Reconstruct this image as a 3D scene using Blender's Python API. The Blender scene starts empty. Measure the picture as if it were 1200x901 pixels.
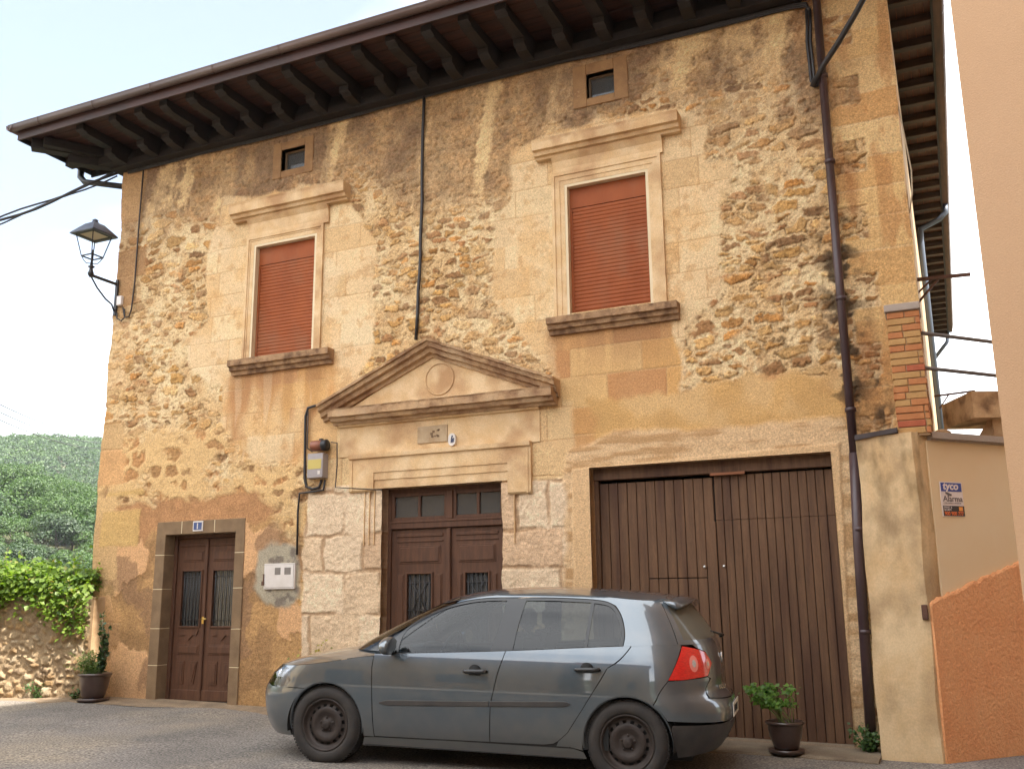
import bpy, bmesh, math, random
import numpy as np
from mathutils import Vector, Matrix
from mathutils.geometry import delaunay_2d_cdt
random.seed(7)
RNG = np.random.RandomState(11)
sc = bpy.context.scene
COL = sc.collection

# ------------------------------------------------------------------ camera
CAM = np.array([0.0, 0.0, 1.45])
FPX = 1125.36
_y, _p, _r = math.radians(24.4456), math.radians(12.3668), math.radians(-0.6511)
_B = np.array([[1, 0, 0], [0, 0, -1], [0, 1, 0]], float)
_Z = np.array([[math.cos(_y), -math.sin(_y), 0], [math.sin(_y), math.cos(_y), 0], [0, 0, 1]])
_X = np.array([[1, 0, 0], [0, math.cos(_p), -math.sin(_p)], [0, math.sin(_p), math.cos(_p)]])
_R = np.array([[math.cos(_r), -math.sin(_r), 0], [math.sin(_r), math.cos(_r), 0], [0, 0, 1]])
RM = _Z @ _X @ _B @ _R
cam_d = bpy.data.cameras.new('camera')
cam_d.sensor_width = 36.0
cam_d.lens = FPX * 36.0 / 1200.0
cam_d.clip_start = 0.05
cam_d.clip_end = 6000.0
cam = bpy.data.objects.new('camera', cam_d)
COL.objects.link(cam)
M4 = Matrix.Identity(4)
for i in range(3):
    for j in range(3):
        M4[i][j] = RM[i, j]
    M4[i][3] = CAM[i]
cam.matrix_world = M4
sc.camera = cam

def ray(x, y):
    return RM @ np.array([(x - 600) / FPX, -(y - 450.5) / FPX, -1.0])
def at(x, y, Y=9.8):
    """point of the plane Y = const seen at photo pixel x, y (measured dimensions)"""
    d = ray(x, y)
    return CAM + d * ((Y - CAM[1]) / d[1])
def AX(x, y, Y=9.8): return at(x, y, Y)[0]
def AZ(x, y, Y=9.8): return at(x, y, Y)[2]
def gz(x, y=0.0):
    """street level: rises gently to the left"""
    return float(np.interp(x, [-16, -10.5, -5.0, -2.45, -1.0, 8.0], [0.23, 0.165, 0.084, 0.014, 0.0, -0.05]))

# ------------------------------------------------------------------ light
SUN = Vector((0.60, -0.125, 0.79)).normalized()
elev = math.asin(SUN.z)
az = math.atan2(SUN.x, SUN.y)
world = bpy.data.worlds.new("World")
sc.world = world
world.use_nodes = True
wn = world.node_tree
for n in list(wn.nodes): wn.nodes.remove(n)
wo = wn.nodes.new('ShaderNodeOutputWorld')
bg = wn.nodes.new('ShaderNodeBackground')
sky = wn.nodes.new('ShaderNodeTexSky')
sky.sky_type = 'NISHITA'; sky.sun_disc = False
sky.sun_elevation = elev; sky.sun_rotation = az
sky.air_density = 1.0; sky.dust_density = 1.6; sky.ozone_density = 1.0
tc = wn.nodes.new('ShaderNodeTexCoord')
mp = wn.nodes.new('ShaderNodeMapping'); mp.inputs['Scale'].default_value = (0.9, 0.9, 1.8)
mp.inputs['Location'].default_value = (0.4, 0.1, 0.35)
cn = wn.nodes.new('ShaderNodeTexNoise'); cn.inputs['Scale'].default_value = 1.35
cn.inputs['Detail'].default_value = 4.0; cn.inputs['Roughness'].default_value = 0.55
cr = wn.nodes.new('ShaderNodeValToRGB')
cr.color_ramp.elements[0].position = 0.22; cr.color_ramp.elements[0].color = (0.10, 0.10, 0.10, 1)
cr.color_ramp.elements[1].position = 0.50; cr.color_ramp.elements[1].color = (0.92, 0.92, 0.92, 1)
mx = wn.nodes.new('ShaderNodeMix'); mx.data_type = 'RGBA'
mx.inputs[7].default_value = (14.4, 14.7, 15.0, 1)
wn.links.new(tc.outputs['Generated'], mp.inputs['Vector'])
wn.links.new(mp.outputs[0], cn.inputs['Vector'])
# the cloud sheet thins out overhead to the left
dv = wn.nodes.new('ShaderNodeVectorMath'); dv.operation = 'DOT_PRODUCT'; dv.inputs[1].default_value = (-0.66, 0.42, 0.62)
wn.links.new(tc.outputs['Generated'], dv.inputs[0])
dm = wn.nodes.new('ShaderNodeMapRange'); dm.inputs['From Min'].default_value = 0.86; dm.inputs['From Max'].default_value = 1.0
dm.inputs['To Min'].default_value = 0.0; dm.inputs['To Max'].default_value = 0.40
wn.links.new(dv.outputs['Value'], dm.inputs['Value'])
sb = wn.nodes.new('ShaderNodeMath'); sb.operation = 'SUBTRACT'
wn.links.new(cn.outputs['Fac'], sb.inputs[0]); wn.links.new(dm.outputs[0], sb.inputs[1]); wn.links.new(sb.outputs[0], cr.inputs['Fac'])
wn.links.new(cr.outputs['Color'], mx.inputs[0])
wn.links.new(sky.outputs[0], mx.inputs[6])
wn.links.new(mx.outputs[2], bg.inputs['Color'])
bg.inputs['Strength'].default_value = 0.085
wn.links.new(bg.outputs[0], wo.inputs['Surface'])

sd = bpy.data.lights.new('sun', 'SUN')
sd.energy = 4.5; sd.angle = math.radians(0.6); sd.color = (1.0, 0.945, 0.86)
so = bpy.data.objects.new('sun', sd); COL.objects.link(so)
so.rotation_euler = SUN.to_track_quat('Z', 'Y').to_euler()
so.location = (30, -8, 40)

vs = sc.view_settings
vs.view_transform = 'Standard'; vs.look = 'None'; vs.gamma = 1.0; vs.use_curve_mapping = False
vs.exposure = 1.75
sc.render.engine = 'CYCLES'
sc.cycles.max_bounces = 8
sc.cycles.diffuse_bounces = 4
sc.cycles.transparent_max_bounces = 12

# ------------------------------------------------------------------ materials
def srgb(r, g, b):
    f = lambda c: (c / 255 / 12.92) if c / 255 <= 0.04045 else ((c / 255 + 0.055) / 1.055) ** 2.4
    return (f(r), f(g), f(b))
MATS = {}
def mat(name, col, rough=0.7, col2=None, scale=4.0, detail=5.0, mixlo=0.35, mixhi=0.65, bump=0.0, bscale=40.0,
        metal=0.0, spec=0.5, speck=0.0, speckscale=150.0, stretch=None, coat=0.0, col3=None, scale3=1.0, bdist=0.01):
    m = bpy.data.materials.new(name); m.use_nodes = True
    nt = m.node_tree; b = nt.nodes['Principled BSDF']
    b.inputs['Roughness'].default_value = rough
    b.inputs['Metallic'].default_value = metal
    b.inputs['Specular IOR Level'].default_value = spec
    b.inputs['Coat Weight'].default_value = coat
    b.inputs['Coat Roughness'].default_value = 0.04
    tc = nt.nodes.new('ShaderNodeTexCoord')
    src = tc.outputs['Object']
    if stretch:
        mp = nt.nodes.new('ShaderNodeMapping'); mp.inputs['Scale'].default_value = stretch
        nt.links.new(src, mp.inputs['Vector']); src = mp.outputs[0]
    out = None
    if col2 is not None:
        n = nt.nodes.new('ShaderNodeTexNoise'); n.inputs['Scale'].default_value = scale
        n.inputs['Detail'].default_value = detail; n.inputs['Roughness'].default_value = 0.6
        nt.links.new(src, n.inputs['Vector'])
        r = nt.nodes.new('ShaderNodeValToRGB')
        r.color_ramp.elements[0].position = mixlo; r.color_ramp.elements[1].position = mixhi
        r.color_ramp.elements[0].color = (*col, 1); r.color_ramp.elements[1].color = (*col2, 1)
        nt.links.new(n.outputs['Fac'], r.inputs['Fac']); out = r.outputs['Color']
    if col3 is not None:
        n = nt.nodes.new('ShaderNodeTexNoise'); n.inputs['Scale'].default_value = scale3
        n.inputs['Detail'].default_value = 4.0
        nt.links.new(src, n.inputs['Vector'])
        r = nt.nodes.new('ShaderNodeValToRGB')
        r.color_ramp.elements[0].position = 0.48; r.color_ramp.elements[1].position = 0.68
        r.color_ramp.elements[0].color = (0, 0, 0, 1); r.color_ramp.elements[1].color = (1, 1, 1, 1)
        nt.links.new(n.outputs['Fac'], r.inputs['Fac'])
        x = nt.nodes.new('ShaderNodeMix'); x.data_type = 'RGBA'
        nt.links.new(r.outputs['Color'], x.inputs[0])
        if out is not None: nt.links.new(out, x.inputs[6])
        else: x.inputs[6].default_value = (*col, 1)
        x.inputs[7].default_value = (*col3, 1); out = x.outputs[2]
    if speck > 0:
        n = nt.nodes.new('ShaderNodeTexNoise'); n.inputs['Scale'].default_value = speckscale
        n.inputs['Detail'].default_value = 3.0
        nt.links.new(src, n.inputs['Vector'])
        mr = nt.nodes.new('ShaderNodeMapRange')
        mr.inputs['From Min'].default_value = 0.3; mr.inputs['From Max'].default_value = 0.7
        mr.inputs['To Min'].default_value = 1 - speck; mr.inputs['To Max'].default_value = 1 + speck
        nt.links.new(n.outputs['Fac'], mr.inputs['Value'])
        x = nt.nodes.new('ShaderNodeMix'); x.data_type = 'RGBA'; x.blend_type = 'MULTIPLY'
        x.inputs[0].default_value = 1.0
        if out is not None: nt.links.new(out, x.inputs[6])
        else: x.inputs[6].default_value = (*col, 1)
        nt.links.new(mr.outputs[0], x.inputs[7]); out = x.outputs[2]
    if out is None: b.inputs['Base Color'].default_value = (*col, 1)
    else: nt.links.new(out, b.inputs['Base Color'])
    if bump > 0:
        n = nt.nodes.new('ShaderNodeTexNoise'); n.inputs['Scale'].default_value = bscale
        n.inputs['Detail'].default_value = 6.0; n.inputs['Roughness'].default_value = 0.65
        nt.links.new(src, n.inputs['Vector'])
        bp = nt.nodes.new('ShaderNodeBump'); bp.inputs['Strength'].default_value = bump
        bp.inputs['Distance'].default_value = bdist
        nt.links.new(n.outputs['Fac'], bp.inputs['Height'])
        nt.links.new(bp.outputs[0], b.inputs['Normal'])
    MATS[name] = m
    return m

def glass_mat(name, tint=(0.55, 0.6, 0.6), rough=0.0, ior=1.5, extra=0.0, dirt=0.0, dirtcol=(0.3, 0.28, 0.25)):
    m = bpy.data.materials.new(name); m.use_nodes = True
    nt = m.node_tree
    for n in list(nt.nodes): nt.nodes.remove(n)
    o = nt.nodes.new('ShaderNodeOutputMaterial')
    tr = nt.nodes.new('ShaderNodeBsdfTransparent'); tr.inputs[0].default_value = (*tint, 1)
    gl = nt.nodes.new('ShaderNodeBsdfGlossy'); gl.inputs['Roughness'].default_value = rough
    fr = nt.nodes.new('ShaderNodeFresnel'); fr.inputs[0].default_value = ior
    ad = nt.nodes.new('ShaderNodeMath'); ad.operation = 'ADD'; ad.inputs[1].default_value = extra; ad.use_clamp = True
    mx = nt.nodes.new('ShaderNodeMixShader')
    nt.links.new(fr.outputs[0], ad.inputs[0]); nt.links.new(ad.outputs[0], mx.inputs[0])
    nt.links.new(tr.outputs[0], mx.inputs[1]); nt.links.new(gl.outputs[0], mx.inputs[2])
    last = mx.outputs[0]
    if dirt > 0:
        df = nt.nodes.new('ShaderNodeBsdfDiffuse'); df.inputs[0].default_value = (*dirtcol, 1)
        m2 = nt.nodes.new('ShaderNodeMixShader'); m2.inputs[0].default_value = dirt
        nt.links.new(last, m2.inputs[1]); nt.links.new(df.outputs[0], m2.inputs[2]); last = m2.outputs[0]
    nt.links.new(last, o.inputs['Surface'])
    MATS[name] = m
    return m

# ------------------------------------------------------------------ objects
LOCS = {}
def tag(o, label=None, cat=None, group=None, kind=None):
    if label: o['label'] = label
    if cat: o['category'] = cat
    if group: o['group'] = group
    if kind: o['kind'] = kind
    return o
def empty(name, loc=(0, 0, 0), label=None, cat=None, group=None):
    o = bpy.data.objects.new(name, None); COL.objects.link(o)
    o.location = loc; o.empty_display_size = 0.1
    LOCS[o.name] = Vector(loc)
    tag(o, label, cat, group)
    return o
def root_loc(o):
    while o.parent is not None: o = o.parent
    return LOCS.get(o.name, Vector((0, 0, 0)))

class MB:
    def __init__(s): s.v = []; s.f = []; s.sm = []
    def add(s, vs, fs, smooth=False):
        k = len(s.v); s.v += [tuple(map(float, v)) for v in vs]
        s.f += [tuple(i + k for i in f) for f in fs]; s.sm += [smooth] * len(fs)
        return s
    def box(s, x0, x1, y0, y1, z0, z1, b=0.0):
        if x0 > x1: x0, x1 = x1, x0
        if y0 > y1: y0, y1 = y1, y0
        if z0 > z1: z0, z1 = z1, z0
        if b <= 0:
            v = [(x, y, z) for x in (x0, x1) for y in (y0, y1) for z in (z0, z1)]
            return s.add(v, [(0, 1, 3, 2), (4, 6, 7, 5), (0, 4, 5, 1), (2, 3, 7, 6), (0, 2, 6, 4), (1, 5, 7, 3)])
        b = min(b, (x1 - x0) / 2.01, (y1 - y0) / 2.01, (z1 - z0) / 2.01)
        bm = bmesh.new(); bmesh.ops.create_cube(bm, size=1.0)
        for v in bm.verts:
            v.co = Vector(((x0 + x1) / 2 + v.co.x * (x1 - x0), (y0 + y1) / 2 + v.co.y * (y1 - y0), (z0 + z1) / 2 + v.co.z * (z1 - z0)))
        bmesh.ops.bevel(bm, geom=list(bm.edges), offset=b, segments=1, affect='EDGES')
        bm.verts.ensure_lookup_table()
        s.add([v.co[:] for v in bm.verts], [[v.index for v in f.verts] for f in bm.faces]); bm.free()
        return s
    def obox(s, c, ax, ay, az_, hx, hy, hz):
        c = Vector(c); ax = Vector(ax).normalized() * hx; ay = Vector(ay).normalized() * hy; az_ = Vector(az_).normalized() * hz
        v = [c + i * ax + j * ay + k * az_ for i in (-1, 1) for j in (-1, 1) for k in (-1, 1)]
        return s.add(v, [(0, 1, 3, 2), (4, 6, 7, 5), (0, 4, 5, 1), (2, 3, 7, 6), (0, 2, 6, 4), (1, 5, 7, 3)])
    def bar(s, a, b, w, h, up=(0, 0, 1)):
        a = Vector(a); b = Vector(b); d = (b - a)
        u = Vector(up); r = d.cross(u)
        if r.length < 1e-6: r = d.cross(Vector((1, 0, 0)))
        u = r.cross(d)
        return s.obox((a + b) / 2, d, r, u, d.length / 2, w / 2, h / 2)
    def tube(s, pts, r, n=8, smooth=True, cap=True):
        pts = [Vector(p) for p in pts]; N = len(pts)
        rs = r if isinstance(r, (list, tuple)) else [r] * N
        prev = None; vs = []; fs = []
        for i, p in enumerate(pts):
            if i == 0: t = pts[1] - p
            elif i == N - 1: t = p - pts[i - 1]
            else: t = (pts[i + 1] - p).normalized() + (p - pts[i - 1]).normalized()
            if t.length < 1e-9: t = Vector((0, 0, 1))
            t.normalize()
            if prev is None:
                a = Vector((0, 0, 1)) if abs(t.z) < 0.9 else Vector((1, 0, 0))
                u = t.cross(a).normalized()
            else:
                u = (prev - t * prev.dot(t))
                if u.length < 1e-6: u = t.cross(Vector((0.3, 0.5, 0.8)))
                u.normalize()
            prev = u; w = t.cross(u)
            for k in range(n):
                an = 2 * math.pi * k / n
                vs.append(p + rs[i] * (math.cos(an) * u + math.sin(an) * w))
        for i in range(N - 1):
            for k in range(n):
                fs.append((i * n + k, i * n + (k + 1) % n, (i + 1) * n + (k + 1) % n, (i + 1) * n + k))
        if cap:
            fs.append(tuple(range(n - 1, -1, -1))); fs.append(tuple((N - 1) * n + k for k in range(n)))
        return s.add(vs, fs, smooth)
    def lathe(s, prof, c=(0, 0, 0), n=28, axis='z', smooth=True, cap=True):
        vs = []; fs = []
        for (r, h) in prof:
            for k in range(n):
                a = 2 * math.pi * k / n
                if axis == 'z': vs.append((c[0] + r * math.cos(a), c[1] + r * math.sin(a), c[2] + h))
                elif axis == 'y': vs.append((c[0] + r * math.cos(a), c[1] + h, c[2] + r * math.sin(a)))
                else: vs.append((c[0] + h, c[1] + r * math.cos(a), c[2] + r * math.sin(a)))
        for i in range(len(prof) - 1):
            for k in range(n):
                fs.append((i * n + k, i * n + (k + 1) % n, (i + 1) * n + (k + 1) % n, (i + 1) * n + k))
        if cap:
            fs.append(tuple(range(n - 1, -1, -1))); fs.append(tuple((len(prof) - 1) * n + k for k in range(n)))
        return s.add(vs, fs, smooth)
    def exx(s, prof, x0, x1, step=0.04, jit=0.0, zoff=None, smooth=False, seed=1, ins=0.0):
        """extrude a closed (y, z) profile along x; zoff(x) shifts it up; jit roughens it"""
        rr = random.Random(seed)
        n = max(1, int((x1 - x0) / step)); P = len(prof); vs = []; fs = []
        cy = sum(p[0] for p in prof) / P; cz = sum(p[1] for p in prof) / P
        low = [[rr.uniform(-1, 1) for _ in range(P)] for _ in range(n // 3 + 3)]
        for i in range(n + 1):
            x = x0 + (x1 - x0) * i / n; dz = zoff(x) if zoff else 0
            for q, (y, z) in enumerate(prof):
                a = i / 3; k = int(a); fct = a - k
                l = low[k][q] * (1 - fct) + low[k + 1][q] * fct
                j = jit * (0.7 * l + 0.5 * rr.uniform(-1, 1))
                vs.append((x + (jit * 0.6 * rr.uniform(-1, 1) if 0 < i < n else 0), y + j * (0.6 if y < cy else 0), z + dz + j * 0.7))
        for i in range(n):
            for q in range(P):
                fs.append((i * P + q, i * P + (q + 1) % P, (i + 1) * P + (q + 1) % P, (i + 1) * P + q))
        fs.append(tuple(range(P - 1, -1, -1))); fs.append(tuple(n * P + q for q in range(P)))
        return s.add(vs, fs, smooth)
    def prism(s, poly, y0, y1, b=0.0):
        """polygon in (x, z) extruded from y0 to y1"""
        n = len(poly)
        v = [(x, y0, z) for x, z in poly] + [(x, y1, z) for x, z in poly]
        f = [tuple(range(n)), tuple(range(2 * n - 1, n - 1, -1))] + [(i, n + i, n + (i + 1) % n, (i + 1) % n) for i in range(n)]
        return s.add(v, f)
    def build(s, name, m, parent=None, local=False, fix=True):
        me = bpy.data.meshes.new(name)
        v = np.array(s.v, float)
        if parent is not None and not local:
            v = v - np.array(root_loc(parent))
        me.from_pydata([tuple(p) for p in v], [], s.f)
        me.polygons.foreach_set('use_smooth', s.sm)
        if fix:
            bm = bmesh.new(); bm.from_mesh(me); bmesh.ops.recalc_face_normals(bm, faces=bm.faces); bm.to_mesh(me); bm.free()
        me.materials.append(m if not isinstance(m, str) else MATS[m])
        o = bpy.data.objects.new(name, me); COL.objects.link(o)
        if parent is not None: o.parent = parent
        return o
def top(name, mb, m, base, label, cat, group=None):
    """a thing that is one mesh, origin at its base"""
    o = mb.build(name, m)
    v = o.data
    v.transform(Matrix.Translation(-Vector(base))); o.location = base; LOCS[o.name] = Vector(base)
    return tag(o, label, cat, group)
def text_into(mb, s, size, origin, ux, uz, font_shear=0.0, depth=0.0015, bold=0.0, sx=1.0):
    """lettering as flat solid shapes: origin is the left end of the base line"""
    cu = bpy.data.curves.new('t', 'FONT'); cu.body = s; cu.size = size; cu.extrude = depth; cu.shear = font_shear
    cu.offset = bold; cu.resolution_u = 3
    o = bpy.data.objects.new('t', cu); COL.objects.link(o)
    me = bpy.data.meshes.new_from_object(o, depsgraph=bpy.context.evaluated_depsgraph_get())
    ux = Vector(ux).normalized(); uz = Vector(uz).normalized(); n = ux.cross(uz)
    w = max([v.co.x for v in me.vertices] + [0.001])
    vs = [Vector(origin) + ux * v.co.x * sx + uz * v.co.y + n * v.co.z for v in me.vertices]
    mb.add(vs, [tuple(p.vertices) for p in me.polygons])
    bpy.data.objects.remove(o); bpy.data.curves.remove(cu); bpy.data.meshes.remove(me)
    return w * sx

# ------------------------------------------------------------------ numpy noise
def vnoise(x, y, seed=0):
    xi = np.floor(x).astype(np.int64); yi = np.floor(y).astype(np.int64)
    fx = x - xi; fy = y - yi; fx = fx * fx * (3 - 2 * fx); fy = fy * fy * (3 - 2 * fy)
    tab = np.random.RandomState(1000 + seed).rand(256, 256)
    h = lambda a, b: tab[a & 255, b & 255]
    return (h(xi, yi) * (1 - fx) + h(xi + 1, yi) * fx) * (1 - fy) + (h(xi, yi + 1) * (1 - fx) + h(xi + 1, yi + 1) * fx) * fy
def fbm(x, y, oct=5, seed=0, rough=0.5):
    t = np.zeros_like(x); a = 1.0; s = 0.0
    for o in range(oct):
        t += a * vnoise(x * 2 ** o + 13.7 * o, y * 2 ** o + 7.3 * o, seed + o); s += a; a *= rough
    return t / s
def sst(a, b, x):
    t = np.clip((x - a) / (b - a), 0, 1); return t * t * (3 - 2 * t)
def poly_sd(X, Z, poly):
    """signed distance to a polygon, positive inside"""
    P = np.array(poly, float); n = len(P); d = np.full(X.shape, 1e9); ins = np.zeros(X.shape, bool)
    for i in range(n):
        a = P[i]; b = P[(i + 1) % n]; e = b - a
        t = np.clip(((X - a[0]) * e[0] + (Z - a[1]) * e[1]) / (e @ e + 1e-12), 0, 1)
        d = np.minimum(d, np.hypot(X - a[0] - t * e[0], Z - a[1] - t * e[1]))
        c = (a[1] > Z) != (b[1] > Z)
        ins ^= c & (X < (b[0] - a[0]) * (Z - a[1]) / (b[1] - a[1] + 1e-12) + a[0])
    return np.where(ins, d, -d)
def pxpoly(pts, Y=9.8):
    return [(AX(x, y, Y), AZ(x, y, Y)) for x, y in pts]
# ------------------------------------------------------------------ street
KG = 0.62
def alb(r, g, b, k=None):
    k = KG if k is None else k
    c = srgb(r, g, b); return (c[0] * k * 1.03, c[1] * k * 1.02, c[2] * k * 1.04)
def terrain_z(x, y):
    """street near the house, falling away beyond the wall, wooded hills behind"""
    r = math.hypot(x, y); a = math.degrees(math.atan2(-x, y))
    z0 = gz(x)
    d = max(0.0, max(y - 9.9, -x - 11.0)) if x < -9 else 0.0
    far = max(0.0, r - 16.0)
    if far <= 0: return z0
    drop = -9.0 * (1 - math.exp(-far / 26.0)) 
    nearh = 23.0 * math.exp(-((r - 190) / 62.0) ** 2) 
    farh = 102.0 / (1 + math.exp(-(r - 470) / 62.0)) * (1 - 0.00042 * max(r - 620, 0) * 0.4)
    und = 5.0 * math.sin(a * 0.13 + 1.0) * min(1, far / 300) + 2.2 * math.sin(a * 0.55 + r * 0.02) * min(1, far / 300)
    return z0 + drop + nearh + farh + und
g = MB(); radii = [0.0, 2, 4, 6, 8, 10, 12, 14, 16, 18, 21, 25, 30, 38, 48, 62, 80, 100, 120, 140, 155, 170, 185, 200, 215, 230, 250, 275, 300, 330, 360, 390, 420, 450, 480, 510, 545, 580, 620, 680, 760, 900, 1200, 2000, 4000]
NA = 144; vs = [(0, 0, gz(0))]; fs = []
for r in radii[1:]:
    for k in range(NA):
        a = 2 * math.pi * k / NA; x, y = -r * math.sin(a), r * math.cos(a); vs.append((x, y, terrain_z(x, y)))
for k in range(NA): fs.append((0, 1 + (k + 1) % NA, 1 + k))
for i in range(len(radii) - 2):
    for k in range(NA): fs.append((1 + i * NA + k, 1 + i * NA + (k + 1) % NA, 1 + (i + 1) * NA + (k + 1) % NA, 1 + (i + 1) * NA + k))
g.add(vs, fs, True)
gr = g.build('ground', mat('meadow_soil', (0.055, 0.060, 0.025), 0.95, (0.09, 0.08, 0.045), 0.15, 6)); tag(gr, kind='structure')
# asphalt sheet, following the slope
gx = [-40, -30, -22, -16] + list(np.arange(-15.5, 6.6, 0.5)) + [8, 12, 20]
gy = [-30, -20, -12, -8, -5] + list(np.arange(-4, 9.0, 0.5)) + [9.3, 9.6, 9.9, 10.4]
s = MB(); vs = [(x, y, gz(x) + 0.02 + (0.006 * math.sin(x * 2.1 + y * 1.3) if -15 < x < 6 else 0)) for y in gy for x in gx]; n = len(gx)
s.add(vs, [(j * n + i, j * n + i + 1, (j + 1) * n + i + 1, (j + 1) * n + i) for j in range(len(gy) - 1) for i in range(n - 1) if not (gx[i + 1] < -12.6 and gy[j] > 8)], True)
am = mat('asphalt', alb(158, 150, 140, 0.54), 0.9, alb(130, 124, 116, 0.54), 0.9, 8, 0.35, 0.65, bump=1.0, bscale=55, speck=0.80, speckscale=55,
         col3=alb(174, 160, 138, 0.54), scale3=0.55, bdist=0.012)
o = s.build('road', am); tag(o, kind='structure')
# grit and dirt collected along the foot of the house
s = MB(); rr = random.Random(2); pts0 = []; N = 60
for i in range(N + 1):
    x = -12.2 + 11.4 * i / N; pts0.append((x, 9.45 - 0.10 * math.sin(x * 1.7) - 0.12 * rr.random() - (0.25 if x > -4 else 0) - (0.35 if x < -10.5 else 0)))
vs = [(x, y, gz(x) + 0.021) for x, y in pts0] + [(x, 9.86, gz(x) + 0.055) for x, y in pts0]
s.add(vs, [(i, i + 1, N + 2 + i, N + 1 + i) for i in range(N)])
o = s.build('dirt_strip', mat('grit', alb(184, 158, 124, 0.5), 0.95, alb(150, 128, 102, 0.5), 5, 7, bump=0.8, bscale=70, speck=0.4, speckscale=100, bdist=0.008)); tag(o, kind='structure')
# concrete threshold in front of the garage
s = MB(); n = 26; vs = []
for i in range(n + 1):
    x = -3.9 + (3.9 - 0.78) * i / n; zt_ = np.interp(x, [-3.9, -0.78], [0.075, 0.040]); yf = 9.16 + 0.03 * math.sin(x * 3) + 0.015 * math.sin(x * 11)
    for (y, z) in ((yf - 0.01, -0.1), (yf, zt_ - 0.012), (yf + 0.03, zt_), (10.1, zt_ + 0.01)): vs.append((x, y, z))
s.add(vs, [(4 * i + k, 4 * i + 4 + k, 4 * i + 5 + k, 4 * i + 1 + k) for i in range(n) for k in range(3)] + [(0, 1, 2, 3), (4 * n + 3, 4 * n + 2, 4 * n + 1, 4 * n)])
o = s.build('pavement', mat('worn_concrete', alb(168, 150, 124, 0.52), 0.9, alb(136, 118, 96, 0.52), 3, 7, bump=0.6, bscale=60, speck=0.3, speckscale=110)); tag(o, kind='structure')
# ------------------------------------------------------------------ albedos
K = 0.62
mat('limestone', alb(236, 206, 160, 0.76), 0.85, alb(224, 186, 134, 0.76), 3.5, 6, 0.38, 0.62, bump=0.5, bscale=45, speck=0.12, speckscale=90,
    col3=alb(196, 154, 108, 0.72), scale3=2.2)
mat('weathered_stone', alb(212, 174, 128, 0.70), 0.88, alb(156, 118, 84, 0.70), 4.0, 7, 0.36, 0.60, bump=0.7, bscale=50, speck=0.16, speckscale=110,
    col3=alb(218, 184, 142), scale3=3.0)
mat('sill_stone', alb(200, 160, 116), 0.88, alb(128, 94, 66), 9.0, 7, 0.36, 0.62, bump=0.7, bscale=50, speck=0.16, speckscale=110,
    col3=alb(205, 165, 122), scale3=2.6)
mat('door_surround_stone', alb(156, 128, 94), 0.9, alb(134, 108, 78), 5, 6, bump=0.3, bscale=80, speck=0.10)
mat('door_wood', alb(112, 76, 54), 0.6, alb(86, 57, 41), 3.0, 7, 0.35, 0.7, bump=0.25, bscale=18, stretch=(9, 9, 1.0), speck=0.12, speckscale=30, spec=0.3)
mat('garage_wood', alb(132, 98, 70), 0.66, alb(104, 75, 53), 2.2, 8, 0.35, 0.68, bump=0.35, bscale=16, stretch=(10, 10, 0.8), speck=0.16, speckscale=24,
    col3=alb(94, 64, 46), scale3=0.7, spec=0.3)
mat('dark_timber', alb(42, 31, 25), 0.75, alb(24, 18, 15), 3.0, 6, bump=0.4, bscale=20, stretch=(6, 1.4, 6), speck=0.15)
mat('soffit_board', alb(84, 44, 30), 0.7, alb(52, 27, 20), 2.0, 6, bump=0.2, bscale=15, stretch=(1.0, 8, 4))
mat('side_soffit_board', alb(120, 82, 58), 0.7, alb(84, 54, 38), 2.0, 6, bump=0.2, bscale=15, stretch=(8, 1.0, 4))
mat('fascia_board', alb(76, 40, 28), 0.6, alb(54, 30, 22), 3.0, 5, stretch=(0.6, 2, 3))
mat('gutter_metal', alb(112, 92, 84), 0.42, alb(94, 77, 72), 1.5, 4, metal=0.2, stretch=(0.8, 4, 4))
mat('pipe_metal', alb(92, 70, 72), 0.38, alb(76, 58, 60), 2.5, 4, spec=0.5)
mat('roof_tile', alb(206, 120, 84), 0.85, alb(150, 88, 62), 3.0, 5, bump=0.3)
mat('shutter_slat', alb(180, 98, 52), 0.6, alb(164, 86, 44), 2.2, 6, stretch=(1.5, 1, 1), col3=alb(168, 104, 68), scale3=1.6, spec=0.2)
mat('window_lining', alb(236, 218, 180, 0.78), 0.7, alb(226, 206, 166, 0.78), 3, 4)
mat('black_cable', alb(48, 44, 44), 0.5)
mat('thin_cable', alb(70, 58, 50), 0.6)
mat('iron_black', alb(34, 33, 36), 0.45, spec=0.5)
mat('cement_plaster', alb(212, 178, 134), 0.9, alb(196, 158, 112), 2.5, 6, bump=0.3, bscale=20, speck=0.05)
glass_mat('window_glass', (0.5, 0.52, 0.52), dirt=0.18, dirtcol=(0.30, 0.29, 0.28))
mat('glass_back', alb(140, 142, 142), 0.6, alb(96, 98, 98), 2.5, 3)  # lightened grey stands in for the reflection in the panes
mat('lace', alb(140, 136, 128), 0.9, alb(96, 92, 86), 14, 4)

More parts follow.
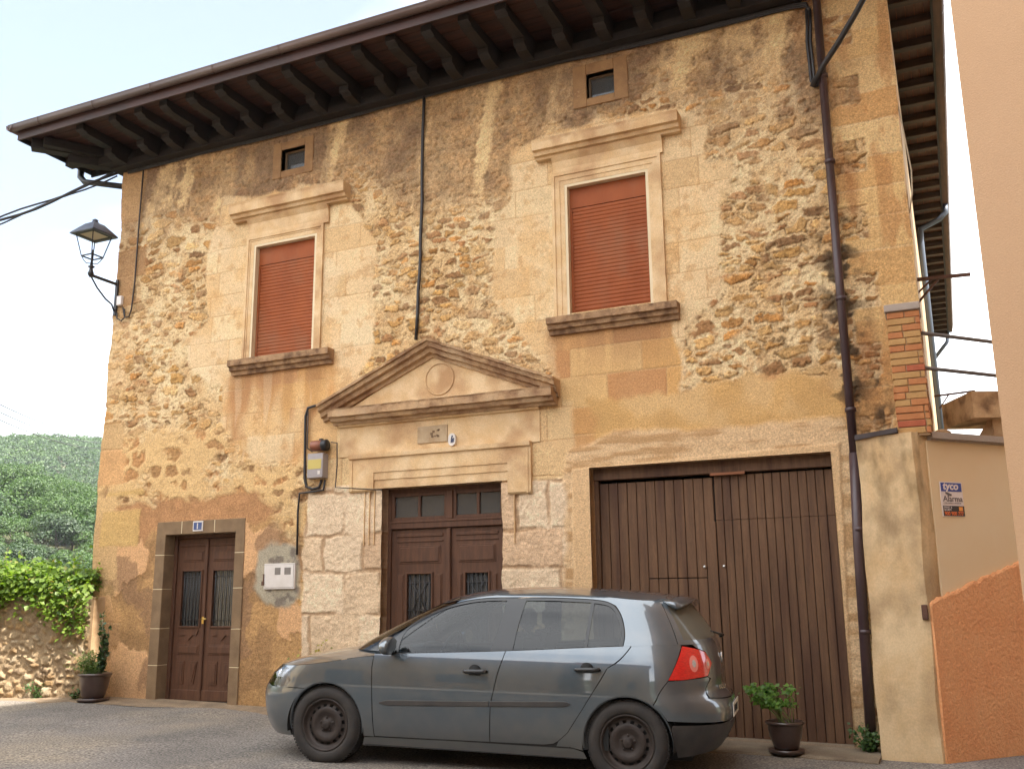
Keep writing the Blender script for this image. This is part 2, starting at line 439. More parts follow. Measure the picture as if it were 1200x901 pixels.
# ------------------------------------------------------------------ facade field
FX0, FX1, FZ0, FZ1, ST = -10.80, -0.10, -0.12, 7.78, 0.0100
xs = np.linspace(FX0, FX1, int(round((FX1 - FX0) / ST)) + 1)
zs = np.linspace(FZ0, FZ1, int(round((FZ1 - FZ0) / ST)) + 1)
NX, NZ = len(xs), len(zs)
X, Z = np.meshgrid(xs, zs)                     # [NZ, NX]
def C3(*c): return np.array(alb(*c))
def lay(base, m, col): return base * (1 - m[..., None]) + col * m[..., None]
n1 = fbm(X * 1.1, Z * 1.1, 5, 1); n2 = fbm(X * 3.3, Z * 3.3, 5, 2); n3 = fbm(X * 9, Z * 9, 4, 3); n4 = fbm(X * 26, Z * 26, 3, 4, 0.6)
nv = fbm(X * 3.0, Z * 0.45, 4, 5)             # vertical streaks
wx = X + 0.10 * (fbm(X * 5, Z * 5, 4, 6) - 0.5) + 0.035 * (n4 - 0.5)
wz = Z + 0.08 * (fbm(X * 5, Z * 5, 4, 7) - 0.5) + 0.035 * (fbm(X * 22, Z * 22, 3, 8) - 0.5)

def cells(wx, wz, cw, ch, seed, jx=0.42, jz=0.36):
    """irregular coursed stones: F1, F2 and the id of the nearest stone"""
    tab = np.random.RandomState(seed).rand(64, 64, 4)
    u = wx / cw; v = wz / ch; v = v + 0.25 * np.sin(u * 0.7) 
    iv = np.floor(v).astype(int); d1 = np.full(u.shape, 9.0); d2 = d1.copy(); idn = np.zeros(u.shape, int)
    for dj in (-1, 0, 1):
        jv = iv + dj; sh = tab[jv & 63, 7, 3] ; us = u + sh; iu = np.floor(us).astype(int)
        for di in (-1, 0, 1):
            ju = iu + di; t = tab[jv & 63, ju & 63]
            wgt = 0.75 + 0.6 * t[..., 2]
            ex = (us - ju - 0.5 - (t[..., 0] - 0.5) * 2 * jx) / wgt; ez = (v - jv - 0.5 - (t[..., 1] - 0.5) * 2 * jz) / wgt
            d = (np.abs(ex) ** 2.6 + np.abs(ez) ** 2.6) ** (1 / 2.6)
            c = ((jv & 63) * 64 + (ju & 63))
            nearer = d < d1
            d2 = np.where(nearer, d1, np.minimum(d2, d)); idn = np.where(nearer, c, idn); d1 = np.where(nearer, d, d1)
    return d1, d2, idn
RT = np.random.RandomState(5).rand(4096, 6)

# mortar ground
col = lay(np.broadcast_to(C3(230, 200, 156), X.shape + (3,)).copy(), sst(0.35, 0.7, n2), C3(216, 180, 132))
col = lay(col, 0.6 * sst(0.5, 0.75, n3), C3(196, 154, 106))
hgt = 0.014 * (n3 - 0.5) + 0.016 * (n4 - 0.5)
# small rubble over the whole wall
pal = np.array([alb(*c) for c in [(190, 144, 88), (172, 126, 76), (198, 152, 92), (160, 118, 78), (212, 166, 108), (178, 128, 84), (152, 114, 78), (202, 144, 82), (190, 150, 98), (220, 180, 126)]])
def rubble(cw, ch, seed, cover, thr):
    d1, d2, idn = cells(wx, wz, cw, ch, seed)
    r = RT[(idn * 7 + seed) & 4095]
    e = (d2 - d1) / 1.0 + 0.30 * (n3 - 0.5) + 0.34 * (n4 - 0.5) - thr - 0.28 * r[..., 1] ** 2
    m = sst(-0.03, 0.09, e) * (r[..., 0] > cover)
    pc = pal[(r[..., 2] * 9.99).astype(int)] * (0.86 + 0.28 * r[..., 3])[..., None]
    pc = pc * (0.68 + 0.64 * n4)[..., None] * (0.80 + 0.40 * n3)[..., None]
    return m, pc, e, r
m1, pc1, e1, r1 = rubble(0.34, 0.130, 21, 0.16, 0.13)
m2, pc2, e2, r2 = rubble(0.19, 0.080, 33, 0.24, 0.13)
sel = sst(0.44, 0.56, fbm(X * 1.6, Z * 1.6, 3, 9))
for (m_, pc_, e_, r_, s_) in ((m2, pc2, e2, r2, sel), (m1, pc1, e1, r1, 1 - sel)):
    w = m_ * s_
    # crevice shade painted as a thin dark line where the stone leaves the mortar
    line = np.exp(-((e_ + 0.015) / 0.040) ** 2) * s_ * (r_[..., 0] > 0.22) * sst(0.35, 0.6, n2)
    col = lay(col, w * (0.62 + 0.38 * sst(0.3, 0.6, n1)), pc_)
    col = col * (1 - 0.48 * line)[..., None]
    hgt = hgt + w * (0.003 + 0.014 * r_[..., 4]) - 0.012 * line
# loose, crumbling look at small scale
pit = sst(0.58, 0.70, fbm(X * 26, Z * 34, 3, 17, 0.6))
col = col * (1 - 0.22 * pit)[..., None]; hgt = hgt - 0.008 * pit

# weathered band of old grey-brown render under the eaves
zt_ = 6.55 + 0.9 * (n1 - 0.5) * 2 + 0.8 * (nv - 0.5) + 0.20 * np.sin(X * 1.7)
topm = sst(-0.25, 0.35, Z - zt_) * np.where(X > -0.75, 0.25, 1.0)
topcol = lay(np.broadcast_to(C3(178, 142, 102), X.shape + (3,)).copy(), sst(0.42, 0.6, 0.6 * nv + 0.4 * n2), C3(140, 110, 84))
topcol = topcol * (0.35 + 1.3 * n4)[..., None] * (0.7 + 0.6 * n3)[..., None]
col = lay(col, topm * 0.80, topcol)
hgt = np.where(topm > 0.5, hgt * 0.7 + 0.016 * (n4 - 0.4), hgt)
# pale runs through it
run = sst(0.56, 0.70, 0.15 * (n4 - 0.5) + 0.2 * (n3 - 0.5) + fbm(X * 2.3 + 0.35 * np.sin(Z * 1.3), Z * 0.35, 4, 23)) * topm
col = lay(col, run * 0.95, C3(232, 196, 146) * (0.85 + 0.3 * n3)[..., None])
# brown-grey drips from the eaves
drip = sst(0.50, 0.72, 0.6 * fbm(X * 2.2, Z * 0.5, 4, 29) + 0.25 * n2 + 0.2 * n4) * sst(5.9, 7.2, Z)
col = lay(col, drip * 0.65, C3(132, 106, 84) * (0.8 + 0.4 * n4)[..., None])

def edge(poly, soft=0.05, rag=0.10, sd=31):
    return sst(-soft, soft, poly_sd(X, Z, pxpoly(poly)) + rag * (fbm(X * 4.5, Z * 4.5, 4, sd) - 0.5) * 2)
def ashlar(seed, hmin, hmax, wmin, wmax, cols, joint=0.008, jcol=(165, 128, 86), jag=0.012, z0=FZ0, missing=0.0):
    rr = np.random.RandomState(seed); h = [z0 - 0.01]
    while h[-1] < FZ1 + 0.1: h.append(h[-1] + rr.uniform(hmin, hmax))
    h = np.array(h); zz = Z + jag * (n2 - 0.5) * 2; xx = X + jag * (fbm(X * 3.5, Z * 3.5, 3, seed) - 0.5) * 2
    row = np.clip(np.searchsorted(h, zz) - 1, 0, len(h) - 2)
    dz = np.minimum(zz - h[row], h[row + 1] - zz)
    idn = np.zeros(X.shape, int); dx = np.full(X.shape, 9.0)
    for r_ in range(len(h) - 1):
        b = [FX0 - rr.uniform(0.2, 0.8)]
        while b[-1] < FX1 + 1: b.append(b[-1] + rr.uniform(wmin, wmax))
        b = np.array(b); mk = row == r_
        q = np.clip(np.searchsorted(b, xx[mk]) - 1, 0, len(b) - 2)
        dx[mk] = np.minimum(xx[mk] - b[q], b[q + 1] - xx[mk]); idn[mk] = r_ * 97 + q
    rnd = RT[(idn * 13 + seed) & 4095]
    cc = np.array([alb(*c) for c in cols])[(rnd[..., 0] * (len(cols) - 0.01)).astype(int)] * (0.965 + 0.07 * rnd[..., 1])[..., None]
    cc = cc * (0.86 + 0.28 * n2)[..., None] * (0.93 + 0.14 * n4)[..., None]
    d = np.minimum(dx, dz); d = d + 0.35 * joint * (n4 - 0.5)
    jm = 1 - sst(joint * 0.5, joint * 1.6, d)
    vis = sst(0.30, 0.5, fbm(X * 2, Z * 2, 3, seed + 3))
    cc = lay(cc, jm * (0.08 + 0.52 * vis), np.array(alb(*jcol)))
    return cc, -0.006 * jm * vis, rnd, d
def put(m, cc, hh, keep=0.15):
    global col, hgt
    col = lay(col, m, cc); hgt = hgt * (1 - m * (1 - keep)) + hh * m

cream = [(230, 198, 154), (227, 193, 147), (232, 202, 158), (223, 186, 138), (229, 196, 152)]
aA, hA, rA, _ = ashlar(51, 0.28, 0.46, 0.55, 1.15, cream, 0.005, (190, 148, 102), 0.008)
mL = edge([(262, 232), (256, 262), (243, 300), (241, 330), (245, 375), (222, 398), (222, 430), (241, 445), (262, 452), (262, 500), (300, 545), (350, 545), (395, 520), (395, 470), (430, 430), (440, 400), (434, 330), (443, 286), (427, 262), (405, 225), (370, 215), (300, 232)], 0.03, 0.07)
mR = edge([(598, 175), (602, 235), (578, 256), (578, 352), (605, 375), (612, 392), (650, 440), (650, 520), (700, 540), (790, 530), (800, 460), (800, 400), (822, 362), (842, 345), (845, 280), (845, 225), (857, 222), (857, 190), (826, 195), (826, 138), (790, 128), (700, 142), (620, 165)], 0.03, 0.07)
mB = edge([(362, 500), (372, 480), (640, 465), (672, 470), (672, 560), (640, 700), (440, 720), (380, 600)], 0.04, 0.06)
put(np.clip(np.maximum(mL, mR), 0, 1), aA, hA + 0.004)
mLR = np.maximum(mL, mR)
col = lay(col, 0.60 * sst(0.50, 0.68, 0.6 * n2 + 0.4 * nv) * mLR, C3(214, 170, 116))
col = lay(col, 0.40 * sst(0.56, 0.72, n1) * mLR, C3(236, 210, 174))
col = lay(col, 0.45 * sst(0.62, 0.72, n3) * mLR, C3(196, 150, 100))
# warm stained blocks between the right window and the garage
aB, hB, rB, dB = ashlar(57, 0.30, 0.36, 0.5, 0.95, [(210, 160, 98), (204, 150, 92), (190, 136, 88), (216, 174, 118), (200, 150, 98)], 0.007, (196, 158, 110), 0.010)
mS = edge([(645, 385), (790, 378), (800, 470), (900, 440), (990, 448), (1002, 520), (690, 545), (655, 520)], 0.04, 0.10, 37)
put(mS * 0.9, aB, hB)
mP = edge([(690, 470), (800, 458), (880, 440), (985, 436), (1000, 500), (850, 508), (700, 520)], 0.05, 0.10, 41)
put(mP, C3(208, 164, 106) * (0.84 + 0.32 * n2)[..., None], 0.004 * n2)
put(mP * sst(0.55, 0.66, n1) * 0.6, C3(222, 184, 134) * (0.9 + 0.2 * n3)[..., None], 0.004 * n2)
# warm stain below the left window
mW = edge([(262, 440), (395, 420), (400, 500), (370, 545), (262, 545)], 0.10, 0.15, 43)
put(mW * 0.85 * sst(0.40, 0.58, n1 * 0.5 + nv * 0.5), aB, hB)
col = lay(col, 0.55 * sst(0.66, 0.72, nv) * mW, C3(230, 200, 160))
# deep weather stains under both sills
for (a, b, zt) in ((-8.6, -7.05, 4.4), (-4.0, -2.5, 4.4)):
    s = sst(a - 0.1, a + 0.1, X) * (1 - sst(b - 0.1, b + 0.1, X)) * sst(zt - 0.9, zt, Z) * (Z < zt + 0.02)
    col = lay(col, s * 0.6 * sst(0.42, 0.6, nv), C3(166, 122, 86))
# big stones in smeared mortar, left half, between the storeys
bx1, bx2, bid = cells(wx + 0.10 * (n2 - 0.5), wz + 0.10 * (n3 - .5), 0.34, 0.20, 77, 0.42, 0.36)
rb = RT[(bid * 5 + 3) & 4095]
eb = (bx2 - bx1) + 0.26 * (n3 - 0.5) + 0.34 * (n2 - 0.5) - 0.20 - 0.22 * rb[..., 1]
mz = edge([(100, 512), (250, 500), (310, 545), (365, 545), (362, 640), (300, 605), (160, 640), (104, 700)], 0.10, 0.14, 47)
cs = C3(216, 178, 126) * (0.86 + 0.28 * n2)[..., None]
put(mz * sst(0.30, 0.50, 0.5 * n2 + 0.5 * n1), cs, 0.008 * n3)
bm_ = sst(-0.05, 0.22, eb + 0.25 * (n4 - 0.5)) * (rb[..., 0] > 0.20) * mz * sst(0.25, 0.5, n3)
bc = np.array([alb(*c) for c in [(160, 116, 74), (142, 104, 70), (172, 126, 80), (180, 128, 82)]])[(rb[..., 2] * 3.99).astype(int)]
col = lay(col, bm_ * 0.80, bc * (0.6 + 0.8 * n4)[..., None]); hgt = hgt + bm_ * (0.022 * (n4 - 0.5) - 0.002) + 0.010 * mz * (1 - bm_)
# lower left: patched ochre render, pink lime patches, a few blocks
mO = edge([(95, 640), (150, 640), (168, 606), (300, 598), (352, 640), (352, 700), (378, 740), (450, 760), (450, 901), (80, 901)], 0.07, 0.14, 53)
oc = lay(np.broadcast_to(C3(188, 146, 98), X.shape + (3,)).copy(), sst(0.38, 0.62, n2), C3(164, 126, 86))
oc = oc * (0.80 + 0.40 * n4)[..., None]
put(mO, oc, 0.006 * (n3 - 0.5) + 0.004)
pk = sst(0.53, 0.57, fbm(X * 1.9, Z * 1.5, 5, 61)) * mO
put(pk, C3(216, 168, 122) * (0.88 + 0.24 * n2)[..., None], 0.010 + 0.004 * n3)
dk = sst(0.60, 0.66, fbm(X * 2.3, Z * 2.3, 5, 63)) * mO
col = lay(col, dk * 0.7, C3(146, 112, 84) * (0.8 + 0.4 * n4)[..., None])
mX = edge([(138, 596), (205, 586), (300, 575), (330, 600), (300, 612), (190, 618), (168, 640), (160, 620)], 0.05, 0.10, 59)
put(mX, C3(184, 136, 94) * (0.8 + 0.4 * n3)[..., None], 0.006 * n3)
# corner stones, left
aQ, hQ, rQ, dQ = ashlar(71, 0.34, 0.52, 3.0, 3.1, [(204, 166, 118), (192, 152, 108), (214, 176, 124), (176, 136, 96), (208, 160, 110)], 0.012, (186, 146, 104), 0.02)
wq = 0.30 + 0.30 * ((RT[((Z / 0.43).astype(int) * 31) & 4095][..., 2]))
mQ = sst(-0.04, 0.02, wq - (X - FX0) + 0.06 * (n3 - 0.5)) * (0.35 + 0.65 * (RT[((Z / 0.43).astype(int) * 17 + 5) & 4095][..., 1] > 0.25))
put(mQ * 0.92, aQ, hQ + 0.010)
for pl in ([(126, 612 - 30), (168, 612 - 34), (168, 574), (128, 578)], [(122, 600), (166, 596), (162, 640), (118, 640)]):
    put(edge(pl, 0.02, 0.03, 67) * 0.9, C3(206, 168, 108) * (0.92 + 0.16 * n3)[..., None], 0.012)
# corner stones, right, stained by running water
aR, hR, rR, dR = ashlar(83, 0.30, 0.40, 3.0, 3.1, [(222, 182, 126), (212, 168, 112), (226, 190, 138), (204, 158, 104)], 0.010, (224, 192, 146), 0.012)
par = ((Z + 0.12) / 0.36).astype(int)
wq = np.where(par % 2 == 0, 0.36, 0.62) + 0.06 * (RT[(par * 29) & 4095][..., 0] - 0.5)
mQ = sst(-0.015, 0.015, wq - (FX1 - X) + 0.04 * (n3 - 0.5)) * (Z > 2.9)
put(mQ * 0.95, aR, hR + 0.012)
st_ = sst(0.50, 0.66, fbm(X * 7, Z * 2.2, 4, 87)) * sst(-1.5, -0.2, X)
col = lay(col, st_ * 0.55, C3(182, 126, 76)); 
st_ = np.exp(-((X + 0.62) / 0.10) ** 2) * sst(2.9, 3.6, Z) * sst(0.42, 0.56, fbm(X * 3, Z * 1.4, 3, 89))
col = lay(col, st_ * 0.6, C3(160, 104, 62))
# black lichen along the downpipe
bl = np.exp(-((X + 0.80) / 0.20) ** 2) * sst(2.9, 3.5, Z) * (1 - sst(4.8, 5.6, Z)) * sst(0.50, 0.60, fbm(X * 6, Z * 9, 4, 91))
bl = np.maximum(bl, np.exp(-((X + 0.50) / 0.13) ** 2) * (np.exp(-((Z - 3.12) / 0.10) ** 2) + np.exp(-((Z - 3.42) / 0.08) ** 2)) * sst(0.42, 0.54, fbm(X * 9, Z * 7, 4, 93)))
col = lay(col, np.clip(bl * 1.2, 0, 1) * 0.85, C3(62, 50, 40))
# dressed blocks either side of the main door
cE, hE, rE, dE = ashlar(95, 0.30, 0.56, 0.38, 0.80, [(228, 200, 168), (222, 192, 158), (230, 202, 170), (212, 178, 144)], 0.020, (160, 122, 84), 0.055, z0=0.02)
mD = np.maximum(edge([(362, 572), (452, 566), (450, 770), (352, 790), (356, 650)], 0.02, 0.05, 97), edge([(586, 566), (668, 560), (672, 720), (586, 720)], 0.02, 0.05, 99))
put(mD, cE * (0.86 + 0.28 * n4)[..., None], hE * 2.2 + 0.014 * n3 + 0.008 * n4)
# stone of the portal
put(mB * (1 - mD), aA * np.array([0.93, 0.86, 0.78]) * (0.9 + 0.2 * n3)[..., None], hA)
# grey cement round the meter hatch
mG = edge([(304, 645), (318, 636), (350, 640), (352, 700), (340, 712), (312, 710), (300, 690)], 0.04, 0.07, 101)
put(mG, C3(176, 164, 142) * (0.82 + 0.36 * n2)[..., None], 0.014 + 0.004 * n2)
put(mG * sst(0.55, 0.7, n1 * 0.4 + n3 * 0.6), C3(128, 116, 104)[None, None, :] * np.ones(X.shape + (1,)), 0.014 + 0.004 * n2)
# smeared lime plaster over the garage head and its smooth frame
mT = edge([(662, 560), (668, 528), (720, 506), (850, 500), (990, 488), (1006, 530), (1024, 901), (665, 901)], 0.04, 0.06, 103)
brush = fbm(X * 2.2, Z * 14, 4, 105)
put(mT, lay(np.broadcast_to(C3(220, 184, 142), X.shape + (3,)).copy(), sst(0.45, 0.65, brush), C3(192, 152, 108)), 0.006 + 0.010 * brush)
mF = sst(-0.012, 0.012, poly_sd(X, Z, pxpoly([(671, 550), (984, 519), (1003, 901), (676, 901)])) + 0.012 * (n2 - 0.5))
put(mF, C3(220, 182, 138) * (0.93 + 0.14 * n2)[..., None], 0.020 + 0.003 * n2)
# wall colour darkens towards the foot
lowdark = (1 - sst(0.0, 0.5, Z - 0.1 - 0.3 * n1)) 
col = col * (1 - 0.22 * lowdark)[..., None]
wn_ = RNG.rand(*X.shape); wn_ = 0.6 * wn_ + 0.2 * (np.roll(wn_, 1, 0) + np.roll(wn_, 1, 1))
smooth_ = np.clip(np.maximum.reduce([mL, mR, mP, mF, mG, mD]), 0, 1)
col = col * (1 + (wn_ - 0.5) * (0.50 - 0.36 * smooth_))[..., None]
col = np.clip(col * 1.30 * np.array([0.99, 1.015, 0.99]), 0.01, 0.66)

HOLES = {}
def hole(key, x0, x1, z0, z1):
    i0 = int(round((x0 - FX0) / (FX1 - FX0) * (NX - 1))); i1 = int(round((x1 - FX0) / (FX1 - FX0) * (NX - 1)))
    j0 = int(round((z0 - FZ0) / (FZ1 - FZ0) * (NZ - 1))); j1 = int(round((z1 - FZ0) / (FZ1 - FZ0) * (NZ - 1)))
    j0 = max(j0, 0); HOLES[key] = (i0, i1, j0, j1); return xs[i0], xs[i1], zs[j0], zs[j1]
WR = hole('wr', AX(662, 217), AX(759.5, 201), 4.56, AZ(662, 217))
WL = hole('wl', AX(299, 288), AX(372, 275), 4.56, AZ(299, 288))
SR = hole('sr', AX(687, 88), AX(719, 81), AZ(688, 116), AZ(688, 88))
SL = hole('sl', AX(331, 177), AX(358, 170), AZ(331, 201), AZ(331, 177))
DC = hole('dc', AX(448, 573), AX(588, 563), -0.1, AZ(448, 573))
GD = hole('gd', AX(691, 551), AX(973, 529), -0.1, AZ(973, 529))
DL = hole('dl', AX(194, 640), AX(278, 622), -0.1, AZ(278, 622))

Yv = 9.80 - hgt
XX = X.copy()
edge_l = np.exp(-(X - FX0) / 0.15); XX = XX - edge_l * 0.05 * (fbm(Z * 2.2, Z * 0 + 3.3, 4, 107) - 0.5) * 2
edge_r = np.exp(-(FX1 - X) / 0.12); XX = XX + edge_r * 0.03 * (fbm(Z * 2.6, Z * 0 + 9.3, 4, 109) - 0.5) * 2
rag = np.exp(-np.abs(X - DC[1]) / 0.08) * (X >= DC[1] - 0.01) * (Z < 2.4)
XX = XX + rag * 0.05 * (fbm(Z * 5, Z * 0 + 5.3, 3, 111) - 0.35)
V = np.stack([XX, Yv, Z], -1).reshape(-1, 3)
VC = np.concatenate([col, np.ones(X.shape + (1,))], -1).reshape(-1, 4)
qm = np.ones((NZ - 1, NX - 1), bool)
for (i0, i1, j0, j1) in HOLES.values(): qm[j0:j1, i0:i1] = False
jj, ii = np.nonzero(qm)
a = jj * NX + ii
Q = np.stack([a, a + 1, a + NX + 1, a + NX], -1)
extraV = []; extraC = []; extraQ = []; nb = len(V)
def rim(loop, depth=0.36):
    global nb
    k0 = nb; idx = np.array(loop)
    for dd in (0.5, 1.0):
        p = V[idx].copy(); p[:, 1] = p[:, 1] + (9.8 + depth - p[:, 1]) * dd
        extraV.append(p); extraC.append(VC[idx]); nb += len(idx)
    rows = [idx, np.arange(k0, k0 + len(idx)), np.arange(k0 + len(idx), k0 + 2 * len(idx))]
    for r in range(2):
        extraQ.append(np.stack([rows[r][:-1], rows[r][1:], rows[r + 1][1:], rows[r + 1][:-1]], -1))
for (i0, i1, j0, j1) in HOLES.values():
    lp = [j * NX + i0 for j in range(j0, j1 + 1)] + [j1 * NX + i for i in range(i0 + 1, i1 + 1)] + [j * NX + i1 for j in range(j1 - 1, j0 - 1, -1)]
    if j0 > 0: lp += [j0 * NX + i for i in range(i1 - 1, i0 - 1, -1)]
    rim(lp)
rim([j * NX for j in range(NZ)], 0.5); rim([j * NX + NX - 1 for j in range(NZ)], 0.5)
V = np.concatenate([V] + extraV); VC = np.concatenate([VC] + extraC); Q = np.concatenate([Q] + extraQ)

HOUSE = empty('stone_house', (-5.5, 9.8, 0.0), 'two storey rubble stone house with brown roller shutters and deep timber eaves', 'house')
me = bpy.data.meshes.new('wall')
me.vertices.add(len(V)); me.vertices.foreach_set('co', (V - np.array([-5.5, 9.8, 0.0])).astype(np.float32).ravel())
me.loops.add(len(Q) * 4); me.loops.foreach_set('vertex_index', Q.astype(np.int32).ravel())
me.polygons.add(len(Q)); me.polygons.foreach_set('loop_start', np.arange(0, len(Q) * 4, 4, dtype=np.int32))
me.polygons.foreach_set('use_smooth', np.ones(len(Q), bool))
me.update(calc_edges=True)
ca = me.color_attributes.new('stone_colour', 'FLOAT_COLOR', 'POINT')
ca.data.foreach_set('color', VC.astype(np.float32).ravel())
m = bpy.data.materials.new('rubble_wall'); m.use_nodes = True; nt = m.node_tree; b = nt.nodes['Principled BSDF']
b.inputs['Roughness'].default_value = 0.92; b.inputs['Specular IOR Level'].default_value = 0.25
at_ = nt.nodes.new('ShaderNodeAttribute'); at_.attribute_name = 'stone_colour'
tcn = nt.nodes.new('ShaderNodeTexCoord')
nA = nt.nodes.new('ShaderNodeTexNoise'); nA.inputs['Scale'].default_value = 70; nA.inputs['Detail'].default_value = 5; nA.inputs['Roughness'].default_value = 0.7
mr = nt.nodes.new('ShaderNodeMapRange'); mr.inputs['From Min'].default_value = 0.3; mr.inputs['From Max'].default_value = 0.7
mr.inputs['To Min'].default_value = 0.66; mr.inputs['To Max'].default_value = 1.34
mxn = nt.nodes.new('ShaderNodeMix'); mxn.data_type = 'RGBA'; mxn.blend_type = 'MULTIPLY'; mxn.inputs[0].default_value = 1
nt.links.new(tcn.outputs['Object'], nA.inputs['Vector']); nt.links.new(nA.outputs['Fac'], mr.inputs['Value'])
nt.links.new(at_.outputs['Color'], mxn.inputs[6]); nt.links.new(mr.outputs[0], mxn.inputs[7]); nt.links.new(mxn.outputs[2], b.inputs['Base Color'])
nB = nt.nodes.new('ShaderNodeTexNoise'); nB.inputs['Scale'].default_value = 38; nB.inputs['Detail'].default_value = 7; nB.inputs['Roughness'].default_value = 0.7
nt.links.new(tcn.outputs['Object'], nB.inputs['Vector'])
bp = nt.nodes.new('ShaderNodeBump'); bp.inputs['Strength'].default_value = 0.9; bp.inputs['Distance'].default_value = 0.012
nt.links.new(nB.outputs['Fac'], bp.inputs['Height']); nt.links.new(bp.outputs[0], b.inputs['Normal'])
me.materials.append(m); MATS['rubble_wall'] = m
wall = bpy.data.objects.new('wall', me); COL.objects.link(wall); wall.parent = HOUSE
del V, VC, Q, X, Z, XX, Yv, col, hgt
# ------------------------------------------------------------------ rest of the shell
s = MB()
s.box(-10.74, -10.3, 10.05, 26.4, -0.3, 7.74)      # left flank
s.box(-0.52, -0.10, 10.2, 26.4, -0.3, 7.74)      # right flank
s.box(-10.3, -0.52, 26.0, 26.4, -0.3, 7.74)
s.build('side_walls', mat('side_render', alb(226, 196, 152), 0.9, alb(200, 168, 126), 2.0, 6, bump=0.3, speck=0.08), HOUSE)
s = MB(); s.box(-10.3, -0.52, 10.5, 10.6, -0.1, 7.7); s.build('inner_partition', mat('dark_room', (0.03, 0.03, 0.03), 0.9), HOUSE)

# ------------------------------------------------------------------ eaves and roof
GX0, GX1, GY0, GY1 = -11.85, 0.45, 8.65, 26.9
EV = MB()
# wall plate above the masonry
EV.exx([(9.62, 7.70), (9.62, 7.80), (9.70, 7.98), (10.1, 7.98), (10.1, 7.70)], -10.92, -0.02, 0.25, 0.006)
EV.build('wall_plate', 'dark_timber', HOUSE)
def corbel(mb, x, y_out, y_in, flip=1):
    """carved double bracket carried out from the wall"""
    w = 0.068
    for (ya, za, zb, yi) in ((y_out, 7.86, 8.00, y_in), (y_out + 0.52, 7.73, 7.86, y_in)):
        P = [(ya, zb - 0.005), (ya, za + 0.055), (ya + 0.03, za + 0.03), (ya + 0.05, za + 0.045), (ya + 0.09, za + 0.01), (ya + 0.16, za), (yi, za - 0.01), (yi, zb - 0.005)]
        mb.exx(P, x - w, x + w, 0.07, 0.0)
cx = [-10.71, -10.09, -9.62, -9.17, -8.71, -8.22, -7.69, -7.15, -6.63, -6.10, -5.62, -5.13, -4.64, -4.17, -3.68, -3.18, -2.70, -2.2, -1.7, -1.2, -0.7, -0.2]
for x in cx:
    c = MB(); corbel(c, x + 0.07, 8.80, 9.72); c.build('corbel', 'dark_timber', HOUSE)
# left flank brackets (turned) and the diagonal one at the hip
for i in range(1):
    y = 9.55 + i * 0.52
    c = MB()
    for (xa, za, zb) in ((GX0 + 0.15, 7.86, 8.0), (GX0 + 0.67, 7.73, 7.86)):
        c.bar((xa, y, (za + zb) / 2), (-10.7, y, (za + zb) / 2), 0.13, zb - za - 0.01)
    c.build('corbel', 'dark_timber', HOUSE)
c = MB(); c.bar((-11.65, 8.85, 7.92), (-10.6, 10.0, 7.92), 0.15, 0.15); c.bar((-11.35, 9.25, 7.79), (-10.6, 10.0, 7.79), 0.15, 0.12)
for k in (0.35, 0.62): c.bar((-10.7, 9.9, 7.92), (-11.8 + k * 0.62, 8.86, 7.92), 0.11, 0.12)
c.build('hip_bracket', 'dark_timber', HOUSE)
# soffit boards: front (lengthwise), with joints
so_ = MB(); y = 8.72
while y < 9.95:
    so_.box(-11.74 + (y - 8.7) * 0.0, 0.42, y, y + 0.083, 8.005 + 0.004 * (int(y * 12) % 2), 8.03); y += 0.088
so_.build('soffit', 'soffit_board', HOUSE)
so_ = MB(); x = GX0 + 0.07
x = -11.74
while x < -10.6:
    so_.box(x, x + 0.083, 9.96, 10.02, 8.006, 8.031); x += 0.088
so_.build('side_soffit', 'side_soffit_board', HOUSE); so_ = MB()
x = -0.12
while x < GX1 - 0.05:
    so_.box(x, x + 0.092, 9.96, 26.75, 8.006, 8.031); x += 0.097
so_.build('side_soffit', 'side_soffit_board', HOUSE)
for i in range(34):
    y = 9.62 + i * 0.51
    c = MB(); c.box(-0.2, 0.33, y - 0.055, y + 0.055, 7.90, 8.00, 0.006)
    c.build('rafter_end', mat('side_rafter', alb(92, 70, 54), 0.75, alb(64, 48, 38), 3.0, 5, bump=0.3, stretch=(1, 6, 6)) if i == 0 else 'side_rafter', HOUSE)
fb = MB()
fb.box(-11.76, 0.36, 8.695, 8.72, 7.945, 8.10); fb.build('fascia', 'fascia_board', HOUSE)
fb = MB(); fb.box(-11.765, -11.745, 8.722, 10.02, 7.945, 8.09); fb.box(-11.74, -10.8, 10.0, 10.02, 7.90, 8.045); fb.build('fascia', 'dark_timber', HOUSE); fb = MB(); fb.box(0.335, 0.36, 8.72, 26.8, 7.905, 8.04)
fb.build('fascia', 'dark_timber', HOUSE)
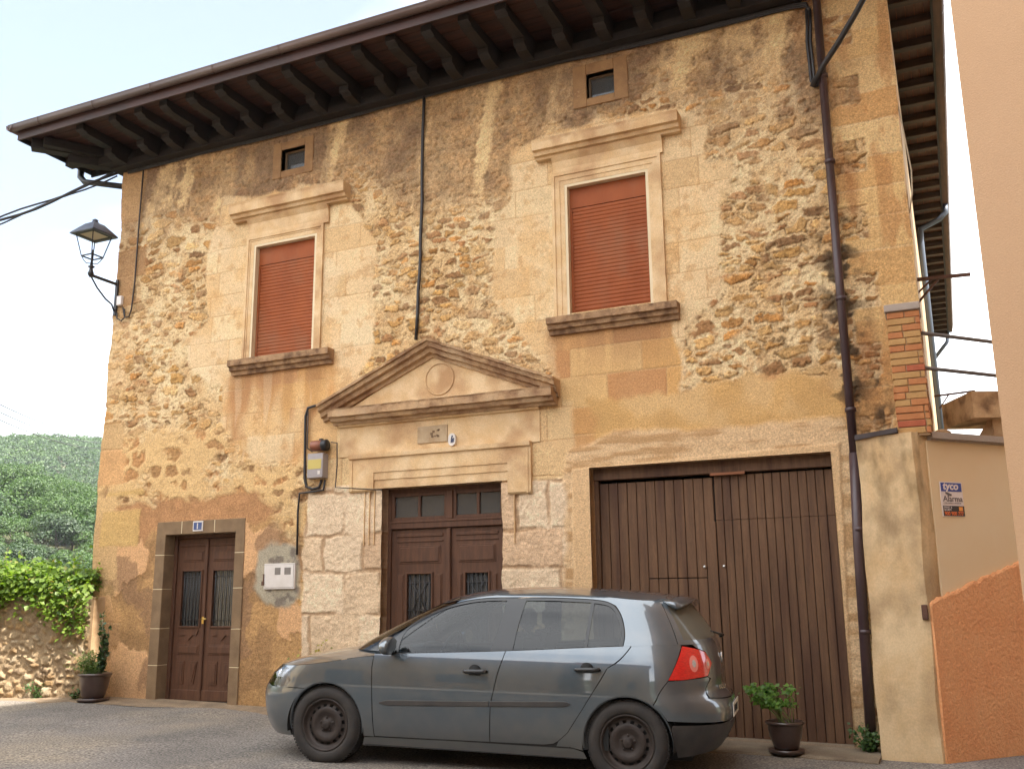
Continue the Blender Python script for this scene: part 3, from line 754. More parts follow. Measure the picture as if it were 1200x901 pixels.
def gutter(mb, a, b, out, gs=1.0):
    """half round gutter with a rolled lip, from a to b; out = outward direction"""
    a = Vector(a); b = Vector(b); out = Vector(out); P = []
    for k in range(11):
        an = math.pi * k / 10; P.append((0.075 - 0.075 * math.cos(an), -0.115 * math.sin(an) ** 0.8))
    P += [(0.160, 0.012), (0.150, 0.018), (0.142, 0.0)]
    P = [(u * gs, v * gs * 0.92) for u, v in P]
    pin = [(0.010 + p[0] * 0.87, p[1] * 0.9 + 0.002) for p in P[10::-1]]
    P = P + pin; vs = []
    for q in (a, b):
        for (o, z) in P: vs.append(q + out * o + Vector((0, 0, z)))
    n = len(P); f = [(i, (i + 1) % n, n + (i + 1) % n, n + i) for i in range(n)] + [tuple(range(n)), tuple(range(2 * n - 1, n - 1, -1))]
    mb.add(vs, f, True)
    L = (b - a).length; d = (b - a).normalized(); t = 0.6
    while t < L:
        q = a + d * t
        vs = [q + d * e + out * (o + (-0.003 if o < .08 * gs else 0.004)) + Vector((0, 0, z * 1.03 - 0.002)) for e in (0, 0.022) for (o, z) in P[:12]]
        mb.add(vs, [(i, i + 1, 12 + i + 1, 12 + i) for i in range(11)], True); t += 1.05
g = MB(); gutter(g, (GX0, 8.693, 8.135), (GX1 - 0.02, 8.693, 8.135), (0, -1, 0), 0.72); g.build('gutter', 'gutter_metal', HOUSE)
g = MB(); gutter(g, (GX0 + 0.085, 8.58, 8.13), (GX0 + 0.085, 10.02, 8.13), (-1, 0, 0), 0.72); g.build('gutter', 'gutter_metal', HOUSE); g = MB(); gutter(g, (0.335, 8.56, 8.13), (0.335, 26.6, 8.13), (1, 0, 0))
g.build('gutter', mat('side_gutter_metal', alb(134, 112, 96), 0.4, alb(104, 84, 74), 2.0, 4, metal=0.2, stretch=(3, 0.6, 3)), HOUSE)
# hipped roof of barrel tiles
RZ = 8.09; RXm0, RXm1, RYm = -6.0, -5.5, 17.8; RT_Z = 10.6
def slope(mb, e0, e1, r0, r1):
    e0, e1, r0, r1 = map(Vector, (e0, e1, r0, r1)); L = (e1 - e0).length; n = int(L / 0.24); vs = []; fs = []
    nrm = (e1 - e0).cross(r0 - e0).normalized(); nrm = nrm if nrm.z > 0 else -nrm
    sub = 4; W = n * sub
    for i in range(W + 1):
        t = i / W; h = 0.05 * abs(math.sin(math.pi * i / sub))
        for k in range(2):
            vs.append(e0.lerp(e1, t).lerp(r0.lerp(r1, t), k) + nrm * (h + 0.0))
    for i in range(W): fs.append((2 * i, 2 * i + 2, 2 * i + 3, 2 * i + 1))
    mb.add(vs, fs, True)
rf = MB(); c4 = [(GX0, 8.655, RZ), (GX1, 8.655, RZ), (GX1, 27.0, RZ), (GX0, 27.0, RZ)]; ra = (-5.9, 14.6, RT_Z); rb_ = (-5.9, 21.0, RT_Z)
slope(rf, c4[0], c4[1], ra, ra); slope(rf, c4[1], c4[2], ra, rb_); slope(rf, c4[2], (-10.9, 27.0, 8.59), rb_, rb_); slope(rf, (-10.9, 27.0, 8.59), (-10.9, 9.64, 8.59), rb_, ra); slope(rf, (GX0, 10.02, RZ), (GX0, 8.655, RZ), (-10.9, 10.02, 8.59), (-10.9, 9.64, 8.59))
rf.build('roof', 'roof_tile', HOUSE)
for i in range(14):
    t0 = i / 40; a_ = Vector(c4[0]).lerp(Vector(ra), t0) + Vector((0.1, 0.1, 0.03)); b_ = Vector(c4[0]).lerp(Vector(ra), t0 + 0.024) + Vector((0.1, 0.1, 0.06))
    h_ = MB(); h_.tube([a_, b_], [0.11, 0.09], 12); h_.build('hip_tile', 'roof_tile', HOUSE)

# ------------------------------------------------------------------ mouldings
def prof(front, steps, back=9.86):
    """steps: list of (projection, z) from bottom to top"""
    return [(back, steps[0][1])] + [(9.8 - p, z) for p, z in steps] + [(back, steps[-1][1])]
def archi(mb, x0, x1, z0, z1, bands, jit=0.003, legs=True, seed=3):
    """door or window architrave: stepped bands (offset_in, offset_out, projection) with mitred corners"""
    for (a, b, p) in bands:
        mb.box(x0 - b, x1 + b, 9.8 - p, 9.86, z1 + a, z1 + b)
        if legs:
            mb.box(x0 - b, x0 - a, 9.8 - p, 9.86, z0, z1 + a); mb.box(x1 + a, x1 + b, 9.8 - p, 9.86, z0, z1 + a)
def stone_window(hole, outer, frieze_top, corn, sill, lbl):
    x0, x1, z0, z1 = hole
    w = MB(); wo_ = x0 - outer[0]
    archi(w, x0, x1, 4.52, z1, [(0.0, 0.055, 0.016), (0.055, wo_ - 0.035, 0.024), (wo_ - 0.035, wo_, 0.036)])
    W = w.build('window', 'limestone', HOUSE); tag(W, lbl)
    f = MB(); zt = z1 + wo_
    f.exx(prof(0, [(0.035, zt + 0.002), (0.03, zt + 0.05), (0.05, frieze_top - 0.05), (0.09, frieze_top)]), outer[0] + 0.02, outer[1] - 0.02, 0.05, 0.003)
    f.build('frieze', 'limestone', W)
    c = MB(); a, b, cz0, cz1 = corn
    c.exx(prof(0, [(0.075, cz0), (0.085, cz0 + 0.025), (0.12, cz0 + 0.035), (0.135, cz0 + 0.075), (0.175, cz0 + 0.085), (0.180, cz1 - 0.03), (0.19, cz1)]), a, b, 0.03, 0.006, seed=int(abs(a) * 10))
    c.build('cornice', 'weathered_stone' if False else 'limestone', W)
    q = MB(); a, b, sz0, sz1 = sill
    q.exx(prof(0, [(0.05, sz0), (0.06, sz0 + 0.045), (0.10, sz0 + 0.055), (0.105, sz0 + 0.10), (0.145, sz0 + 0.11), (0.15, sz1)]), a, b, 0.03, 0.006, seed=int(abs(a) * 10) + 1)
    q.build('sill', 'sill_stone', W)
    # pale lining of the reveal
    l = MB(); t = 0.032
    l.box(x0 + 0.001, x0 + t, 9.787, 9.90, z0 - 0.02, z1 - 0.001); l.box(x1 - t, x1 - 0.001, 9.787, 9.90, z0 - 0.02, z1 - 0.001)
    l.box(x0 + t, x1 - t, 9.787, 9.90, z1 - t, z1 - 0.001)
    l.build('lining', 'window_lining', W)
    # roller shutter
    sh = MB(); zt = z1 - 0.033; zbx = zt - 0.25
    sh.box(x0 + t, x1 - t, 9.865, 9.90, zbx + 0.006, zt)
    pr = []; z = zbx
    while z > z0 - 0.03:
        for k in range(5):
            u = k / 5; pr.append((9.874 - 0.0035 * math.sin(math.pi * u), z - 0.046 * u))
        pr.append((9.879, z - 0.0455)); z -= 0.046
    pr = [(9.91, pr[0][1])] + pr + [(9.91, pr[-1][1])]
    sh.exx(pr, x0 + t, x1 - t, 5, 0)
    sh.build('roller_shutter', 'shutter_slat', W)
    for xx in (x0 + t, x1 - t - 0.03): r = MB(); r.box(xx, xx + 0.03, 9.860, 9.9, z0 - 0.02, zbx); r.build('shutter_rail', 'shutter_slat', W)
    return W
pz = lambda z, Y: 1.45 + (z - 1.45) * Y / 9.8
pxx = lambda x, Y: x * Y / 9.8
stone_window(WR, (AX(645, 205, 9.74), AX(778, 183, 9.74)), pz(6.50, 9.72), (pxx(-4.16, 9.62), pxx(-2.38, 9.62), pz(6.56, 9.62), pz(6.77, 9.62)),
             (pxx(-4.02, 9.66), pxx(-2.49, 9.66), pz(4.36, 9.66), pz(4.545, 9.66)), 'shuttered stone window above the garage side')
stone_window(WL, (AX(288, 282, 9.74), AX(385, 262, 9.74)), pz(6.52, 9.72), (pxx(-8.76, 9.62), pxx(-6.86, 9.62), pz(6.58, 9.62), pz(6.81, 9.62)),
             (pxx(-8.64, 9.66), pxx(-7.02, 9.66), pz(4.37, 9.66), pz(4.56, 9.66)), 'shuttered stone window above the small door')
for (hl, bx) in ((SR, 0.17), (SL, 0.14)):
    x0, x1, z0, z1 = hl; w = MB()
    for (a, b, p) in ((0.0, bx, 0.016),):
        w.box(x0 - b, x0, 9.8 - p, 9.9, z0 - 0.10, z1 + b * 0.8, 0.006); w.box(x1, x1 + b, 9.8 - p, 9.9, z0 - 0.10, z1 + b * 0.8, 0.006)
        w.box(x0, x1, 9.8 - p + 0.002, 9.9, z1, z1 + b * 0.8, 0.006); w.box(x0, x1, 9.8 - p + 0.002, 9.9, z0 - 0.10, z0, 0.006)
    W = w.build('attic_window', mat('attic_stone', alb(186, 144, 96), 0.88, alb(160, 120, 80), 5, 6, bump=0.4, speck=0.1) if hl is SR else 'attic_stone', HOUSE)
    p_ = MB(); p_.box(x0, x1, 9.90, 9.91, z0, z1); p_.build('pane', 'window_glass', W)
    p_ = MB(); p_.box(x0, x1, 10.0, 10.01, z0, z1); p_.build('reflection_backing', 'glass_back', W)
    p_ = MB(); p_.box(x0, x0 + 0.02, 9.88, 9.92, z0, z1); p_.box(x1 - 0.02, x1, 9.88, 9.92, z0, z1); p_.box(x0 + .02, x1 - .02, 9.88, 9.92, z1 - 0.02, z1); p_.box(x0 + .02, x1 - .02, 9.88, 9.92, z0, z0 + .02)
    p_.build('frame', 'door_surround_stone', W)

# ------------------------------------------------------------------ portal with pediment
PT = MB()
x0, x1, zz0, z1 = DC
Yc = 9.60
cz0 = AZ(520, 484, Yc); cz1 = AZ(520, 465.5, Yc)
cxl, cxr = AX(384, 492, Yc), AX(646, 466, Yc)
apx, apz = AX(500, 396, Yc), AZ(500, 396, Yc)
PT.exx(prof(0, [(0.08, cz0), (0.09, cz0 + 0.03), (0.15, cz0 + 0.04), (0.165, cz0 + 0.08), (0.205, cz0 + 0.09), (0.21, cz1 - 0.02), (0.22, cz1)]), cxl, cxr, 0.03, 0.008, seed=5)
el, ezl = AX(371, 481, Yc), AZ(371, 474, Yc); er, ezr = AX(648, 447, Yc), AZ(648, 441, Yc)
th = 0.17
for (xa, xb, fn, sd_) in ((el, apx, lambda x: (x - el) / (apx - el) * (apz - ezl) + ezl, 6), (apx, er, lambda x: (er - x) / (er - apx) * (apz - ezr) + ezr, 7)):
    PT.exx(prof(0, [(0.05, -th - 0.03), (0.06, -th + 0.01), (0.115, -th + 0.02), (0.125, -0.10), (0.175, -0.085), (0.185, -0.035), (0.215, -0.03), (0.22, 0.0)]), xa, xb, 0.03, 0.008, zoff=fn, seed=sd_)
P_ = PT.build('pediment', 'weathered_stone', HOUSE)
t_ = MB(); t_.prism([(cxl + 0.15, cz1 - 0.01), (cxr - 0.15, cz1 - 0.01), (apx, apz - 0.15)], 9.775, 9.86)
T_ = t_.build('tympanum', 'limestone', P_)
r_ = MB(); mcx, mcz = AX(515, 444, 9.77), AZ(515, 444, 9.77); vs = []
for k in range(41):
    a_ = 2 * math.pi * k / 40; vs.append((mcx + 0.19 * math.cos(a_), 9.770, mcz + 0.19 * math.sin(a_)))
r_.tube(vs, 0.009, 6, cap=False); r_.build('medallion', 'limestone', P_)
# frieze and eared architrave
fz0 = AZ(520, 526, 9.77); A = MB()
A.exx(prof(0, [(0.012, fz0), (0.014, cz0 - 0.03), (0.05, cz0 - 0.02), (0.055, cz0 + 0.004)]), AX(398, 505, 9.78), AX(632, 480, 9.78), 0.06, 0.003, seed=9)
A.build('frieze', 'limestone', P_)
A = MB(); ol, orr = AX(410, 540, 9.76), AX(622, 520, 9.76)
A.exx(prof(0, [(0.028, z1 + 0.001), (0.028, z1 + 0.10), (0.040, z1 + 0.105), (0.040, z1 + 0.19), (0.052, z1 + 0.195), (0.052, fz0 - 0.05), (0.078, fz0 - 0.04), (0.084, fz0 + 0.01)]), x0 - 0.10, x1 + 0.10, 0.05, 0.003, seed=10)
for (a_, b_, zb) in ((ol, x0 - 0.10, z1 - 0.03), (x1 + 0.10, orr, z1 - 0.16)):
    A.exx(prof(0, [(0.030, zb), (0.052, zb + 0.02), (0.052, fz0 - 0.05), (0.078, fz0 - 0.04), (0.084, fz0 + 0.01)]), a_, b_, 0.05, 0.003, seed=11)
A.box(ol + 0.03, ol + 0.05, 9.74, 9.8, z1 - 0.02, fz0 - 0.06); A.box(orr - 0.05, orr - 0.03, 9.74, 9.8, z1 - 0.15, fz0 - 0.06)
A.build('architrave', 'limestone', P_)
A = MB()
for xx in (x0 - 0.10, x0 - 0.17, x0 - 0.24): A.box(xx, xx + 0.009, 9.772, 9.8, z1 - 0.66, z1 - 0.002)
A.box(x1 + 0.16, x1 + 0.17, 9.772, 9.8, z1 - 0.7, z1 - 0.16)
A.build('jamb_moulding', 'limestone', P_)
pl = MB(); a_, b_ = AX(489, 502, 9.77), AX(524, 498, 9.77); c_, d_ = AZ(489, 520, 9.77), AZ(524, 497, 9.77)
pl.box(a_, b_, 9.772, 9.8, c_, d_, 0.004); PLQ = pl.build('carved_plaque', mat('plaque_stone', alb(214, 188, 150), 0.85, alb(190, 160, 120), 9, 5, speck=0.12), P_)
pl = MB()
rr = random.Random(4)
for k in range(9):
    px_ = a_ + (b_ - a_) * (0.42 + 0.28 * rr.random()); pz_ = c_ + (d_ - c_) * (0.25 + 0.5 * rr.random())
    pl.box(px_, px_ + 0.018 + 0.02 * rr.random(), 9.7695, 9.7715, pz_, pz_ + 0.012 + 0.02 * rr.random())
pl.build('worn_relief', mat('plaque_dark', alb(140, 112, 84), 0.9), PLQ)

# ------------------------------------------------------------------ doors
def panel(mb, x0, x1, y, z0, z1, inset=0.012, mould=0.02):
    """raised and fielded panel inside a thin bead"""
    mb.box(x0, x1, y - 0.006, y + 0.005, z0, z1, 0.004)
    mb.box(x0 + mould, x1 - mould, y - 0.016, y - 0.005, z0 + mould, z1 - mould, 0.009)
def frame_rect(mb, x0, x1, y0, y1, z0, z1, w, b=0.004):
    mb.box(x0, x0 + w, y0, y1, z0, z1, b); mb.box(x1 - w, x1, y0, y1, z0, z1, b)
    mb.box(x0 + w, x1 - w, y0, y1, z1 - w, z1, b); mb.box(x0 + w, x1 - w, y0, y1, z0, z0 + w, b)

# main double door under the pediment
x0, x1, _, z1 = DC; zb = 0.10; Y = 9.955
f = MB()
zt0 = AZ(520, 608, Y) ; zt1 = zt0 + 0.10            # transom rail
frame_rect(f, x0 - 0.03, x1 + 0.03, Y - 0.02, Y + 0.07, zb - 0.1, z1 + 0.02, 0.075)
xm = AX(528, 600, Y)
f.box(x0 + 0.04, x1 - 0.04, Y - 0.035, Y + 0.06, zt0 - 0.10, zt0, 0.008); f.box(x0 + 0.04, x1 - 0.04, Y - 0.045, Y + 0.06, zt0 - 0.03, zt0 - 0.01, 0.004)
f.box(xm - 0.04, xm + 0.04, Y - 0.03, Y + 0.06, zt0, z1 - 0.05, 0.006)
FD = f.build('front_door', 'door_wood', HOUSE); tag(FD, 'panelled double door with a glazed transom under the pediment')
for (a, b) in ((x0 + 0.045, xm - 0.04), (xm + 0.04, x1 - 0.045)):
    c = MB(); frame_rect(c, a, b, Y - 0.012, Y + 0.04, zt0, z1 - 0.055, 0.04); c.box((a + b) / 2 - 0.018, (a + b) / 2 + 0.018, Y - 0.010, Y + 0.04, zt0 + 0.04, z1 - 0.095, 0.003)
    tw = c.build('transom_sash', 'door_wood', FD)
    c = MB(); c.box(a + 0.04, (a + b) / 2 - 0.018, Y + 0.015, Y + 0.019, zt0 + 0.04, z1 - 0.095); c.box((a + b) / 2 + 0.018, b - 0.04, Y + 0.015, Y + 0.019, zt0 + 0.04, z1 - 0.095)
    c.build('transom_pane', 'window_glass', FD)
    c = MB(); c.box(a + 0.03, b - 0.03, Y + 0.05, Y + 0.055, zt0 + 0.03, z1 - 0.08); c.build('net_curtain', 'lace', FD)
def leaf(parent, a, b, Y, ztop, zbot, name='door_leaf', m='door_wood', kind=0):
    c = MB(); w = b - a
    if kind == 0:
        gw0, gw1 = a + w * 0.33, b - w * 0.33 if True else 0
        gw0, gw1 = a + w * 0.29, a + w * 0.71
        gzt, gzb = ztop - 0.52, ztop - 1.34
        for (p, q, r, t) in ((a, gw0, zbot, ztop), (gw1, b, zbot, ztop), (gw0, gw1, gzt, ztop), (gw0, gw1, zbot, gzb)): c.box(p, q, Y, Y + 0.045, r, t)
        c.box(a + 0.07, b - 0.07, Y - 0.012, Y + 0.01, ztop - 0.09, ztop - 0.05, 0.006); c.box(a + 0.07, b - 0.07, Y - 0.010, Y + 0.01, ztop - 0.15, ztop - 0.13, 0.004)
        panel(c, a + 0.10, b - 0.10, Y, ztop - 0.40, ztop - 0.19)
        panel(c, a + 0.08, gw0 - 0.045, Y, gzb, gzt, mould=0.012); panel(c, gw1 + 0.045, b - 0.08, Y, gzb, gzt, mould=0.012)
        frame_rect(c, gw0 - 0.022, gw1 + 0.022, Y - 0.018, Y + 0.01, gzb - 0.022, gzt + 0.022, 0.022)
        panel(c, a + 0.10, b - 0.10, Y, gzb - 0.34, gzb - 0.10); panel(c, a + 0.10, b - 0.10, Y, zbot + 0.12, gzb - 0.44)
    else:
        gw0, gw1 = a + w * 0.20, a + w * 0.84; gzt, gzb = ztop - 0.42, ztop - 1.12
        for (p, q, r, t) in ((a, gw0, zbot, ztop), (gw1, b, zbot, ztop), (gw0, gw1, gzt, ztop), (gw0, gw1, zbot, gzb)): c.box(p, q, Y, Y + 0.045, r, t)
        c.box(a + 0.03, b - 0.03, Y - 0.012, Y + 0.01, ztop - 0.10, ztop - 0.07, 0.006)
        panel(c, a + 0.09, b - 0.06, Y, ztop - 0.30, ztop - 0.15)
        frame_rect(c, gw0 - 0.02, gw1 + 0.02, Y - 0.018, Y + 0.01, gzb - 0.02, gzt + 0.02, 0.02)
        # little carved apron, then panels
        mcx_ = (gw0 + gw1) / 2
        c.prism([(gw0, gzb - 0.05), (gw1, gzb - 0.05), (gw1 - 0.03, gzb - 0.12), (mcx_ + 0.07, gzb - 0.11), (mcx_, gzb - 0.18), (mcx_ - 0.07, gzb - 0.11), (gw0 + 0.03, gzb - 0.12)], Y - 0.014, Y + 0.002)
        panel(c, a + 0.08, b - 0.06, Y, gzb - 0.36, gzb - 0.23)
        for (p, q, sgn) in ((gw0 - 0.02, mcx_ - 0.05, 1), (mcx_ + 0.05, gw1 + 0.01, -1)):
            zt, zl = gzb - 0.44, zbot + 0.20; k = 0.05 * sgn
            c.prism([(p + max(k, 0), zl), (q + min(k, 0) * 1, zl), (q, zt), (p, zt)], Y - 0.012, Y + 0.002)
            c.prism([(p + max(k, 0) + 0.02, zl + 0.03), (q + min(k, 0) - 0.02, zl + 0.03), (q - 0.02, zt - 0.03), (p + 0.02, zt - 0.03)], Y - 0.020, Y - 0.011)
        c.box(a, b, Y - 0.012, Y + 0.002, zbot, zbot + 0.13, 0.006)
    L = c.build(name, m, parent)
    g = MB(); g.box(gw0, gw1, Y + 0.022, Y + 0.026, gzb, gzt); g.build('glass', 'window_glass', L)
    g = MB(); g.box(gw0 - 0.01, gw1 + 0.01, Y + 0.06, Y + 0.064, gzb - 0.01, gzt + 0.01); g.build('curtain', 'lace', L)
    g = MB(); n = 5; h = gzt - gzb
    for k in range(n + 1 if kind else n):
        xx = gw0 + (gw1 - gw0) * (k + 0.5) / (n + (1 if kind else 0)); g.tube([(xx, Y + 0.004, gzb), (xx, Y + 0.004, gzt)], 0.007, 6)
    for zf in ((0.1, 0.9) if kind else (0.12, 0.5, 0.88)): g.bar((gw0, Y + 0.004, gzb + h * zf), (gw1, Y + 0.004, gzb + h * zf), 0.008, 0.012)
    if not kind:
        xc_ = (gw0 + gw1) / 2; r = (gw1 - gw0) * 0.30
        for (s_, z0_, z1_) in ((1, .12, .5), (-1, .12, .5), (1, .88, .5), (-1, .88, .5)):
            g.tube([(xc_ + s_ * r, Y - 0.002, gzb + h * z0_), (xc_, Y - 0.002, gzb + h * (z0_ + z1_) / 2), (xc_ + s_ * r * 0.9, Y - 0.002, gzb + h * z1_)], 0.0055, 6)
    g.build('grille', 'iron_black', L)
    return L
ztop = zt0 - 0.105
l1 = leaf(FD, x0 + 0.048, xm - 0.028, Y + 0.005, ztop, zb); l2 = leaf(FD, xm + 0.002, x1 - 0.048, Y + 0.005, ztop, zb)
c = MB(); c.box(xm - 0.035, xm + 0.012, Y - 0.03, Y + 0.01, zb, ztop, 0.008); c.build('cover_strip', 'door_wood', FD)
st = MB(); st.box(x0 - 0.05, x1 + 0.05, 9.70, 10.1, -0.1, zb, 0.01); st.build('doorstep', 'door_surround_stone', FD)

# small double door on the left with its stone surround
x0, x1, _, z1 = DL; zb = gz(-9) + 0.03; Y = 9.985
s = MB(); sw = 0.15; pj = 0.022
zs_ = [zb - 0.12, 0.62, 1.08, 1.58, 2.02, z1]
for i in range(5):
    for (a, b) in ((x0 - sw, x0 + 0.012), (x1 - 0.012, x1 + sw - 0.01)):
        s.box(a, b, 9.8 - pj, 9.97, zs_[i] + 0.004, zs_[i + 1] - 0.004, 0.005)
xsn = [x0 - sw, x0 + 0.28, x1 - 0.36, x1 + sw - 0.01]
for i in range(3): s.box(xsn[i] + 0.004, xsn[i + 1] - 0.004, 9.8 - pj, 9.97, z1 - 0.012, z1 + 0.16, 0.005)
SD = s.build('side_door', 'door_surround_stone', HOUSE); tag(SD, 'small double door with barred glass in a grey stone surround')
s = MB()
for i in range(1, 5):
    for (a, b) in ((x0 - sw, x0 + 0.012), (x1 - 0.012, x1 + sw - 0.01)): s.box(a + .003, b - .003, 9.8 - pj + 0.002, 9.96, zs_[i] - 0.004, zs_[i] + 0.004)
for i in (1, 2): s.box(xsn[i] - 0.005, xsn[i] + 0.005, 9.8 - pj + 0.002, 9.96, z1, z1 + 0.157)
s.build('pointing', 'window_lining', SD)
f = MB(); f.box(x0 - 0.02, x0 + 0.06, Y - 0.03, Y + 0.05, zb - .1, z1 + 0.01, 0.005); f.box(x1 - 0.06, x1 + 0.02, Y - 0.03, Y + 0.05, zb - .1, z1 + 0.01, 0.005); f.box(x0 + 0.06, x1 - 0.06, Y - 0.03, Y + 0.05, z1 - 0.06, z1 + 0.01, 0.005)
f.build('door_frame', 'door_wood', SD)
xm = AX(241, 700, Y)
leaf(SD, x0 + 0.065, xm - 0.004, Y, z1 - 0.065, zb + 0.01, kind=1); leaf(SD, xm + 0.004, x1 - 0.045, Y, z1 - 0.065, zb + 0.01, kind=1)
c = MB(); c.box(xm - 0.028, xm + 0.02, Y - 0.028, Y + 0.01, zb, z1 - 0.07, 0.008); c.build('cover_strip', 'door_wood', SD)
c = MB(); hz = AZ(240, 725, Y); c.box(xm - 0.018, xm + 0.018, Y - 0.034, Y - 0.027, hz - 0.06, hz + 0.03, 0.002); c.tube([(xm, Y - 0.03, hz), (xm, Y - 0.07, hz), (xm + 0.09, Y - 0.07, hz + 0.002)], 0.010, 8)
c.build('handle', mat('brass', (0.55, 0.38, 0.12), 0.3, metal=1.0), SD)

# garage gate
x0, x1, _, z1 = GD; Y = 9.96; zb = 0.03
f = MB(); f.box(x0 - 0.02, x1 + 0.02, Y - 0.05, Y + 0.06, z1 - 0.13, z1 + 0.02, 0.006)
f.box(x0 - 0.02, x0 + 0.05, Y - 0.03, Y + 0.06, -0.1, z1 - 0.13, 0.006)
GG = f.build('garage_gate', 'garage_wood', HOUSE); tag(GG, 'wide brown plank gate with a wicket door cut into it')
xm = AX(838, 600, Y); rr = random.Random(8)
wk = (AX(757, 680, Y), AX(833, 680, Y), AZ(790, 678, Y))
for (a, b, zt, nm) in ((x0 + 0.055, xm - 0.006, z1 - 0.165, 0), (xm + 0.006, x1 - 0.012, z1 - 0.150, 1)):
    L = MB(); n = 12 if nm == 0 else 14; w = (b - a) / n
    for k in range(n):
        xa = a + k * w; xb = xa + w - 0.006; yy = Y + rr.uniform(-0.003, 0.003)
        spl = (nm == 0 and xa > wk[0] - 0.02 and xb < wk[1] + 0.06)
        zl = zb + rr.uniform(0, 0.02)
        if spl: L.box(xa, xb, yy, yy + 0.03, zl, wk[2], 0.005); L.box(xa, xb, yy, yy + 0.03, wk[2] + 0.008, zt, 0.005)
        elif nm == 1: L.box(xa, xb, yy, yy + 0.03, zl, zt - 0.46 + 0.0, 0.005); L.box(xa, xb, yy, yy + 0.03, zt - 0.459, zt, 0.005)
        else: L.box(xa, xb, yy, yy + 0.03, zl, zt, 0.005)
    lf = L.build('gate_leaf', 'garage_wood', GG)
    L = MB(); L.box(a, b, Y + 0.035, Y + 0.05, zb, zt - 0.01); L.build('gate_backing', 'dark_room', lf)
    k_ = MB(); xx = AX(826, 664, Y) if nm == 0 else AX(849, 667, Y); zz = AZ(826, 664, Y); k_.lathe([(0.001, -0.012), (0.014, -0.010), (0.016, 0.0)], (xx, Y - 0.005, zz), 12, 'y')
    k_.build('lock', mat('lock_steel', (0.6, 0.6, 0.58), 0.3, metal=1.0) if nm == 0 else 'lock_steel', lf)
c = MB(); c.box(xm - 0.03, xm + 0.0, Y - 0.018, Y, zb, z1 - 0.62, 0.004); c.build('cover_strip', 'garage_wood', GG)
c = MB(); c.box(xm - 0.02, xm + 0.34, Y - 0.065, Y - 0.045, z1 - 0.155, z1 - 0.125, 0.004); c.build('splintered_batten', mat('raw_wood', alb(170, 110, 74), 0.8), GG)

# ------------------------------------------------------------------ pipes on the house
d = MB()
pts = [(AX(957, 0, 9.69), 9.69, AZ(957, -30, 9.69)), (AX(981, 300, 9.69), 9.69, AZ(981, 300, 9.69)), (AX(1001, 533, 9.69), 9.69, AZ(1001, 533, 9.69))]
d.tube([(AX(950, -30, 9.69), 9.2, 8.0), (AX(955, -16, 9.69), 9.6, 7.86)] + pts, 0.042, 14)
d.tube([(pts[2][0], 9.69, pts[2][2] + 0.02), (AX(1006, 640, 9.69), 9.69, AZ(1006, 640, 9.69)), (AX(1021, 868, 9.69), 9.69, 0.0)], 0.048, 14)
DP = d.build('downpipe', 'pipe_metal', HOUSE)
for (px, py) in ((963, 90), (971, 190), (985, 350), (998, 480), (1004, 620), (1012, 740)):
    c = MB(); x_, z_ = AX(px, py, 9.69), AZ(px, py, 9.69); x_ = np.interp(z_, [0.0, pts[2][2], pts[0][2]], [AX(1021, 868, 9.69), pts[2][0], pts[0][0]])
    c.lathe([(0.053, -0.02), (0.053, 0.02)], (x_, 9.69, z_), 14); c.box(x_ - 0.01, x_ + 0.01, 9.73, 9.82, z_ - 0.012, z_ + 0.012); c.build('pipe_clip', 'pipe_metal', DP)
d = MB(); d.tube([(0.40, 17.4, 8.0), (0.40, 17.4, 7.86), (0.30, 17.4, 7.76), (-0.02, 17.4, 7.62), (-0.04, 17.4, 7.4), (-0.04, 17.4, 2.4)], 0.05, 12); d.build('side_downpipe', mat('pipe_blue_grey', alb(92, 104, 120), 0.4), HOUSE)
d = MB(); d.tube([(-11.80, 9.86, 8.06), (-11.80, 9.86, 7.86), (-11.70, 9.86, 7.76), (-10.80, 9.86, 7.50)], [0.055, 0.05, 0.045, 0.045], 12); d.build('corner_downpipe', 'iron_black', HOUSE)
d = MB(); d.tube([(0.35, 26.5, 8.0), (0.3, 26.5, 7.7), (-0.04, 26.5, 7.3)], 0.05, 10); d.build('rear_downpipe', 'pipe_blue_grey', HOUSE)

# attached guard stone at the left corner
gs = MB(); b0 = gz(-10.9)
gs.lathe([(0.17, -0.1), (0.165, 0.35), (0.155, 0.78), (0.155, 0.80), (0.185, 0.84), (0.185, 0.90), (0.165, 0.96), (0.15, 1.06), (0.10, 1.14), (0.03, 1.17)], (-10.80, 9.72, b0), 22)
top('guard_stone', gs, mat('guard_stone_pink', alb(206, 164, 134), 0.88, alb(184, 134, 98), 4.0, 6, bump=0.5, speck=0.1, col3=alb(150, 108, 80), scale3=3.0), (-10.80, 9.72, b0), 'rounded pinkish guard stone with a domed cap at the left corner of the house', 'guard stone')
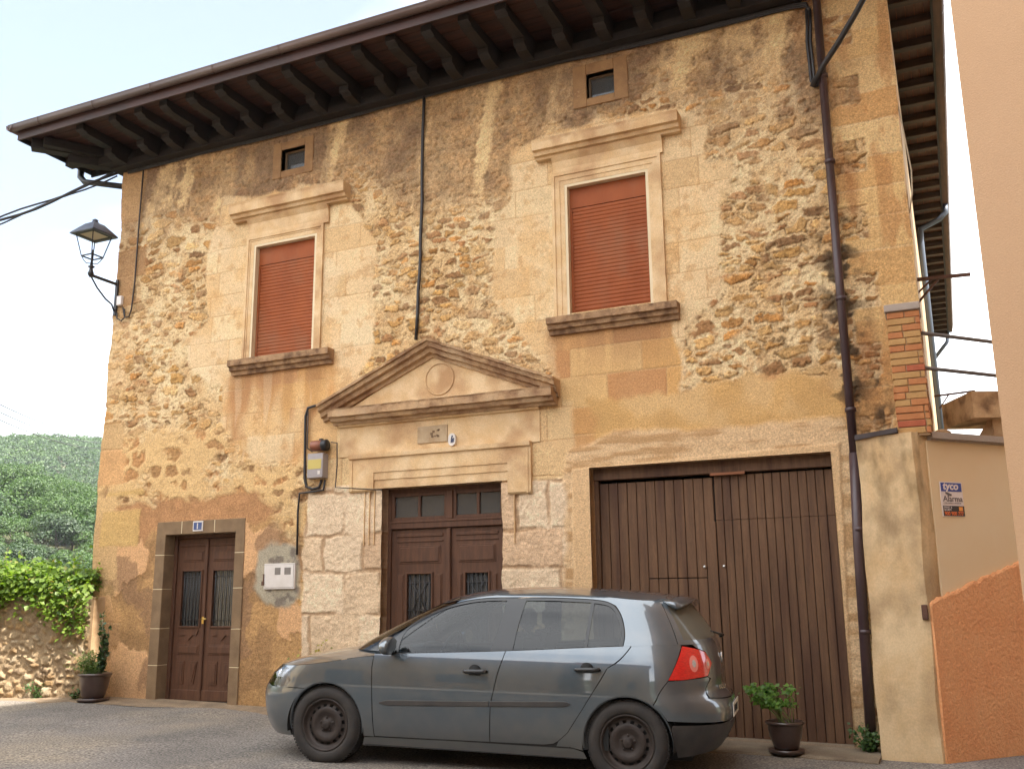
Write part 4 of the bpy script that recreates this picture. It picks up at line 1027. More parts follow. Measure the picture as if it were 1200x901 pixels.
# ------------------------------------------------------------------ parked hatchback
def paint_mat(name, c, rough=0.32, dirt=0.10):
    m = bpy.data.materials.new(name); m.use_nodes = True; nt = m.node_tree; b = nt.nodes['Principled BSDF']
    b.inputs['Metallic'].default_value = 0.45; b.inputs['Roughness'].default_value = rough
    b.inputs['Coat Weight'].default_value = 1.0; b.inputs['Coat Roughness'].default_value = 0.025; b.inputs['Coat IOR'].default_value = 1.8
    tc = nt.nodes.new('ShaderNodeTexCoord'); n = nt.nodes.new('ShaderNodeTexNoise'); n.inputs['Scale'].default_value = 7; n.inputs['Detail'].default_value = 6
    nt.links.new(tc.outputs['Object'], n.inputs['Vector'])
    r = nt.nodes.new('ShaderNodeValToRGB'); r.color_ramp.elements[0].position = 0.4; r.color_ramp.elements[1].position = 0.75
    r.color_ramp.elements[0].color = (*c, 1); r.color_ramp.elements[1].color = (*[q * (1 - dirt) + dirt * d for q, d in zip(c, (0.30, 0.25, 0.19))], 1)
    # dust thickens towards the sills
    sp = nt.nodes.new('ShaderNodeSeparateXYZ'); nt.links.new(tc.outputs['Object'], sp.inputs[0])
    mr = nt.nodes.new('ShaderNodeMapRange'); mr.inputs['From Min'].default_value = 0.55; mr.inputs['From Max'].default_value = 0.15
    mr.inputs['To Min'].default_value = 0.0; mr.inputs['To Max'].default_value = 0.35
    nt.links.new(sp.outputs['Z'], mr.inputs['Value'])
    x = nt.nodes.new('ShaderNodeMix'); x.data_type = 'RGBA'; x.inputs[7].default_value = (0.20, 0.165, 0.125, 1)
    nt.links.new(mr.outputs[0], x.inputs[0]); nt.links.new(n.outputs['Fac'], r.inputs['Fac']); nt.links.new(r.outputs['Color'], x.inputs[6])
    nt.links.new(x.outputs[2], b.inputs['Base Color'])
    mc = nt.nodes.new('ShaderNodeMapRange'); mc.inputs['From Min'].default_value = 0.5; mc.inputs['From Max'].default_value = 0.16
    mc.inputs['To Min'].default_value = 0.03; mc.inputs['To Max'].default_value = 0.10
    nt.links.new(sp.outputs['Z'], mc.inputs['Value']); nt.links.new(mc.outputs[0], b.inputs['Coat Roughness'])
    MATS[name] = m; return m
paint_mat('car_paint', (0.068, 0.094, 0.118), 0.28)
mat('car_black_plastic', (0.030, 0.029, 0.030), 0.5, (0.055, 0.050, 0.046), 6, 5, spec=0.45, bump=0.08, bscale=300)
mat('car_trim_black', (0.018, 0.018, 0.019), 0.28, spec=0.5)
mat('car_dark_inside', (0.012, 0.012, 0.012), 0.9)
mat('tyre_rubber', (0.018, 0.016, 0.015), 0.8, (0.034, 0.028, 0.024), 9, 5, bump=0.15, bscale=120)
mat('steel_wheel', (0.048, 0.036, 0.031), 0.6, (0.030, 0.023, 0.020), 12, 6, metal=0.35, bump=0.1)
mat('seat_cloth', (0.055, 0.052, 0.050), 0.9)
mat('head_cloth', (0.30, 0.29, 0.26), 0.9)
mat('silver_badge', (0.7, 0.7, 0.7), 0.25, metal=1.0)
mat('plate_white', alb(236, 232, 220, 0.85), 0.4)
mat('plate_ink', (0.03, 0.03, 0.035), 0.5)
mat('lamp_red', (0.62, 0.015, 0.012), 0.12, (0.48, 0.01, 0.01), 40, 2, 0.45, 0.55, coat=1.0, stretch=(1, 1, 4))
mat('lamp_pink', (0.72, 0.20, 0.17), 0.12, coat=1.0)
mat('lamp_clear', (0.62, 0.60, 0.60), 0.1, (0.45, 0.42, 0.42), 30, 2, coat=1.0, metal=0.3)
glass_mat('car_glass', (0.32, 0.38, 0.42), ior=1.52, extra=0.01)
glass_mat('rear_screen', (0.20, 0.21, 0.20), ior=1.5, extra=0.0, dirt=0.50, dirtcol=(0.23, 0.21, 0.165))
glass_mat('headlamp_glass', (0.85, 0.87, 0.9), ior=1.5, extra=0.06)

def itp(x, xs_, ys_): return float(np.interp(x, xs_, ys_))
def smooth_tab(xs_, ys_):
    """smooth curve through table points (monotone-ish cubic)"""
    xs_ = np.array(xs_, float); ys_ = np.array(ys_, float); m = np.gradient(ys_, xs_)
    def f(x):
        x = min(max(x, xs_[0]), xs_[-1]); i = int(np.clip(np.searchsorted(xs_, x) - 1, 0, len(xs_) - 2))
        h = xs_[i + 1] - xs_[i]; t = (x - xs_[i]) / h
        return float((2 * t**3 - 3 * t**2 + 1) * ys_[i] + (t**3 - 2 * t**2 + t) * h * m[i] + (-2 * t**3 + 3 * t**2) * ys_[i + 1] + (t**3 - t**2) * h * m[i + 1])
    return f
# lower body
T0F, T0R, KF, KR, NF, NR = 0.92, 3.30, 1.30, 1.25, 2.7, 3.0
b_xf = smooth_tab([0.15, 0.22, 0.32, 0.45, 0.56, 0.62, 0.70, 0.80, 1.10], [0.16, 0.08, 0.03, 0.0, 0.0, 0.035, 0.075, 0.20, 0.5])
b_xr = smooth_tab([0.15, 0.25, 0.36, 0.48, 0.58, 0.625, 0.68, 0.80, 0.95, 1.08, 1.2], [4.02, 4.10, 4.17, 4.20, 4.195, 4.175, 4.125, 4.115, 4.095, 4.055, 4.00])
b_w = smooth_tab([0.15, 0.20, 0.30, 0.42, 0.55, 0.68, 0.78, 0.86, 0.94, 1.02, 1.10], [0.790, 0.815, 0.852, 0.872, 0.879, 0.880, 0.873, 0.860, 0.839, 0.807, 0.768])
h0 = smooth_tab([0.0, 0.15, 0.35, 0.6, 0.9, 1.2, 1.4], [0.72, 0.775, 0.835, 0.89, 0.94, 0.985, 1.0])
def Hood(x, y): return h0(x) - 0.105 * (abs(y) / 0.86) ** 2.6 - 0.03 * max(0, 0.4 - x) * (abs(y) / .86) ** 2
belt = smooth_tab([1.30, 1.55, 2.44, 3.40, 3.9, 4.2], [0.905, 0.918, 0.965, 1.030, 1.055, 1.062])
def Bs(t, z):
    """lower body: perimeter parameter t, height z"""
    w = b_w(z)
    if t < T0F:
        th = min((T0F - t) / KF, 1) * math.pi / 2; L = T0F - b_xf(z)
        return T0F - L * math.sin(th) ** (2 / NF), w * max(math.cos(th), 0) ** (2 / NF)
    if t > T0R:
        th = min((t - T0R) / KR, 1) * math.pi / 2; L = b_xr(z) - T0R
        return T0R + L * math.sin(th) ** (2 / NR), w * max(math.cos(th), 0) ** (2 / NR)
    return t, w
def t_of_x(x, z):
    if x < T0F:
        u = min((T0F - x) / (T0F - b_xf(z)), 1); return T0F - KF * math.asin(u ** (NF / 2)) / (math.pi / 2)
    if x > T0R:
        u = min((x - T0R) / (b_xr(z) - T0R), 1); return T0R + KR * math.asin(u ** (NR / 2)) / (math.pi / 2)
    return x
def zt(t):
    if t < 1.36:
        z = 0.75
        for _ in range(12): x, y = Bs(t, z); z = 0.5 * z + 0.5 * Hood(x, y)
        return z
    return belt(t if t < T0R else Bs(t, 1.0)[0])
# cabin
C0F, C0R, CKF, CKR, CNF, CNR = 2.50, 3.30, 1.25, 1.05, 4.6, 3.1
c_xf = smooth_tab([0.90, 1.0, 1.10, 1.20, 1.30, 1.40, 1.48], [0.90, 1.05, 1.235, 1.425, 1.63, 1.87, 2.15])
c_xr = smooth_tab([0.95, 1.05, 1.10, 1.20, 1.30, 1.38, 1.43, 1.48], [4.085, 4.065, 4.04, 3.975, 3.90, 3.835, 3.785, 3.71])
c_w = smooth_tab([0.90, 0.98, 1.06, 1.15, 1.25, 1.33, 1.38, 1.42, 1.47], [0.846, 0.822, 0.786, 0.742, 0.690, 0.643, 0.606, 0.56, 0.42])
r0 = smooth_tab([1.75, 1.95, 2.2, 2.5, 2.8, 3.2, 3.6, 3.85], [1.375, 1.425, 1.463, 1.482, 1.486, 1.474, 1.447, 1.420])
def Roof(x, y): return r0(x) - 0.070 * (abs(y) / 0.6) ** 2.2
def Cs(t, z):
    w = c_w(z)
    if t < C0F:
        th = min((C0F - t) / CKF, 1) * math.pi / 2; L = C0F - c_xf(z)
        return C0F - L * math.sin(th) ** (2 / CNF), w * max(math.cos(th), 0) ** (2 / CNF)
    if t > C0R:
        th = min((t - C0R) / CKR, 1) * math.pi / 2; L = c_xr(z) - C0R
        return C0R + L * math.sin(th) ** (2 / CNR), w * max(math.cos(th), 0) ** (2 / CNR)
    return t, w
def ct_of_x(x, z):
    if x < C0F:
        u = min((C0F - x) / (C0F - c_xf(z)), 1); return C0F - CKF * math.asin(u ** (CNF / 2)) / (math.pi / 2)
    if x > C0R:
        u = min((x - C0R) / (c_xr(z) - C0R), 1); return C0R + CKR * math.asin(u ** (CNR / 2)) / (math.pi / 2)
    return x
def czt(t):
    z = 1.38
    for _ in range(14): x, y = Cs(t, z); z = 0.5 * z + 0.5 * Roof(x, y)
    return z

# pose
A0 = np.array([-5.0018, 7.0951, 0.40]); B0 = np.array([-2.4452, 7.4376, 0.33])
ux = (B0 - A0) / np.linalg.norm(B0 - A0); nn = np.cross(ux, [0, 0, 1]); nn /= np.linalg.norm(nn); uz_ = np.cross(nn, ux); uz_ = uz_ * np.sign(uz_[2]); uy = np.cross(uz_, ux)
O = A0 - ux * 0.87 + uy * 0.865 - uz_ * 0.316
def cpx(px, py, f='B'):
    """side-view x, z of a feature seen at a photo pixel, on the near flank"""
    d = ray(px, py); y = -0.86
    for _ in range(25):
        P0 = O + uy * y; t = ((P0 - CAM) @ uy) / (d @ uy); q = CAM + t * d - O; x, z = q @ ux, q @ uz_
        if f == 'B': yy = -Bs(t_of_x(min(max(x, 0.02), 4.19), z), z)[1]
        else: yy = -Cs(ct_of_x(min(max(x, 1.0), 4.08), min(max(z, .9), 1.45)), min(max(z, .9), 1.46))[1]
        y = 0.5 * y + 0.5 * min(yy, -0.3)
    return x, z
CAR = bpy.data.objects.new('parked_car', None); COL.objects.link(CAR)
CAR.matrix_world = Matrix([[ux[0], uy[0], uz_[0], O[0]], [ux[1], uy[1], uz_[1], O[1]], [ux[2], uy[2], uz_[2], O[2]], [0, 0, 0, 1]])
tag(CAR, 'dusty grey five door hatchback with black steel wheels parked before the house', 'car')

def densify(poly, step=0.03, closed=True):
    out = []; n = len(poly)
    for i in range(n if closed else n - 1):
        a = poly[i]; b = poly[(i + 1) % n]; L = math.hypot(b[0] - a[0], b[1] - a[1]); k = max(1, int(L / step))
        for j in range(k): out.append((a[0] + (b[0] - a[0]) * j / k, a[1] + (b[1] - a[1]) * j / k))
    if not closed: out.append(poly[-1])
    return out
def offset(poly, d):
    """grow (d > 0) or shrink a counter-clockwise polygon"""
    P = [Vector(p) for p in poly]; n = len(P)
    ar = sum(P[i].x * P[(i + 1) % n].y - P[(i + 1) % n].x * P[i].y for i in range(n))
    s_ = 1 if ar > 0 else -1; out = []
    for i in range(n):
        a, b, c = P[i - 1], P[i], P[(i + 1) % n]
        e1 = (b - a).normalized(); e2 = (c - b).normalized(); n1_ = Vector((e1.y, -e1.x)) * s_; n2_ = Vector((e2.y, -e2.x)) * s_
        m_ = n1_ + n2_
        if m_.length < 1e-4: m_ = n1_
        m_.normalize(); k = d / max(0.35, m_.dot(n1_)); out.append((b.x + m_.x * k, b.y + m_.y * k))
    return out
def patch(name, outer, holes, surf, m, parent, grid=0.035, side=-1, inset=0.0, both=False, thick=0.0, smooth=True):
    """triangulate a region of the (t, z) plane and wrap it on the body surface"""
    pts = []; edges = []; loops = [densify(outer, grid)] + [densify(h, grid * 0.8) for h in holes]
    for L in loops:
        k = len(pts); pts += L; edges += [(k + i, k + (i + 1) % len(L)) for i in range(len(L))]
    o = np.array(loops[0]); A = np.arange(o[:, 0].min(), o[:, 0].max(), grid); Bv = np.arange(o[:, 1].min(), o[:, 1].max(), grid)
    GX, GZ = np.meshgrid(A, Bv); GX = GX + (np.arange(len(Bv)) % 2)[:, None] * grid * 0.5
    ok = poly_sd(GX, GZ, loops[0]) > grid * 0.45
    for h in loops[1:]: ok &= poly_sd(GX, GZ, h) < -grid * 0.45
    pts += [(float(a), float(b)) for a, b in zip(GX[ok], GZ[ok])]
    vs2, ed, fc, *_ = delaunay_2d_cdt([Vector(p) for p in pts], edges, [], 0, 1e-7)
    V2 = np.array([v[:] for v in vs2]); F = []
    cen = np.array([V2[list(f)].mean(0) for f in fc])
    keep = poly_sd(cen[:, 0], cen[:, 1], loops[0]) > 0
    for h in loops[1:]: keep &= poly_sd(cen[:, 0], cen[:, 1], h) < 0
    F = [tuple(f) for f, k in zip(fc, keep) if k]
    def pos(t, z):
        x, y = surf(t, z); return np.array([x, y, z])
    co = []; nr = []
    for t, z in V2:
        p = pos(t, z); e = 0.004; a = pos(t + e, z) - pos(t - e, z); b_ = pos(t, z + e) - pos(t, z - e)
        nrm = np.cross(b_, a); nrm = nrm / (np.linalg.norm(nrm) + 1e-12)
        if nrm[1] < 0 and abs(nrm[1]) > 0.2: nrm = -nrm
        if p[1] < 0.02 and nrm[0] * (1 if p[0] > 2 else -1) < 0: nrm = -nrm
        co.append(p - nrm * inset); nr.append(nrm)
    out = []
    for sd_ in ((-1, 1) if both else (side,)):
        vs = [(p[0], p[1] * sd_, p[2]) for p in co]; ns = [(q[0], q[1] * sd_, q[2]) for q in nr]
        me = bpy.data.meshes.new(name); fs = F if True else F
        # orient outward
        f0 = []
        for f in F:
            p0, p1, p2 = [Vector(vs[i]) for i in f[:3]]; fn = (p1 - p0).cross(p2 - p0)
            f0.append(f if fn.dot(Vector(ns[f[0]])) >= 0 else tuple(reversed(f)))
        me.from_pydata(vs, [], f0); me.materials.append(MATS[m] if isinstance(m, str) else m)
        me.polygons.foreach_set('use_smooth', [smooth] * len(f0))
        if smooth: me.normals_split_custom_set_from_vertices([Vector(q).normalized() for q in ns])
        ob = bpy.data.objects.new(name, me); COL.objects.link(ob); ob.parent = parent
        if thick:
            md = ob.modifiers.new('edge', 'SOLIDIFY'); md.thickness = thick; md.offset = -1; md.use_rim = True
        out.append(ob)
    return out
G = 0.0035                                    # half shut line
def arc(cx_, cz_, r, a0, a1, n=22, sq=1.0):
    return [(cx_ + r * math.cos(math.radians(a0 + (a1 - a0) * i / n)), cz_ + r * sq * math.sin(math.radians(a0 + (a1 - a0) * i / n))) for i in range(n + 1)]
tx = lambda L: [(t_of_x(x, z), z) for x, z in L]
FW, RW, RA = (0.87, 0.316), (3.448, 0.316), 0.352
TF0 = T0F - KF; TR1 = T0R + KR
def topl(t0, t1, n=24, dz=0.0): return [(t0 + (t1 - t0) * i / n, zt(t0 + (t1 - t0) * i / n) - dz) for i in range(n + 1)]
# head lamp outline (x, z), from the photo
HL = [(0.37, 0.775), (0.22, 0.70), (0.16, 0.625), (0.28, 0.602), (0.44, 0.606), (0.50, 0.66), (0.475, 0.745)]
TL = [cpx(799, 757), cpx(783, 797), cpx(800, 796.5), cpx(829, 791.5), cpx(833.5, 776), cpx(826, 764), cpx(815, 760)]
# front bumper
def xzb(x): return (t_of_x(x, 0.60), 0.60)
arF = arc(*FW, RA, 180, 0, 30)
bump = [(TF0, 0.20), (t_of_x(0.30, 0.20), 0.195), (t_of_x(0.515, 0.20), 0.20)]
lowF = [p for p in arF if p[0] < 0.87 and p[1] < 0.595]
fb_poly = bump + [(t_of_x(x - 0.001, z), z) for x, z in lowF] + [(t_of_x(0.664, 0.60), 0.60)] + [(t_of_x(0.44, 0.60), 0.600), (t_of_x(0.27, 0.60), 0.596), (t_of_x(0.13, 0.60), 0.62)] + [(TF0, 0.66)]
patch('front_bumper', fb_poly, [], Bs, 'car_paint', CAR, both=True)
# fender
fen = [(t_of_x(0.666, 0.606), 0.606)] + [(t_of_x(x, z), z) for x, z in arF if z > 0.607 or x > 0.87] 
fen = [p for p in fen] + [(t_of_x(1.222, 0.22), 0.245), (1.318, 0.245), (1.300, 0.55), (1.285, 0.80), (1.290, zt(1.290) - 0.001)]
fen += [(t, zt(t) - 0.0015) for t in np.linspace(1.27, t_of_x(0.385, 0.775), 22)] + [(t_of_x(0.485, 0.745), 0.748), (t_of_x(0.51, 0.66), 0.66), (t_of_x(0.45, 0.607), 0.607)]
patch('front_wing', fen, [], Bs, 'car_paint', CAR, both=True)
# grille and nose strip between the lamps
nose = [(TF0, 0.668), (t_of_x(0.12, 0.63), 0.628), (t_of_x(0.155, 0.64), 0.64), (t_of_x(0.21, 0.70), 0.70)] + [(t, zt(t) - 0.004) for t in np.linspace(t_of_x(0.26, 0.74), TF0, 8)]
patch('grille', nose, [], Bs, 'car_trim_black', CAR, both=True, inset=0.01)
hl = tx(HL)
for o in patch('headlight', hl, [], Bs, 'headlamp_glass', CAR, both=True, grid=0.02):
    sd_ = -1 if min(v.co.y for v in o.data.vertices) < 0 else 1
    hb = patch('lamp_housing', offset(hl, 0.004), [], Bs, mat('lamp_housing', (0.50, 0.51, 0.53), 0.25, (0.10, 0.10, 0.11), 7, 2, 0.45, 0.6, metal=0.6) if 'lamp_housing' not in MATS else 'lamp_housing', o, side=sd_, inset=0.045, grid=0.03)
    l_ = MB(); l_.lathe([(0.0005, -0.05), (0.05, -0.035), (0.062, 0.0)], (0.33, sd_ * 0.64, 0.685), 20, 'x'); l_.build('reflector', 'silver_badge', o, local=True)
# doors
pf = [(2.335, 0.285), (2.345, 0.55), (2.40, 0.80), (2.452, belt(2.45))]
fd = [(1.325, 0.250), (2.335 - G, 0.262)] + [(x - G, z) for x, z in pf[1:]] + topl(2.452 - G, 1.36, 16) + [(1.297, 0.907), (1.292, 0.80), (1.307, 0.55)]
d1 = patch('door', fd, [], Bs, 'car_paint', CAR, both=True)
back = [(2.90, 0.300), (2.98, 0.37), (3.10, 0.55), (3.26, 0.80), (3.385, belt(3.385))]
rd = [(2.335 + G, 0.262), (2.78, 0.268), (2.86, 0.280)] + [(x - G, z) for x, z in back] + topl(3.385 - G, 2.452 + G, 14) + [(x + G, z) for x, z in pf[:0:-1]]
d2 = patch('door', rd, [], Bs, 'car_paint', CAR, both=True)
# sill
sl = [(1.20, 0.165), (3.12, 0.175), (3.10, 0.225), (2.98, 0.262), (2.80, 0.258), (1.33, 0.240), (1.225, 0.235)]
patch('sill', sl, [], lambda t, z: (t, b_w(z) - 0.004), 'car_paint', CAR, both=True)
# rear quarter, lower part
arR = [p for p in arc(*RW, RA, 180, 0, 30)]
rq = [(2.90 + G, 0.285), (3.096, 0.24)] + [p for p in arR] 
rq = [(2.885, 0.262), (2.99, 0.262), (3.098, 0.24)] + [(t_of_x(x, z), z) for x, z in arR if (x < 3.448 or z > 0.595)] + [(t_of_x(3.645, 0.60) , 0.602), (t_of_x(TL[1][0] - 0.004, TL[1][1]), TL[1][1] - 0.006), (t_of_x(TL[0][0] - 0.006, TL[0][1]), TL[0][1])]
tqe = rq[-1][0]
rq += [(t, zt(t)) for t in np.linspace(tqe, 3.385 + G, 14)] + [(x + G, z) for x, z in back[::-1]]
# cabin side with the glass opening
FGa = [(1.50, 0.925), (1.497, 1.02), (1.525, 1.105), (1.60, 1.168), (1.72, 1.235), (1.86, 1.292), (2.01, 1.332), (2.18, 1.358), (2.392, 1.368), (2.365, 1.16), (2.315, 0.958)]
RG = [(2.507, 0.974), (2.525, 1.16), (2.560, 1.371), (2.805, 1.373), (3.118, 1.364), (3.108, 1.18), (3.098, 1.006)]
QG = [(3.124, 1.008), (3.135, 1.18), (3.146, 1.360), (3.262, 1.340), (3.328, 1.288), (3.372, 1.20), (3.394, 1.11), (3.380, 1.030)]
def crom(P, keep=(), k=5):
    out = []; n = len(P)
    for i in range(n):
        p0, p1, p2, p3 = [np.array(P[(i + j) % n]) for j in (-1, 0, 1, 2)]
        if i in keep: p0 = p1
        if (i + 1) % n in keep: p3 = p2
        for j in range(k):
            t = j / k; out.append(tuple(0.5 * (2 * p1 + (p2 - p0) * t + (2 * p0 - 5 * p1 + 4 * p2 - p3) * t * t + (3 * p1 - p0 - 3 * p2 + p3) * t ** 3)))
    return out
FGa = crom(FGa, (0, 8, 10)); QG = crom(QG, (0, 2, 7)); 
ctx = lambda L: [(ct_of_x(x, z), z) for x, z in L]
DLO = [(1.345, 0.925), (1.40, 1.00), (1.475, 1.09), (1.585, 1.182), (1.71, 1.252), (1.855, 1.312), (2.01, 1.352), (2.18, 1.378), (2.39, 1.388), (2.80, 1.393), (3.13, 1.384), (3.275, 1.360), (3.35, 1.302), (3.395, 1.215), (3.416, 1.11), (3.405, 1.020), (3.20, 1.004), (2.44, 0.953), (1.60, 0.912)]
DLO = crom(DLO, (0, 15)); dlo = ctx(DLO)
# body in white round the glass: pillar, roof rail and rear pillar in one pressing with the quarter
cz = 0.006
ts = np.linspace(ct_of_x(1.345, 0.93), ct_of_x(1.93, 1.36), 12)
FP = []     # foot of the screen pillar up to the roof
for z in np.linspace(0.93, 1.385, 16): FP.append((C0F - CKF * math.acos((0.955 - 0.02 * (z - .93)) ** (CNF / 2)) / (math.pi / 2), z))
top_ = [(t, czt(t)) for t in np.linspace(FP[-1][0], C0R + 0.34, 40)]
RP = []
for z in np.linspace(1.40, 1.05, 16): RP.append((C0R + CKR * math.acos((0.885 - 0.02 * (z - 1.05)) ** (CNR / 2)) / (math.pi / 2), z))
top_ = [p for p in top_ if p[0] < RP[0][0] - 0.005]
bot_ = [(t, (belt(t) if t > 1.37 else 0.915) + 0.001) for t in np.linspace(Cs(RP[-1][0], 1.05)[0] - 0.02, FP[0][0] + 0.02, 44)]
bot_ = [(ct_of_x(x, z), z) for x, z in bot_ if x > 1.30]
side_poly = FP + top_ + RP + bot_
patch('side_frame', side_poly, [offset(dlo, 0.004)], Cs, 'car_paint', CAR, both=True, grid=0.04)
patch('rear_quarter', rq, [], Bs, 'car_paint', CAR, both=True)
tr = patch('window_trim', dlo, [ctx(FGa), ctx(RG), ctx(QG)], Cs, 'car_trim_black', CAR, both=True, inset=0.004, grid=0.03)
for nm, L in (('front_window', FGa), ('rear_window', RG), ('quarter_window', QG)):
    patch(nm, offset(ctx(L), 0.004), [], Cs, 'car_glass', CAR, both=True, inset=0.010, grid=0.045)
# belt ledge between body and cabin
def strip(name, A_, B_, m, parent=CAR, both=True):
    for s_ in ((-1, 1) if both else (-1,)):
        q = MB(); n = len(A_); vs = [(x, y * s_, z) for x, y, z in A_] + [(x, y * s_, z) for x, y, z in B_]
        q.add(vs, [(i, i + 1, n + i + 1, n + i) for i in range(n - 1)], True); o = q.build(name, m, parent, local=True)
xs_b = np.linspace(1.30, 3.98, 60)
La = [(Bs(t_of_x(x, belt(x)), zt(t_of_x(x, 1.0)))) for x in xs_b]
La = []; Lb = []
for x in xs_b:
    t = t_of_x(x, 1.0) if x > T0R else x; z = zt(t); bx, by = Bs(t, z); La.append((bx, by - 0.001, z))
    zc = z + 0.006; c_, cy_ = Cs(ct_of_x(bx, max(zc, 0.93)), max(zc, 0.93)); Lb.append((bx, min(cy_ - 0.006, by - 0.002), zc))
strip('waist_seal', La, Lb, 'car_trim_black')
# roof and bonnet as height fields over their plan outline
def field(name, plan, zf, m, parent, grid=0.06, flip=False):
    pts = densify(plan, 0.04); k = len(pts); edges = [(i, (i + 1) % k) for i in range(k)]
    o = np.array(pts); GX, GY = np.meshgrid(np.arange(o[:, 0].min(), o[:, 0].max(), grid), np.arange(o[:, 1].min(), o[:, 1].max(), grid))
    ok = poly_sd(GX, GY, pts) > grid * 0.4; pts = pts + [(float(a), float(b)) for a, b in zip(GX[ok], GY[ok])]
    v2, _, fc, *_ = delaunay_2d_cdt([Vector(p) for p in pts], edges, [], 1, 1e-7)
    q = MB(); q.add([(v.x, v.y, zf(v.x, v.y)) for v in v2], [tuple(f) for f in fc], True)
    return q.build(name, m, parent, local=True)
rp = []
for t in np.linspace(C0F - CKF, C0R + CKR, 90): x, y = Cs(t, czt(t)); rp.append((x, y))
rp = [p for p in rp if p[0] < 3.80]
plan = [(x, -y) for x, y in rp] + [(x, y) for x, y in rp[::-1] if y > 0.001]
field('roof_panel', plan, Roof, 'car_paint', CAR)
# spoiler lip at the rear roof edge
sp = MB(); n = 20; vs = []
for i in range(n + 1):
    y = -0.555 + 1.11 * i / n; k = 1 - (abs(y) / 0.6) ** 6 * 0.5; xr = 3.905 - 0.10 * (abs(y) / .57) ** 4
    for (x, z) in ((3.70, Roof(3.70, y) + 0.003), (3.80, Roof(3.80, y) + 0.003), (xr, Roof(3.85, y) - 0.022), (xr - 0.01, Roof(3.85, y) - 0.045), (3.80, Roof(3.80, y) - 0.05)): vs.append((x, y, z))
sp.add(vs, [(5 * i + k, 5 * i + 5 + k, 5 * i + 5 + (k + 1) % 5, 5 * i + (k + 1) % 5) for i in range(n) for k in range(5)] + [tuple(range(5)), tuple(range(5 * n + 4, 5 * n - 1, -1))], True)
sp.build('roof_spoiler', 'car_paint', CAR, local=True)
ed = [Bs(t, zt(t)) for t in np.linspace(TF0, t_of_x(1.33, 1.0), 60)]
plan = [(x + (0.045 if y < 0.5 else 0.0), -y + 0.006) for x, y in ed if y > 0.02] + [(1.02 + 0.30 * (abs(y) / 0.84) ** 2.2, y) for y in np.linspace(-0.80, 0.80, 16)] + [(x + (0.045 if y < 0.5 else 0.0), y - 0.006) for x, y in ed[::-1] if y > 0.02]
field('bonnet', plan, lambda x, y: Hood(x, y) + 0.0, 'car_paint', CAR)
# windscreen, rear screen, tailgate
ws = [(p[0] - 0.012, p[1]) for p in FP] ; wsp = [(C0F - CKF, 0.93)] + ws + [(C0F - CKF, 1.372)]
patch('windscreen', wsp, [], Cs, 'car_glass', CAR, both=True, grid=0.06, inset=0.006)
rs = [(C0R + CKR, 1.10)] + [(C0R + CKR * math.acos((0.80) ** (CNR / 2)) / (math.pi / 2), z) for z in np.linspace(1.075, 1.365, 8)] + [(C0R + CKR, 1.385)]
rsx = [(p[0] + 0.006, p[1]) for p in RP]
gp = [(C0R + CKR, 1.06)] + [(p[0], p[1]) for p in rsx[::-1]] + [(C0R + CKR, 1.40)]
inner = [(C0R + CKR + 0.001, 1.095)] + [(C0R + CKR * math.acos((0.835) ** (CNR / 2)) / (math.pi / 2) + 0.0, z) for z in np.linspace(1.085, 1.35, 8)] + [(C0R + CKR + 0.001, 1.372)]
patch('tailgate_frame', [gp[0]] + [(p[0], p[1]) for p in gp[1:-1]] + [gp[-1], (C0R + CKR, 1.374)] + inner[::-1][1:-1] + [(C0R + CKR, 1.095)], [], Cs, 'car_paint', CAR, both=True, grid=0.03)
patch('rear_screen', [(C0R + CKR, 1.095)] + inner[1:-1] + [(C0R + CKR, 1.374)], [], Cs, 'rear_screen', CAR, both=True, grid=0.04, inset=0.003)
tl = tx(TL)
hatch = [(TR1, 0.625), (t_of_x(4.05, 0.66), 0.655), (t_of_x(4.03, 0.70), 0.72), (t_of_x(4.06, 0.80), 0.795), (t_of_x(TL[3][0], TL[3][1]) + 0.012, TL[3][1] - 0.008), (t_of_x(TL[4][0], TL[4][1]) + 0.010, TL[4][1]), (t_of_x(TL[5][0], TL[5][1]) + 0.012, TL[5][1] + 0.006), (t_of_x(TL[6][0], TL[6][1]) + 0.012, TL[6][1] + 0.010), (t_of_x(3.935, 1.045), 1.050)] + [(t, zt(t) + 0.012) for t in np.linspace(t_of_x(3.93, 1.05), TR1, 8)]
TG = patch('tailgate', hatch, [], Bs, 'car_paint', CAR, both=True, grid=0.03)
for o in patch('tail_light', tl, [], Bs, 'lamp_red', CAR, both=True, grid=0.02, inset=-0.004):
    s_ = -1 if min(v.co.y for v in o.data.vertices) < 0 else 1
    for (px, py, r_, m_) in ((812.5, 777.5, 0.062, 'lamp_pink'), (828.5, 777.5, 0.038, 'lamp_pink')):
        x, z = cpx(px, py); t = t_of_x(x, z)
        dd = [(t + r_ * 0.9 * math.cos(a_), z + r_ * math.sin(a_)) for a_ in np.linspace(0, 2 * math.pi, 20)[:-1]]
        l1_ = patch('lamp_lens', dd, [], Bs, m_, o, side=s_, grid=0.015, inset=-0.007)[0]
        dd = [(t + r_ * .40 * math.cos(a_), z + r_ * .45 * math.sin(a_)) for a_ in np.linspace(0, 2 * math.pi, 14)[:-1]]
        patch('lamp_bulb_lens', dd, [], Bs, 'lamp_clear', o, side=s_, grid=0.012, inset=-0.010)
